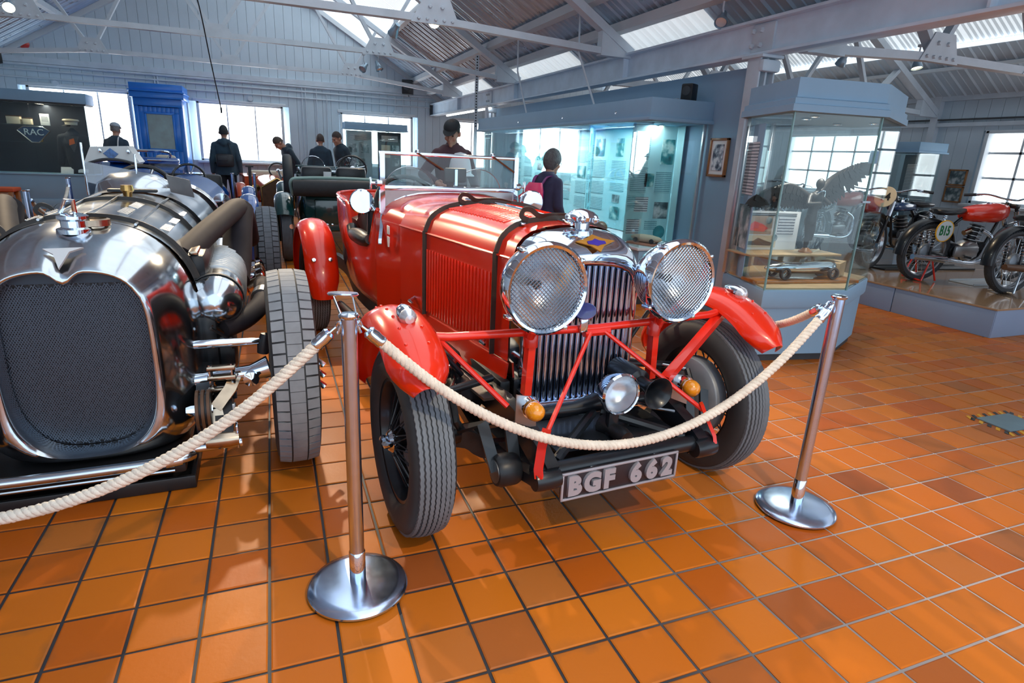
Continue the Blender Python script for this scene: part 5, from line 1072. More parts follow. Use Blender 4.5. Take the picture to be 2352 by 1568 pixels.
bx = thing('wooden_box', 'small open plywood box at the right end of the faceted showcase', 'box', (5.30, 1.22, .593), R(30)); obj('box_body', MB().box((0, 0, .07), (.24, .16, .14), .004), m_ply, bx); obj('box_lid', MB().box((0, .05, .19), (.24, .012, .14), .003, Matrix.Rotation(R(-25), 4, 'X')), m_cream, bx)

# ---- case with uniform, left
rc = thing('display_case', 'dark glass showcase with uniform, cap and diamond sign, far left', 'showcase', (-3.45, 12.6, 0), R(1))
obj('plinth', MB().box((0, .3, .1), (1.9, .6, .2), .006), m_bluegrey, rc); obj('base', MB().box((0, .3, .43), (1.86, .56, .5), .006), m_bluegrey, rc); obj('base_cap', MB().box((0, .3, .69), (1.92, .62, .03), .006), m_bluegrey, rc)
cn = obj('canopy', MB().box((0, .3, 2.17), (1.96, .66, .2), .006), m_bluegrey, rc); obj('canopy_lip', MB().box((0, .3, 2.06), (1.92, .62, .03)), m_dark, cn)
for x in (-.3, .2, .7): downlight(cn, (x, .15, 2.045))
obj('back_panel', MB().box((0, .57, 1.38), (1.86, .02, 1.36)), mat('navy_backcloth', (.012, .018, .032), .8, noise=.2), rc)
for x in (-.93, .93): obj('glass_pane', MB().box((x, .3, 1.38), (.008, .56, 1.36)), m_caseg, rc, smooth=0)
for k in (-1, 1): obj('glass_pane', MB().box((k * .465, .02, 1.38), (.925, .008, 1.36)), m_caseg, rc, smooth=0)
for z in (1.3, 1.62): obj('glass_shelf', MB().box((-.35, .3, z), (1.1, .4, .012)), m_caseg, rc)
case_lamp((-3.3, 12.85, 2.03), 12, (1, .85, .65))
un = thing('uniform_dummy', 'dark uniform with orange patch and white-topped cap on a stand inside the left showcase', 'mannequin', (-2.86, 12.92, .71))
m_navy = mat('navy_cloth', (.016, .022, .035), .9, noise=.2, nscale=20)
f = MB(); cap_(f, (0, 0, .1), (0, 0, .62), .15, .17); cap_(f, (-.16, 0, .70), (.16, 0, .70), .09, .09); cap_(f, (0, 0, .6), (0, 0, .72), .19, .15); cap_(f, (-.21, 0, .70), (-.27, -.02, .2), .075, .06); cap_(f, (.21, 0, .70), (.27, -.02, .2), .075, .06); cap_(f, (0, 0, .78), (0, 0, .86), .06, .05)
remesh(f, 'tunic', .02, 4, m_navy, un); obj('orange_patch', MB().prism([(-.04, 0, .56), (.06, 0, .60), (.05, 0, .70), (-.03, 0, .67)], (0, -.20, 0), (0, -.185, 0)), mat('orange_cloth', (.8, .15, .02), .7), un); obj('lapels', MB().prism([(-.12, 0, .74), (.14, 0, .74), (.02, 0, .42)], (0, -.183, 0), (0, -.172, 0)), m_dark, un)
cp = obj('peaked_cap', MB().lathe([(0, .10), (.13, .09), (.15, .06), (.11, .03), (.105, -.02), (0, -.02)], (0, 0, .98), n=28), m_cream, un); obj('cap_peak', MB().lathe([(.10, 0), (.16, -.03), (.16, -.035), (.10, -.01)], (0, -.02, .965), n=14, a0=200, a1=340), m_black, cp)
sg = thing('diamond_sign', 'dark blue diamond-shaped sign with pale RAC letters in the left showcase', 'sign', (-3.47, 12.75, 1.44)); P = [(-.27, 0, .08), (-.16, 0, .16), (.16, 0, .16), (.27, 0, .08), (.06, 0, -.14), (-.06, 0, -.14)]
obj('plate', MB().prism(P, (0, 0, 0), (0, .02, 0)), mat('sign_blue', (.015, .045, .12), .3, noise=.1), sg); obj('sign_border', MB().tube(P, .012, 6, closed=True), m_steelrod, sg); text('letters', 'RAC', .17, mat('sign_silver', (.5, .6, .68), .4), sg, (0, -.012, .05), (R(90), 0, 0), .01)
for k, (x, z, w, h, c, lb) in enumerate(((-3.78, 1.632, .22, .14, m_cream, 'larger cream box on the upper glass shelf of the left showcase'), (-3.56, 1.632, .14, .11, m_cream, 'smaller cream box on the upper glass shelf of the left showcase'), (-3.27, 1.632, .16, .22, m_paper, 'upright printed card on the upper glass shelf of the left showcase'))):
    b = thing('box' if k < 2 else 'printed_card', lb, 'box' if k < 2 else 'card', (x, 12.82, z)); obj('box_body' if k < 2 else 'card_front', MB().box((0, 0, h / 2), (w, .12 if k < 2 else .02, h), .004), c, b)
    if k < 2: obj('lid', MB().box((0, 0, h + .008), (w + .006, .126, .016), .003), m_brown, b)
    else: obj('print', MB().box((0, -.012, h * .55), (w * .7, .003, h * .5)), m_textw, b)
bg = thing('gilt_badge', 'gilt badge on the lower glass shelf of the left showcase', 'badge', (-3.4, 12.8, 1.312)); obj('badge_face', MB().lathe([(0, .02), (.05, .015), (.06, 0)], (0, 0, .05), (0, -1, .3), 14), m_brass, bg); obj('badge_foot', MB().box((0, .02, .01), (.08, .05, .02), .004), m_brass, bg)
for k, (x, lb) in enumerate(((-3.02, 'larger white card leaning at the foot of the left showcase'), (-2.74, 'smaller white card lying beside the uniform in the left showcase'))):
    b = thing('printed_card', lb, 'card', (x, 12.74, .705)); obj('card_front', MB().box((0, 0, .075), (.22 if k == 0 else .18, .012, .15 if k == 0 else .08), .002, Matrix.Rotation(R(-30), 4, 'X')), m_paper, b); obj('easel_strut', MB().box((0, .05, .03), (.03, .09, .01)), m_paper, b)

# ---- low showcase in front of the third window, and the small one behind the motorcycles
def small_case(label, x, y, w, d, zc, rz=0, dark=True, z0=.75):
    t = thing('display_case', label, 'showcase', (x, y, 0), rz); obj('base', MB().box((0, 0, z0 / 2), (w, d, z0), .006), m_bluegrey, t); cn = obj('canopy', MB().box((0, 0, zc - .07), (w + .06, d + .06, .14), .006), m_bluegrey, t)
    obj('canopy_lip', MB().box((0, 0, zc - .15), (w + .1, d + .1, .025)), m_bluegrey, cn); h = zc - .16 - z0
    for s in (-1, 1):
        obj('glass_pane', MB().box((0, s * (d / 2 - .01), z0 + h / 2), (w - .02, .008, h)), m_caseg, t, smooth=0); obj('glass_pane', MB().box((s * (w / 2 - .01), 0, z0 + h / 2), (.008, d - .02, h)), m_caseg, t, smooth=0)
    downlight(cn, (w * .2, 0, zc - .165)); downlight(cn, (-w * .2, 0, zc - .165)); return t, h
t, h = small_case('wide showcase with dark posters in front of the third window', 3.32, 13.1, 1.42, .5, 2.08)
panel(t, (-.68, .16, 0), (1, 0, 0), .62, .78, 1.9, [('p', .16, 1.5, .2, .2), ('p', .45, 1.5, .2, .22), ('w', .3, 1.75, .4, .14), ('p', .3, 1.15, .3, .25), ('w', .3, .92, .4, .1)], mat('grey_panel', (.34, .42, .46), .6))
panel(t, (.08, .16, 0), (1, 0, 0), .58, .78, 1.9, [('p', .45, 1.5, .18, .2), ('c', .2, 1.45, .22, .3), ('p', .45, 1.2, .18, .2), ('w', .3, 1.75, .4, .14)], m_dark)
t, h = small_case('narrow glass showcase beyond the motorcycles, beside two small pictures', 10.75, 4.75, .6, .62, 1.98)
panel(t, (.2, -.26, 0), (0, 1, 0), .52, .78, 1.8, [('p', .15, 1.5, .1, .4), ('w', .36, 1.4, .16, .5)], mat('grey_panel2', (.10, .13, .16), .6))
ob = thing('silver_trophy', 'silver trophy inside the narrow glass showcase beyond the motorcycles', 'trophy', (10.68, 4.72, .752)); obj('cup', MB().lathe([(.0, .02), (.05, .03), (.012, .08), (.012, .14), (.07, .22), (.085, .36), (.075, .36), (.06, .24), (0, .2)], n=24), m_chrome, ob); obj('trophy_foot', MB().box((0, 0, .015), (.14, .14, .03), .004), m_black, ob)
for s in (-1, 1): obj('trophy_handle', MB().tube(smooth_path([(0, s * .08, .33), (0, s * .13, .35), (0, s * .13, .27), (0, s * .07, .23)], 5), .008, 6), m_chrome, ob)

# ---- pictures, loudspeakers, lamps
def picture(label, loc, w, h, rot, m_in, mount=.05, group=None, fm_=None):
    t = thing('framed_picture', label, 'picture', loc, 0, group, rot); f = MB()
    fr = obj('frame', MB().box((0, .0, h / 2 - .012), (w, .03, .024), .004).box((0, 0, -h / 2 + .012), (w, .03, .024), .004), fm_ or m_oak, t); obj('frame_side', MB().box((-w / 2 + .012, 0, 0), (.024, .03, h), .004), fm_ or m_oak, t); obj('frame_side', MB().box((w / 2 - .012, 0, 0), (.024, .03, h), .004), fm_ or m_oak, t)
    obj('mount', MB().box((0, .004, 0), (w - .03, .012, h - .03)), m_paper, t); obj('print', MB().box((0, -.004, 0), (w - .05 - 2 * mount, .006, h - .05 - 2 * mount)), m_in, t); return t
m_sk = ramp_mat('sketch_print', [(.42, (.03, .04, .08)), (.52, (.35, .38, .46)), (.58, (.72, .74, .78))], 'noise', 13, .5, detail=8)
picture('oak-framed sheet of small portraits on the grey-blue partition', (5.06, 2.58, 1.54), .27, .37, (0, 0, R(-90)), m_sk, .035)
picture('upper of two small oak-framed photographs beside the right window', (RWX - .02, 4.42, 1.47), .30, .26, (0, 0, R(-90)), m_photo, .0)
picture('lower of two small oak-framed photographs beside the right window', (RWX - .02, 4.42, 1.20), .30, .26, (0, 0, R(-90)), m_photo, .0)
def speaker(label, loc, rz, s=1):
    t = thing('loudspeaker', label, 'loudspeaker', loc, rz); obj('cabinet', MB().box((0, 0, 0), (.13 * s, .12 * s, .17 * s), .015), m_black, t); obj('grille', MB().lathe([(0, .012), (.045 * s, .01), (.05 * s, 0)], (0, -.06 * s, .015), (0, -1, 0), 18), m_dark, t); obj('bracket', MB().tube([(0, .05 * s, -.06 * s), (0, .09 * s, -.10 * s), (0, .12 * s, -.10 * s)], .01, 6), m_dark, t)
speaker('black loudspeaker on a bracket above the framed portraits', (4.93, 3.0, 2.16), R(-65), 1.0); speaker('black loudspeaker on the far gable wall below the roof light', (4.25, 13.7, 3.02), R(-20), 2.0); speaker('black loudspeaker high in the far left corner', (-4.15, 13.5, 2.95), R(30), 2.0)
ab = thing('alarm_bell', 'red alarm bell high on the far wall, upper left', 'bell', (-3.75, WY - .03, 3.25)); obj('gong', MB().lathe([(0, .07), (.06, .06), (.1, .02), (.1, 0)], (0, 0, 0), (0, -1, 0), 20), mat('alarm_red', (.6, .03, .02), .3, coat=.5), ab); obj('bell_box', MB().box((0, .0, -.1), (.08, .06, .08), .01), m_white, ab)
obj_s = lambda *a, **k: obj(*a, **k)
def spot(label, p, tgt, lit, s=1):
    p = Vector(p); d = (Vector(tgt) - p).normalized(); t = thing('spotlight', label, 'lamp', p, 0, 'ceiling spotlights'); h = MB().lathe([(0, -.10), (.028, -.095), (.034, -.04), (.05, -.01), (.062, .045), (.06, .05), (.052, .03)], (0, 0, 0), d, 20) if s == 1 else MB().lathe([(0, -.14 * s), (.04 * s, -.13 * s), (.05 * s, -.04 * s), (.075 * s, .03 * s), (.07 * s, .04 * s)], (0, 0, 0), d, 20)
    hd = obj('lamp_head', h, mat('spot_blue_grey', (.30, .42, .52), .3, .5), t, smooth=50); obj('bulb_face', MB().lathe([(0, .036), (.05, .034)], (0, 0, 0), d, 18), m_lampglow if lit else m_reflector, hd); obj('stem', MB().tube([(0, 0, .0) - d * .08 if 0 else tuple(-d * .06), (0, 0, .10), (0, 0, .2)], .009, 6), m_steel, t); obj('clip', MB().box((0, 0, .2), (.05, .05, .03), .006), m_steel, t)
for lb, p, tg, lit in (('lit spotlight under the near truss, top centre', (2.62, 4.45, 2.80), (2.0, 0, .5), 1), ('unlit spotlight hanging left of the lit one under the near truss', (2.3, 5.0, 2.75), (1, 8, 0), 0), ('lit spotlight at the left end of the second truss', (-1.85, 7.0, 2.88), (-1, 3, 0), 1), ('left spotlight of the pair below the second truss gusset', (2.40, 8.2, 2.72), (0, 6, 0), 0), ('right spotlight of the pair below the second truss gusset', (2.62, 8.1, 2.74), (3.5, 7, 0), 0),
                       ('lit spotlight above the girder, left of the brightest pair', (5.35, 4.3, 2.93), (4.5, 3, 0), 1), ('lit spotlight above the girder, right of the pair', (5.45, 3.75, 2.95), (4.9, 2, 0), 1), ('small lit spotlight far above the girder over the long showcase', (5.6, 6.4, 2.90), (4.5, 5, 0), 1), ('spotlight on the girder where the thin hanger crosses it', (5.1, 8.3, 2.74), (4, 7, 0), 1),
                       ('lit spotlight over the motorcycles, left', (8.1, 3.0, 2.72), (8, 2.3, .3), 1), ('unlit spotlight behind the statue showcase canopy', (7.3, 3.35, 2.72), (7.6, 5, .3), 0), ('unlit spotlight at the right edge over the motorcycles', (8.6, 1.75, 2.62), (9, 1.4, .3), 0), ('spotlight on the girder near the top right column', (4.9, 2.6, 2.76), (3, 1, 0), 0)):
    spot(lb, p, tg, lit)
ft_ = thing('fluorescent_batten', 'fluorescent tube light fixed below the far end of the white girder', 'lamp', (4.98, 10.8, 2.37)); obj('tube', MB().cyl((-.05, -1.6, -.03), (-.05, 1.6, -.03), .02, n=10), mat('tube_glow', (1, 1, 1), .4, emit=5, ecol=(.9, .97, 1)), ft_); obj('batten_body', MB().box((-.05, 0, .01), (.07, 3.3, .05), .006), m_white, ft_)
pl = thing('pendant_cord', 'thin black cord hanging from the truss in front of the far wall', 'cord', (.25, 8.2, 1.95)); obj('cord', MB().tube(smooth_path([(-.22, -2.5, 1.9), (-.1, -1.2, 1.3), (-.05, -.5, .6), (0, 0, 0)], 6), .008, 6), m_black, pl); obj('plug', MB().cyl((0, 0, -.06), (0, 0, .02), .014, n=8), m_dark, pl)
# perforated strut and hanging rods at the long case
pst = thing('perforated_strut', 'tall perforated steel strut at the far end of the long showcase', 'strut', (4.33, 8.25, 0)); m_perf = ramp_mat('perforated_steel', [(0, (.05, .07, .09)), (.3, (.05, .07, .09)), (.36, (.5, .56, .6)), (1, (.5, .56, .6))], 'wave', 4, .5)
obj('angle_leg', MB().box((0, 0, 1.55), (.06, .006, 3.1)), m_steel, pst); obj('angle_leg', MB().box((.03, .03, 1.55), (.006, .06, 3.1)), m_steel, pst); hl = MB()
for k in range(26): hl.cyl((0, -.005, 1.95 + k * .045), (0, -.0035, 1.95 + k * .045), .013, n=10)
obj('strut_holes', hl, m_black, pst, kind='stuff')
for k, (xt, yt, yb) in enumerate(((4.45, 5.0, 4.2), (4.45, 6.9, 6.3))):
    rd = thing('hanger_rod', ('nearer', 'farther')[k] + ' thin steel hanger rod from the purlin to the long showcase canopy', 'rod', (4.5, yb, 2.07)); obj('rod', MB().tube([(0, 0, 0), (-.06, (yt - yb) * .5, .62), (-.06, (yt - yb) * .55, 1.15)], .012, 8), m_steel, rd); obj('rod_foot', MB().box((0, 0, .006), (.06, .06, .012)), m_steel, rd)

# ---- blue telephone box
m_bbox = mat('box_blue', (.010, .19, .70), .35, coat=.3, noise=.06)
bb = thing('telephone_box', 'bright blue wooden telephone box with a glazed door and stepped cornice', 'telephone box', (-1.26, 13.0, 0))
obj('plinth', MB().box((0, .42, .06), (.98, .84, .12), .006), m_bbox, bb)
for s in (-1, 1): obj('side_wall', MB().box((s * .445, .42, 1.2), (.03, .8, 2.2), .004), m_bbox, bb)
obj('back_wall', MB().box((0, .81, 1.2), (.88, .03, 2.2)), m_bbox, bb); obj('door_post', MB().box((-.42, .03, 1.2), (.08, .06, 2.2), .006), m_bbox, bb); obj('door_post', MB().box((.42, .03, 1.2), (.08, .06, 2.2), .006), m_bbox, bb); obj('lintel', MB().box((0, .02, 2.22), (.92, .08, .16), .006), m_bbox, bb)
obj('cornice', MB().box((0, .40, 2.36), (1.02, .94, .12), .01), m_bbox, bb); obj('cornice_mould', MB().box((0, .39, 2.435), (1.06, .98, .03), .01), m_bbox, bb); obj('roof', MB().box((0, .40, 2.52), (1.0, .9, .14), .01), m_bbox, bb)
dr = obj('door', MB().box((0, .04, 1.12), (.76, .03, 2.02)), m_bbox, bb)
for k in range(9): x = -.34 + k * .085; obj('door_board', MB().box((x, .018, .68), (.08, .014, 1.1), .003), m_bbox, dr); obj('door_board', MB().box((x, .018, 2.07), (.08, .014, .12), .003), m_bbox, dr)
for s in (-1, 1): obj('door_board', MB().box((s * .315, .018, 1.62), (.13, .014, .78), .003), m_bbox, dr)
for a in ((0, 2.0, .56, .04), (0, 1.26, .56, .04), (-.26, 1.63, .04, .74), (.26, 1.63, .04, .74)): obj('glazing_frame', MB().box((a[0], .008, a[1]), (a[2], .03, a[3]), .006), m_bbox, dr)
obj('door_pane', MB().box((0, .02, 1.63), (.5, .008, .72)), mat('dim_pane', (.05, .12, .13), .12, noise=.5, nscale=5, coat=.5), dr, smooth=0); obj('door_handle', MB().tube(smooth_path([(-.33, 0, 1.25), (-.33, -.04, 1.22), (-.33, -.04, 1.06), (-.33, 0, 1.03)], 4), .012, 8), m_black, dr)
# ---- bench, posts, floor hatch
bn = thing('bench', 'wooden bench with an orange-red seat at the far left edge', 'bench', (-3.95, 11.75, 0)); obj('seat', MB().box((0, 0, .44), (.7, .42, .07), .02), mat('seat_orange', (.62, .10, .03), .6), bn)
for x in (-.29, .29):
    for y in (-.16, .16): obj('leg', MB().box((x, y, .2), (.07, .07, .41), .006), m_orangewood, bn)
for y in (-.16, .16): obj('rail', MB().box((0, y, .36), (.56, .04, .07), .004), m_orangewood, bn)
pa = stanchion(-1.13, 4.10, 'chrome stanchion left of the silver racing car, nearer of the two'); pb = stanchion(-1.37, 6.3, 'chrome stanchion left of the silver racing car, farther of the two')
rope('barrier_rope', cat((-1.13, 4.17, .88), (-1.36, 6.23, .88), .22), 'dark rope between the two stanchions behind the silver racing car', 'barrier ropes')
hz = thing('floor_hatch', 'grey floor socket cover edged with yellow and black hazard tape', 'hatch', (5.11, -.445, 0), R(-2)); obj('cover', MB().box((0, 0, .004), (.30, .20, .008), .002), mat('hatch_grey', (.16, .24, .28), .6, noise=.1), hz); m_yel = mat('hazard_yellow', (.75, .38, .01), .5)
i = 0
for q in range(8):
    for a in ((-.19 + q * .05, .125), (-.19 + q * .05, -.125)):
        x, y = a; obj('tape_stripe', MB().prism([(x - .012, y - .022, 0), (x + .013, y - .022, 0), (x + .038, y + .022, 0), (x + .012, y + .022, 0)], (0, 0, .0008), (0, 0, .0022)), m_yel if q % 2 == 0 else m_black, hz, smooth=0)
for q in range(5):
    for x in (-.18, .185): y = -.1 + q * .05; obj('tape_stripe', MB().prism([(x - .022, y - .025, 0), (x + .022, y - .0, 0), (x + .022, y + .025, 0), (x - .022, y, 0)], (0, 0, .0008), (0, 0, .0022)), m_yel if q % 2 else m_black, hz, smooth=0)
# ================================================================ cars further back
# dark green tourer seen from behind
gc = thing('vintage_car', 'dark green vintage tourer seen from behind, hood rolled up, beyond the red car', 'car', (1.72, 5.75, 0), R(-1))
def gb(y, hw, zt, zb): return [(hw, y, zb + .08), (hw * 1.02, y, (zb + zt) / 2), (hw, y, zt), (-hw, y, zt), (-hw * 1.02, y, (zb + zt) / 2), (-hw, y, zb + .08), (-hw * .8, y, zb), (hw * .8, y, zb)]
obj('body', MB().loft([gb(.0, .42, .86, .42), gb(.05, .46, .93, .40), gb(.5, .52, 1.0, .40), (gb(1.4, .54, 1.02, .40)), gb(2.0, .52, 1.05, .40)]), m_green, gc, smooth=50)
bonn = obj('bonnet', MB().loft([gb(2.0, .50, 1.08, .45), gb(2.6, .44, 1.08, .45), gb(3.3, .34, 1.05, .45)]), m_green, gc, smooth=50); obj('radiator_shell', MB().box((0, 3.36, .76), (.6, .1, .64), .03), m_chrome, gc)
hood = MB().loft([[(.60 * (1 if q < 4 else 1) * 0 + x, -.10 + .13 * math.cos(2 * PI * q / 12), .96 + .10 * math.sin(2 * PI * q / 12)) for q in range(12)] for x in (-.58, -.5, 0, .5, .58)])
hd = obj('rolled_hood', hood, m_hood, gc, smooth=60); obj('hood_edge', MB().tube(smooth_path([(-.59, .06, .86), (-.60, .0, 1.04), (-.45, .05, 1.075), (0, .05, 1.085), (.45, .05, 1.075), (.60, 0, 1.04), (.59, .06, .86)], 5), .020, 8), mat('pale_green_piping', (.32, .46, .42), .6), hd)
obj('boot_lid', MB().box((0, -.01, .66), (.66, .05, .32), .02), m_green, gc); bl = obj('boot_handle', MB().box((.03, -.05, .76), (.03, .02, .07), .006), m_chrome, gc)
for k in range(4): obj('boot_latch', MB().lathe([(0, .015), (.014, .012), (.016, 0)], (-.3 + k * .06, -.02, .50), (0, -1, 0), 10), m_chrome, gc)
for s in (-1, 1):
    wheel('rear_wheel', gc, (s * .68, .25, .38), .38, .15, s, 'ribs', m_iron, 20, detail=0); wheel('front_wheel', gc, (s * .68, 2.95, .38), .38, .15, s, 'ribs', m_iron, 20, detail=0)
    obj('rear_wing', wing(MB(), .50, s * .70, .23, -25, 150, .25, .39, crown=.05), m_green, gc, smooth=60); obj('front_wing', wing(MB(), .50, s * .70, .22, 20, 150, 2.95, .39, crown=.05), m_green, gc, smooth=60)
    obj('tail_lamp', MB().cyl((s * .62, -.22, .5), (s * .62, -.26, .5), .03, n=14), m_chrome, gc)
obj('spare_wheel', MB().lathe(tyre_profile(.36, .14, .24), (-.62, 1.75, .98), (1, 0, .0), 36), m_rubber, gc, smooth=50)
obj('cockpit', MB().box((0, .9, 1.03), (.86, 1.5, .03)), m_black, gc)
for s in (-1, 1): obj('seat_back', MB().box((s * .24, 1.0, 1.08), (.42, .12, .24), .05), m_leather, gc); 
obj('white_label', MB().box((-.12, .55, 1.10), (.10, .02, .09)), m_paper, gc)
obj('scuttle_top', MB().loft([[(.50, 1.7, 1.04), (.45, 1.7, 1.14), (0, 1.7, 1.18), (-.45, 1.7, 1.14), (-.50, 1.7, 1.04)], [(.48, 2.05, 1.05), (.40, 2.05, 1.10), (0, 2.05, 1.12), (-.40, 2.05, 1.10), (-.48, 2.05, 1.05)]], cap=False, closed=False), m_green, gc, smooth=60)
for s in (-1, 1):
    ae = [(s * .25 + .17 * math.cos(R(a)), 1.72, 1.16 + .17 * math.sin(R(a))) for a in range(0, 181, 15)]; a_ = obj('aero_screen', MB().prism(ae, (0, -.003, 0), (0, .003, 0)), m_pane, gc, smooth=0); obj('aero_rim', MB().tube(ae, .006, 5), m_chrome, a_)
obj('folded_windscreen', MB().box((0, 1.9, 1.17), (1.0, .04, .03), .008), m_green, gc)
for s in (-1, 1): obj('windscreen_bracket', MB().box((s * .46, 1.8, 1.14), (.03, .2, .05), .01), m_chrome, gc)
steering_wheel(gc, (.30, 1.35, 1.18), .2, R(62))
# blue open racer facing us
bc = thing('vintage_car', 'bright blue open racer with cycle wings behind the silver racing car', 'car', (-.06, 5.05, 0), R(2))
def rr(y, hw, zt, zb): return [(hw * math.cos(a) if abs(math.cos(a)) > .01 else 0, y, (zt + zb) / 2 + (zt - zb) / 2 * math.sin(a)) for a in [2 * PI * k / 24 for k in range(24)]]
obj('bonnet', MB().loft([rr(.05, .24, .86, .36), rr(.5, .30, .92, .36), rr(1.3, .40, .98, .34), rr(1.65, .44, 1.04, .34)]), m_blue, bc, smooth=70)
tbm = MB().grid(lambda u, v: ((.45 + .02 * math.sin(u * PI)) * (1 if v > .5 else -1) * min(1, abs(v - .5) * 4) ** .5 * (1 - .5 * max(0, u - .6)), 1.65 + 1.6 * u, .36 + (.66 - .25 * math.sin(min(1, u * 2) * PI) * (u < .5)) * (1 - min(1, 2 - abs(v - .5) * 4) * (abs(v - .5) < .25) * 1) if abs(v - .5) > .25 else .38), 16, 24)
obj('body', MB().loft([rr(2.35, .46, 1.0, .34), rr(2.9, .42, 1.02, .36), rr(3.5, .25, .92, .42), rr(3.9, .06, .7, .55)]), m_blue, bc, smooth=70)
for s in (-1, 1): obj('cockpit_side', MB().grid(lambda u, v: (s * (.445 + .02 * math.sin(v * PI)), 1.64 + .74 * u, .42 + (.42 - .1 * math.sin(u * PI)) * v), 10, 6), m_blue, bc)
obj('cockpit_floor', MB().box((0, 2.0, .42), (.86, .75, .03)), m_black, bc); obj('seat_back', MB().box((0, 2.32, .82), (.74, .1, .4), .05), m_leather, bc)
steering_wheel(bc, (-.02, 1.85, .98), .20, R(62))
obj('radiator_shell', MB().lathe([(.0, -.03), (.2, -.03), (.24, 0), (.25, .06)], (0, .02, .61), (0, 1, 0), 28), m_chrome, bc)
for s in (-1, 1):
    wheel('front_wheel', bc, (s * .70, .25, .36), .36, .13, s, 'ribs', m_steelrod, 20, detail=0); wheel('rear_wheel', bc, (s * .70, 2.85, .36), .36, .13, s, 'ribs', m_steelrod, 20, detail=0)
    obj('front_wing', wing(MB(), .53, s * .70, .21, 5, 198, .25, .37, crown=.05), m_blue, bc, smooth=60); obj('rear_wing', wing(MB(), .47, s * .71, .20, 10, 150, 2.85, .37, crown=.05), m_blue, bc, smooth=60)
    obj('wing_stay', MB().tube([(s * .66, .2, .86), (s * .28, .1, .6)], .014, 6), m_blue, bc); obj('headlamp', MB().lathe([(0, .14), (.06, .10), (.09, .02), (.09, -.01), (0, -.015)], (s * .42, .1, .82), (0, 1, 0), 20), m_chrome, bc)
obj('front_axle', MB().cyl((-.66, .25, .36), (.66, .25, .36), .03, n=10), m_steelrod, bc)
obj('windscreen', MB().box((-.28, 1.66, 1.12), (.34, .02, .14), .005), m_pane, bc); obj('windscreen_rail', MB().cyl((-.46, 1.66, 1.20), (-.10, 1.66, 1.20), .012, n=8), m_chrome, bc)
# second blue saloon beyond, only its top shows
b2 = thing('vintage_car', 'small blue car with a chrome luggage rail, farther back before the telephone box', 'car', (-1.0, 8.9, 0), R(4))
obj('body', MB().loft([gb(0, .55, 1.0, .4), gb(.3, .6, 1.08, .38), gb(1.6, .6, 1.08, .38), gb(2.9, .4, .98, .42)]), m_blue, b2, smooth=50); obj('scuttle', MB().box((0, .35, 1.13), (1.0, .5, .1), .04), m_blue, b2)
obj('luggage_rail', MB().tube(smooth_path([(-.36, .15, 1.16), (-.36, .12, 1.27), (0, .12, 1.28), (.36, .12, 1.27), (.36, .15, 1.16)], 4), .025, 8), m_chrome, b2); obj('seat', MB().box((.3, .5, 1.12), (.3, .2, .2), .05), m_cream, b2)
for s in (-1, 1):
    for y in (.4, 2.5): wheel('rear_wheel' if y < 1 else 'front_wheel', b2, (s * .62, y, .35), .35, .14, s, 'ribs', m_iron, 16, detail=0)
# little orange-red car in the distance
oc = thing('vintage_car', 'small orange-red vintage car with brown radiator far back beside the green tourer', 'car', (.98, 9.5, 0), R(6)); m_or = mat('orange_coachwork', (.62, .08, .015), .3, coat=.6)
obj('bonnet', MB().loft([rr(0, .25, .80, .36), rr(.9, .30, .84, .36), rr(1.3, .36, .9, .36)]), m_or, oc, smooth=60); obj('body', MB().loft([gb(1.3, .44, .86, .36), gb(2.2, .48, .88, .36), gb(2.7, .4, .8, .42)]), m_or, oc, smooth=50)
obj('radiator', MB().prism([(-.26, 0, .34), (.26, 0, .34), (.26, 0, .72), (0, 0, .88), (-.26, 0, .72)], (0, -.07, 0), (0, .01, 0)), m_brown, oc); obj('radiator_edge', MB().tube([(-.27, -.05, .36), (-.27, -.05, .73), (0, -.05, .89), (.27, -.05, .73), (.27, -.05, .36)], .022, 8), m_brass, oc)
obj('seat', MB().box((0, 1.8, .86), (.7, .3, .2), .06), m_cream, oc); steering_wheel(oc, (.2, 1.4, .98), .17, R(55)); obj('steering_column', MB().cyl((.2, 1.4, .98), (.2, .95, .8), .02), m_black, oc)
for s in (-1, 1):
    obj('mudguard', wing(MB(), .44, s * .6, .16, 10, 150, .2, .36, crown=.02), m_or, oc, smooth=60); wheel('front_wheel', oc, (s * .6, .2, .35), .35, .09, s, 'ribs', m_iron, 14, drum=False, detail=0); wheel('rear_wheel', oc, (s * .6, 2.1, .35), .35, .09, s, 'ribs', m_iron, 14, drum=False, detail=0); obj('lamp', MB().lathe([(0, .1), (.05, .08), (.07, 0), (0, -.01)], (s * .36, -.05, .72), (0, 1, 0), 16), m_brass, oc)
for k, (x, y) in enumerate(((.28, 9.0), (.62, 9.2))):
    stanchion(x, y, ('left', 'right')[k] + ' one of two distant chrome stanchions before the orange-red car')
hbar = thing('height_post', 'dark thin post with a cross top beside the far orange-red car', 'post', (.52, 10.3, 0)); obj('post', MB().cyl((0, 0, .02), (0, 0, 1.05), .03, n=10), m_dark, hbar); obj('foot', MB().lathe([(0, .02), (.15, .018), (.16, 0)], n=20), m_dark, hbar); obj('post_top', MB().box((0, 0, 1.06), (.14, .05, .03), .006), m_dark, hbar)

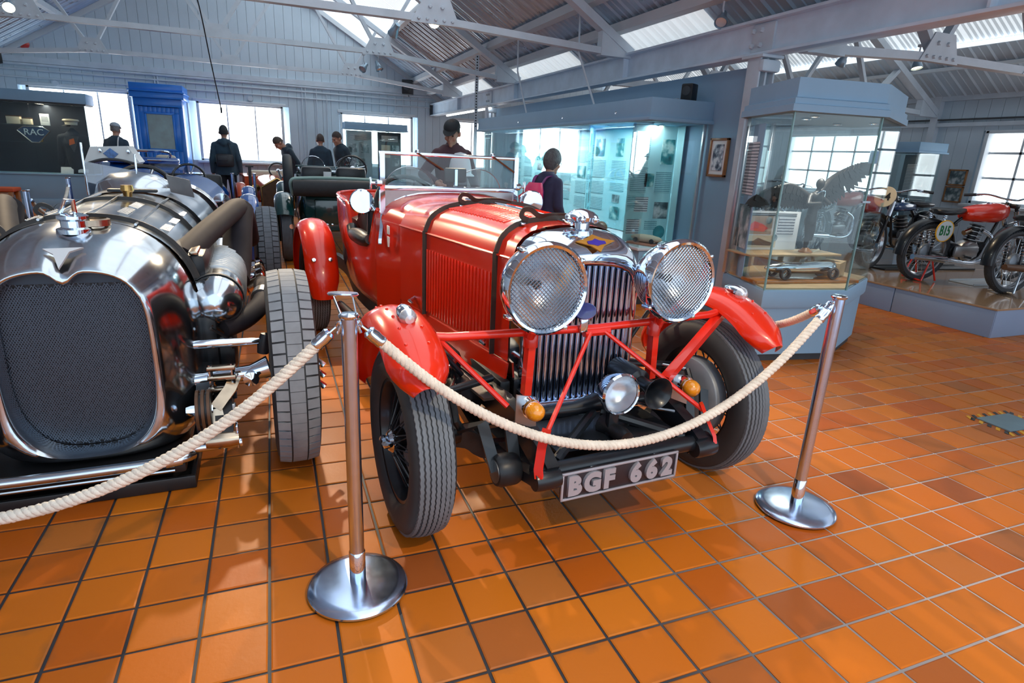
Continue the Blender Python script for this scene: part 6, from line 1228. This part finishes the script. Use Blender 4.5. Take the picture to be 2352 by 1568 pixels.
# ================================================================ platform and motorcycles
m_plat = mat('platform_grey', (.27, .36, .52), .6, noise=.05, nscale=2)
pf_ = thing('display_platform', 'low grey-blue display platform with a polished timber deck under the motorcycles', 'platform', (7.22, .95, 0), 0)
for k in range(5):
    obj('front_panel', MB().box((.012, .52 + k * 1.04 + .43 * 0, .135), (.024, 1.028, .27), .003), m_plat, pf_); 
for k in range(3): obj('side_panel', MB().box((.52 + k * 1.04, .012, .135), (1.028, .024, .27), .003), m_plat, pf_)
obj('platform_core', MB().box((1.57, 2.65, .13), (3.06, 5.2, .255)), m_dark, pf_)
m_deck = mat('deck_timber', (.42, .27, .16), .13, coat=.6, noise=.15, nscale=3)
for k in range(6): obj('deck_board', MB().box((1.55, .43 + k * .88, .278), (3.12, .872, .018), .002), m_deck, pf_, smooth=0)
pb_ = thing('display_platform', 'rear continuation of the motorcycle platform beyond the statue case', 'platform', (7.22, 6.3, 0)); obj('front_panel', MB().box((.012, 1.5, .135), (.024, 3.0, .27), .003), m_plat, pb_); obj('deck_board', MB().box((1.5, 1.5, .2), (3.0, 3.0, .17), .003), m_deck, pb_)
def motorcycle(label, loc, rz, tank, m_tank, plate=None, rear_plate=True, lean=3, front_plate=None, stand_m=None, ex_m=None, plunger=True):
    t = thing('motorcycle', label, 'motorcycle', loc, 0, None, (R(lean), 0, rz))
    r = .335; xr, xf = 0, 1.34            # bike points along +x; wheels turn in the x-z plane
    def W_(name, x): 
        w = wheel(name, t, (x, 0, r), r, .092, 1, 'bike', m_steelrod, 20, detail=1, rot=(0, 0, R(90))); return w
    W_('rear_wheel', xr); W_('front_wheel', xf)
    fr = MB(); q = lambda *P: fr.tube(smooth_path(P, 4), .017, 8)
    q((.98, 0, .88), (.62, 0, .82), (.42, 0, .74), (.28, 0, .62)); q((.98, 0, .82), (.86, 0, .45), (.76, 0, .26), (.36, 0, .24), (.30, 0, .5), (.30, 0, .66))
    for s in (-1, 1): q((.34, s * .05, .28), (.1, s * .075, .33), (0, s * .08, r)); q((.30, s * .05, .66), (.06, s * .085, .62)); fr.cyl((0, s * .085, .26), (0, s * .085, .64), .013 if plunger else .012, n=8)
    obj('frame', fr, m_iron, t)
    for s in (-1, 1):
        if plunger:
            P = [(.0 + .024 * math.cos(a), s * .085 + .024 * math.sin(a), .40 + .22 * a / (14 * PI)) for a in np.linspace(0, 14 * PI, 112)]; obj('rear_spring', MB().tube(P, .005, 5), m_chrome, t)
        f = MB(); f.tube([(1.06, s * .075, .88), (1.20, s * .075, .58), (1.34, s * .078, r)], [.019, .021, .016], 10); fk = obj('front_fork', f, m_iron, t); obj('fork_shroud', MB().cyl((1.08, s * .075, .84), (1.16, s * .075, .66), .028, n=12), m_chrome, fk)
    obj('fork_yoke', MB().box((1.05, 0, .89), (.07, .2, .05), .012), m_iron, t); obj('steering_head', MB().cyl((.98, 0, .78), (1.02, 0, .92), .032, n=12), m_iron, t)
    hb_ = obj('handlebar', MB().tube(smooth_path([(.84, -.34, .97), (.95, -.22, .99), (1.03, -.08, .96), (1.03, .08, .96), (.95, .22, .99), (.84, .34, .97)], 5), .011, 8), m_chrome, t)
    for s in (-1, 1): obj('grip', MB().cyl((.78, s * .38, .96), (.88, s * .31, .975), .018, n=10), m_black, hb_); obj('hand_lever', MB().tube([(.92, s * .26, .975), (.98, s * .34, .965), (.95, s * .40, .955)], .006, 6), m_chrome, hb_)
    tk = [(x, w, zt, zb) for x, w, zt, zb in ((.40, .06, .83, .72), (.46, .10, .86, .70), (.62, .13, .89, .69), (.82, .135, .915, .69), (.94, .11, .91, .72), (.99, .05, .88, .76))] if tank == 'big' else [(x, w, zt, zb) for x, w, zt, zb in ((.40, .05, .80, .74), (.45, .075, .82, .72), (.7, .085, .835, .71), (.92, .08, .83, .72), (.97, .05, .81, .74))]
    tkk = obj('fuel_tank', MB().loft([[(x, w * math.copysign(abs(math.cos(a)) ** .7, math.cos(a)), (zt + zb) / 2 + (zt - zb) / 2 * math.copysign(abs(math.sin(a)) ** .8, math.sin(a))) for a in [2 * PI * k / 24 for k in range(24)]] for x, w, zt, zb in tk]), m_tank, t, smooth=70); obj('filler_cap', MB().cyl((.78, .03, tk[2][2]), (.78, .03, tk[2][2] + .03), .03, n=14), m_chrome, tkk)
    obj('seat', MB().loft([[(x, w * math.cos(a), z + h * math.sin(a)) for a in [2 * PI * k / 16 for k in range(16)]] for x, w, h, z in ((.0, .05, .025, .80), (.05, .13, .04, .80), (.2, .125, .04, .80), (.36, .06, .035, .81), (.42, .03, .02, .82))]), m_leather, t, smooth=60)
    for s in (-1, 1): obj('seat_spring', MB().tube([(.06 + .018 * math.cos(a), s * .09 + .018 * math.sin(a), .66 + .11 * a / (10 * PI)) for a in np.linspace(0, 10 * PI, 60)], .005, 5), m_chrome, t)
    def guard(c, a0, a1, nm):
        rows = []
        for i in range(19):
            a = R(a0 + (a1 - a0) * i / 18); rows.append([(c + (r + .045 + d) * math.cos(a), w, r + (r + .045 + d) * math.sin(a)) for w, d in ((-.065, -.022), (-.05, -.004), (0, .006), (.05, -.004), (.065, -.022), (.06, -.026), (0, .002), (-.06, -.026))])
        obj(nm, MB().loft(rows), m_iron, t, smooth=60)
    guard(xr, 20, 185, 'rear_mudguard'); guard(xf, 5, 150, 'front_mudguard')
    en = obj('crankcase', MB().lathe([(0, -.08), (.10, -.08), (.125, -.05), (.125, .05), (.10, .08), (0, .08)], (.60, 0, .36), (0, 1, 0), 28), m_alud, t, smooth=50)
    obj('cylinder', MB().cyl((.62, 0, .44), (.66, 0, .66), .045, n=16), m_engine, en)
    for k in range(9): z = k / 8; obj('cooling_fin', MB().lathe([(.0, -.004), (.085 - .02 * abs(z - .5), -.004), (.085 - .02 * abs(z - .5), .004), (0, .004)], (.622 + .038 * z, 0, .46 + .19 * z), (.17, 0, 1), 18), m_alud if k % 2 else m_engine, en)
    obj('gearbox', MB().lathe([(0, -.07), (.07, -.07), (.085, -.04), (.085, .04), (.07, .07), (0, .07)], (.38, 0, .36), (0, 1, 0), 22), m_engine, t, smooth=50); obj('primary_case', MB().box((.49, -.10, .36), (.34, .04, .13), .03), m_alud, t); obj('carburettor', MB().cyl((.5, .0, .56), (.6, 0, .6), .03, n=12), m_bronze, t); obj('magneto', MB().cyl((.76, -.05, .42), (.76, .05, .42), .05, n=14), m_engine, t)
    obj('oil_tank', MB().box((.26, .08, .54), (.12, .07, .2), .03), m_iron, t)
    obj('exhaust_pipe', MB().tube(smooth_path([(.70, -.05, .60), (.82, -.09, .52), (.80, -.12, .32), (.6, -.13, .24), (.2, -.14, .27), (-.25, -.15, .30)], 6), .022, 12), ex_m or m_chrome, t); obj('silencer', MB().cyl((.18, -.14, .272), (-.3, -.15, .305), .04, .03, n=16), ex_m or m_chrome, t)
    sd = MB()
    for s in (-1, 1): sd.tube([(-.06, s * .13, .02), (.02, s * .11, .30), (.14, s * .13, .02)], .011, 6)
    sd.tube([(-.06, -.13, .02), (-.06, .13, .02)], .011, 6); obj('rear_stand', sd, stand_m or m_iron, t)
    obj('foot_rest', MB().cyl((.5, -.18, .30), (.5, .18, .30), .012, n=8), m_iron, t)
    if plate:
        s, body, cm, xx, zz = plate; p = obj('race_plate', MB().lathe([(0, .006), (.118, .006), (.122, 0), (.118, -.006), (0, -.006)], (xx, s * .15, zz), (0, s, 0), 32), mat('plate_white', (.62, .66, .68), .45), t, label='round white race plate'); obj('plate_rim', MB().lathe([(.112, .007), (.123, .007), (.123, -.002)], (xx, s * .15, zz), (0, s, 0), 32), m_yel, p)
        text('race_number', body, .15, cm, p, (xx, s * .158, zz - .0), (R(90), 0, 0 if s < 0 else PI), .004, .004, sx=.62)
    if front_plate:
        body, cm = front_plate; p = obj('front_race_plate', MB().lathe([(0, .006), (.13, .006), (.134, 0), (.13, -.006), (0, -.006)], (1.16, 0, .90), (1, 0, .25), 32), m_cream, t, label='round cream race plate'); text('race_number', body, .13, cm, p, (1.172, 0, .90), (R(76), 0, R(90)), .004, .003)
    return t
m_gr = mat('number_green', (.01, .16, .05), .5)
motorcycle('motorcycle with a red tank and a round B15 race plate, second from the platform corner', (7.93, 2.28, .287), R(-8), 'big', m_red, (-1, 'B15', m_gr, .04, .60), stand_m=m_redframe)
motorcycle('motorcycle at the right edge of the platform, rear wheel nearest the camera', (8.22, 1.48, .287), R(-6), 'big', mat('tank_black', (.012, .013, .016), .2, coat=.8), None, lean=-3, stand_m=m_steelrod, ex_m=m_brown)
motorcycle('motorcycle with a dark blue tank and a round cream front plate, facing the camera', (9.35, 3.3, .287), R(192), 'small', mat('tank_blue', (.008, .05, .16), .2, coat=.8), None, front_plate=('14', m_black), ex_m=m_bronze)
motorcycle('motorcycle with an orange-red tank, half behind the edge of the statue case', (8.3, 4.25, .287), R(10), 'big', mat('tank_orange', (.55, .06, .02), .3, coat=.5), None)
motorcycle('dark motorcycle seen through the statue case, farthest left on the platform', (7.7, 5.1, .287), R(4), 'big', mat('tank_dark', (.02, .026, .03), .3, coat=.5), None)
for k, (x, y, lb) in enumerate(((8.9, 2.9, 'black metal tray under the blue-tank motorcycle'), (8.7, 1.95, 'white board lying between the two nearest motorcycles'))):
    b = thing('floor_tray' if k == 0 else 'display_board', lb, 'tray' if k == 0 else 'board', (x, y, .288), R(-6)); obj('tray_plate' if k == 0 else 'board_face', MB().box((0, 0, .006), (1.5 if k == 0 else .8, .3, .012), .004), m_black if k == 0 else m_paper, b)
    for s in (-1, 1): obj('tray_rim' if k == 0 else 'board_edge', MB().box((0, s * .15, .012), (1.5 if k == 0 else .8, .016, .024), .004), m_dark if k == 0 else m_white, b)
# ================================================================ people
m_skin = mat('skin', (.50, .27, .19), .55, noise=.07, nscale=14)
m_eye = mat('eye_dark', (.02, .018, .018), .2)
def person(label, x, y, rz, h=1.75, lean=0, hair=(.06, .045, .035), top=(.02, .025, .035), legs=(.015, .018, .025), arms=None, head_tilt=(0, 0), cap=None, hood=False, vox=.012, long_hair=False, glasses=False, coat=0, girth=1.0, beard=False):
    """body is one continuous skin mesh; clothes, hair and shoes are its children. local front is -y. arms: per side (elbow, wrist) offsets from the shoulder"""
    k = h / 1.75; t = thing('person', label, 'person', (x, y, 0), rz)
    ln = R(lean); hip = Vector((0, 0, .93 * k))
    def U(p):
        p = Vector(p) * k; d = p - hip; return Vector((p.x, p.y, p.z)) if p.z < .93 * k else hip + Vector((d.x, d.y * math.cos(ln) - d.z * math.sin(ln), d.z * math.cos(ln) + d.y * math.sin(ln)))
    def A(p): return tuple(U(p))
    arms = arms or {-1: ((-.05, .03, -.29), (-.06, -.03, -.54)), 1: ((.05, .03, -.29), (.06, -.03, -.54))}
    sh = {s: Vector((s * .178 * girth, .01, 1.385)) for s in (-1, 1)}
    J = {s: (sh[s], sh[s] + Vector(arms[s][0]), sh[s] + Vector(arms[s][1])) for s in (-1, 1)}
    hc = Vector((0, -.025, 1.635)); tl, yw = R(head_tilt[0]), R(head_tilt[1]); HM = Matrix.Rotation(yw, 4, 'Z') @ Matrix.Rotation(tl, 4, 'X')
    nk = Vector((0, .0, 1.53))
    def H(p): q = HM @ (Vector(p) - nk + Vector((0, 0, 0))); return A(nk + q)
    b = MB(); C2 = lambda mb, p, q, ra, rb, **z: cap_(mb, p, q, ra * k, rb * k, **z)
    # head with brow, nose, chin, ears; neck
    hm = Matrix.Translation(H(hc)) @ Matrix.Rotation(ln, 4, 'X') @ HM
    def HL(p): return tuple(hm @ (Vector(p) * k * 1.07))
    b.sph((0, 0, 0), (.076 * k, .098 * k, .112 * k), 18, 12, hm @ Matrix.Translation((0, .012 * k, .018 * k))); b.sph((0, 0, 0), (.060 * k, .070 * k, .085 * k), 14, 10, hm @ Matrix.Translation((0, -.030 * k, -.045 * k))); C2(b, HL((0, -.098, .0)), HL((0, -.114, -.028)), .011, .015); b.sph(HL((0, -.078, -.098)), .026 * k, 10, 7); b.sph(HL((0, -.092, -.062)), (.024 * k, .014 * k, .012 * k), 10, 6); b.sph(HL((0, -.086, .022)), (.05 * k, .016 * k, .014 * k), 10, 6)
    for s in (-1, 1): b.sph(HL((s * .079, .012, -.012)), (.014 * k, .024 * k, .034 * k), 10, 7); b.sph(HL((s * .042, -.066, -.03)), .026 * k, 8, 6)
    C2(b, A((0, .012, 1.44)), HL((0, .012, -.08)), .058, .052)
    # trunk and limbs under the clothes, hands with fingers
    C2(b, A((0, 0, .98)), A((0, 0, 1.18)), .12, .11); C2(b, A((0, .005, 1.18)), A((0, .012, 1.33)), .11, .10); C2(b, A((-.11, .01, 1.36)), A((.11, .01, 1.36)), .05, .05)
    for s in (-1, 1):
        a, e, w = J[s]; C2(b, A(a - Vector((s * .03, 0, .02))), A(e), .044, .038); C2(b, A(e), A(w), .038, .026); d = (w - e).normalized(); sd_ = d.cross(Vector((0, 1, 0))).normalized() if abs(d.y) < .9 else Vector((1, 0, 0)); fw = sd_.cross(d).normalized(); pm = w + d * .075
        C2(b, A(w + d * .01), A(pm), .028, .032)
        for f in range(4): o = (f - 1.5) * .018; p0 = pm + fw * o; ln_ = (.066, .078, .074, .058)[f]; m1 = p0 + d * ln_ * .55 + sd_ * -s * .006; p1 = p0 + d * ln_ * .95 + sd_ * -s * .024; C2(b, A(p0), A(m1), .0095, .009, n=8); C2(b, A(m1), A(p1), .009, .0075, n=8)
        th = w + d * .03 - fw * .026; C2(b, A(th), A(th + d * .038 - fw * .026), .011, .010, n=8); C2(b, A(th + d * .038 - fw * .026), A(th + d * .072 - fw * .026), .010, .008, n=8)
        C2(b, tuple(Vector((s * .09, 0, .92)) * k), tuple(Vector((s * .10, .0, .50)) * k), .078, .052); C2(b, tuple(Vector((s * .10, .0, .50)) * k), tuple(Vector((s * .105, .03, .09)) * k), .048, .036); C2(b, tuple(Vector((s * .105, .03, .06)) * k), tuple(Vector((s * .12, -.10, .045)) * k), .036, .03)
    C2(b, tuple(Vector((-.06, 0, .95)) * k), tuple(Vector((.06, 0, .95)) * k), .11, .11)
    body = remesh(b, 'body', vox, 3, m_skin, t)
    cl = mat('cloth_%02d%02d%02d' % tuple(int(c * 99) for c in top), top, .85, noise=.14, nscale=14, bump=.12, bscale=40, sheen=.1)
    j = MB(); g = girth
    lo = .80 if coat else .90
    j.loft([[A((rx * g * math.cos(a), ry * math.sin(a) + yo, z)) for a in [2 * PI * q / 24 for q in range(24)]] for z, rx, ry, yo in ((lo, .19 if coat else .178, .135, 0), (1.0, .178, .13, 0), (1.14, .178, .132, .0), (1.28, .198, .138, .004), (1.38, .20, .125, .01), (1.44, .165, .10, .012), (1.49, .10, .085, .014))])
    for s in (-1, 1):
        a, e, w = J[s]; C2(j, A(a + Vector((-s * .015, 0, -.005))), A(e), .070, .060); C2(j, A(e), A(w + (e - w) * .06), .060, .046)
    if hood: C2(j, A((-.07, .085, 1.45)), A((.07, .085, 1.45)), .062, .062); C2(j, A((0, .10, 1.42)), A((0, .10, 1.46)), .075, .07)
    else: j.lathe([(.066 * k, -.05 * k), (.072 * k, 0), (.070 * k, .03 * k), (.060 * k, .03 * k), (.058 * k, -.05 * k)], A((0, .01, 1.49)), (0, -math.sin(ln) + .1, 1), 20, close=True)
    remesh(j, 'jacket', vox * 1.1, 4, cl, t)
    tr = MB()
    for s in (-1, 1): C2(tr, tuple(Vector((s * .088, 0, .92)) * k), tuple(Vector((s * .10, .0, .50)) * k), .098, .072); C2(tr, tuple(Vector((s * .10, .0, .50)) * k), tuple(Vector((s * .105, .03, .10)) * k), .070, .060)
    C2(tr, tuple(Vector((-.06, 0, .96)) * k), tuple(Vector((.06, 0, .96)) * k), .118, .118); remesh(tr, 'trousers', vox * 1.2, 3, mat('trouser_%02d' % int(legs[2] * 99), legs, .9, noise=.15), t)
    for s in (-1, 1): shb = MB(); shb.loft([[(s * .11 * k + w_ * k * math.cos(a), y_ * k, max(.004, (z_ + h_ * math.sin(a)) * k)) for a in [2 * PI * q / 14 for q in range(14)]] for y_, w_, h_, z_ in ((.085, .02, .03, .05), (.07, .042, .055, .055), (0, .046, .06, .058), (-.08, .05, .045, .045), (-.16, .042, .032, .034), (-.195, .015, .015, .02))]); obj('shoe', shb, m_black, t, smooth=60)
    hmx = mat('hair_%02d%02d' % (int(hair[0] * 99), int(hair[2] * 99)), hair, .8, noise=.35, nscale=40, bump=.5, bscale=90)
    hr = MB(); top_y = .02
    def HG(u, v):
        a = 2 * PI * u; front = max(0, -math.sin(a)); lowlim = -.55 if not long_hair else -1.05
        ph = PI / 2 - v * (PI / 2 - lowlim * (1 - front ** .6) - .42 * front ** .6); rr_ = 1.0 + (.17 if long_hair else .0)
        return HL((.081 * rr_ * math.cos(ph) * math.cos(a), .102 * rr_ * math.cos(ph) * math.sin(a) + .014, .020 + .116 * rr_ * math.sin(ph)))
    hr.grid(HG, 28, 10); ho = obj('hair', hr, hmx, t, smooth=80)
    for s in (-1, 1): ey = obj('eye', MB().sph(HL((s * .030, -.082, .004)), .010 * k, 8, 6), m_eye, t)
    if beard: obj('beard', MB().grid(lambda u, v: HL((.068 * math.cos(PI + PI * u) * 1.0, -.025 + .078 * math.sin(PI + PI * u), -.05 - .055 * v)), 14, 4), hmx, t, smooth=80)
    if glasses:
        gl = MB()
        for s in (-1, 1): gl.tube([HL((s * .033 + .022 * math.cos(a), -.098, .004 + .018 * math.sin(a))) for a in [2 * PI * q / 14 for q in range(14)]], .0025, 5, closed=True); gl.tube([HL((s * .055, -.095, .006)), HL((s * .082, .01, .004))], .0025, 5)
        obj('glasses', gl, m_black, t)
    if cap:
        cm_, peak = cap; cp = MB(); cp.grid(lambda u, v: HL((.087 * math.cos(v * 1.4) ** .7 * math.cos(2 * PI * u), .113 * math.cos(v * 1.4) ** .7 * math.sin(2 * PI * u) + .012, .052 + .074 * math.sin(v * 1.5))), 26, 7); co = obj('cap', cp, cm_, t, smooth=80)
        if peak: obj('cap_peak', MB().loft([[HL((.07 * math.cos(a), -.075 - .095 * math.sin(a), .058 - .02 * math.sin(a))) for a in np.linspace(.12, PI - .12, 13)], [HL((.07 * math.cos(a), -.05 - .03 * math.sin(a), .066 - .004 * math.sin(a))) for a in np.linspace(.12, PI - .12, 13)]], cap=False, closed=False), cm_, co, smooth=80)
    return t, A
black_cap = mat('dark_cap_cloth', (.015, .018, .022), .8); white_cap = mat('pale_cap_cloth', (.40, .46, .52), .8)
# the man in the brown top behind the red car's windscreen
m1, A1 = person('man in dark peaked cap and brown top, looking down behind the red car windscreen', 2.92, 4.75, R(8), 1.83, 4, hair=(.05, .04, .035), top=(.085, .035, .045), arms={-1: ((-.17, -.05, -.22), (-.10, -.25, -.28)), 1: ((.10, .02, -.27), (.03, -.22, -.36))}, head_tilt=(22, -38), cap=(black_cap, 1), vox=.010, girth=1.08)
wh = thing('white_cap', 'white cap held in front of the chest of the man in the peaked cap', 'cap', (2.93, 4.40, 1.24), R(8)); wh.scale = (1.3, 1.3, 1.4); obj('crown', MB().lathe([(0, .17), (.05, .16), (.085, .11), (.10, .04), (.10, 0)], n=26), mat('white_cotton', (.72, .74, .78), .8, noise=.05), wh, smooth=80); obj('brim', MB().lathe([(.095, .01), (.125, -.01), (.125, -.016), (.095, 0)], n=26), _M['white_cotton'], wh)
# the woman at the long case
m2, A2 = person('grey-haired woman with glasses and dark purple fleece facing the long showcase', 3.66, 3.62, R(112), 1.53, 6, hair=(.105, .105, .11), top=(.035, .035, .085), legs=(.02, .02, .03), arms={-1: ((-.05, .0, -.28), (-.02, -.16, -.44)), 1: ((.06, .0, -.28), (.04, -.14, -.46))}, head_tilt=(8, 0), long_hair=True, glasses=True, vox=.010, girth=1.06)
bp_ = thing('backpack', 'pink and purple rucksack on the back of the grey-haired woman', 'bag', (3.66, 3.62, 0), R(112)); m_pink = mat('pink_nylon', (.80, .05, .16), .45, noise=.1); m_purp = mat('purple_nylon', (.20, .008, .16), .45, noise=.1); m_coral = mat('coral_nylon', (.85, .16, .18), .45)
f = MB(); f.loft([[(rx * math.cos(a), .155 + yo + ry * math.sin(a), z) for a in [2 * PI * q / 20 for q in range(20)]] for z, rx, ry, yo in ((.84, .08, .05, .02), (.88, .13, .085, .03), (1.0, .14, .10, .035), (1.12, .125, .085, .01), (1.2, .08, .05, -.02))]); obj('sack', f, m_purp, bp_, smooth=70)
f = MB(); f.loft([[(rx * math.cos(a), .165 + yo + ry * math.sin(a), z) for a in np.linspace(-.25, PI + .25, 14)] for z, rx, ry, yo in ((1.0, .142, .105, .03), (1.12, .128, .09, .01), (1.205, .085, .055, -.02))], cap=False, closed=False); obj('top_flap', f, m_pink, bp_, smooth=70)
obj('front_pocket', MB().prism([(-.09, 0, .86), (.05, 0, .86), (.10, 0, 1.06), (-.03, 0, 1.13)], (0, .285, 0), (0, .302, 0)), m_coral, bp_)
for s in (-1, 1): obj('shoulder_strap', MB().tube(smooth_path([(s * .07, .12, 1.19), (s * .085, .06, 1.265), (s * .095, -.04, 1.265), (s * .10, -.125, 1.18), (s * .11, -.13, 1.05), (s * .13, -.02, .93), (s * .11, .10, .90)], 5), 1, flat=(.035, .008)), m_purp, bp_)
# visitors by the far windows
person('person in pale cap and dark top with a white shoulder strap before the first window', -2.02, 12.45, R(170), 1.74, 2, top=(.03, .055, .085), cap=(white_cap, 1), hair=(.2, .2, .2), head_tilt=(6, 0))
obj('shoulder_strap', MB().tube(smooth_path([(-.06, .135, 1.02), (-.075, .15, 1.25), (-.085, .10, 1.44), (-.085, 0, 1.47)], 5), 1, flat=(.05, .006)), m_paper, [o for o in COL.objects if o.name.startswith('person')][-1], label='white shoulder strap')
person('man in long dark hooded coat seen from behind before the second window', .03, 11.9, R(178), 1.79, 0, top=(.028, .062, .095), hair=(.03, .035, .04), hood=True, coat=1, girth=1.12)
sb = thing('shoulder_bag', 'black sling bag on the back of the man in the long hooded coat', 'bag', (.03, 11.9, 0), R(178)); obj('bag_body', MB().box((.0, .185, 1.12), (.34, .09, .26), .05, Matrix.Translation((0, 0, 0))), mat('bag_black', (.02, .022, .028), .4, noise=.3), sb); obj('bag_flap', MB().box((.03, .235, 1.16), (.2, .02, .10), .02), m_dark, sb); obj('bag_strap', MB().tube(smooth_path([(-.16, .17, 1.2), (-.10, .16, 1.4), (-.06, .05, 1.5), (.02, -.12, 1.42), (.17, -.14, 1.15), (.2, .0, 1.05), (.17, .16, 1.08)], 5), 1, flat=(.04, .008)), m_black, sb)
person('man in dark jacket bending forward, head bowed, left of the green tourer', 1.44, 12.75, R(-72), 1.76, 26, top=(.02, .04, .06), hair=(.08, .06, .05), head_tilt=(28, 0), hood=True, girth=1.1, coat=1)
person('left of two short-haired men in dark jackets standing together before the far wall', 1.95, 12.1, R(160), 1.74, 4, top=(.018, .042, .07), hair=(.07, .05, .045), head_tilt=(10, 25), girth=1.05)
person('right of two short-haired men in dark jackets, turned in profile to the left', 2.45, 12.0, R(-60), 1.82, 10, top=(.015, .036, .06), hair=(.06, .045, .04), head_tilt=(14, 0), girth=1.05)
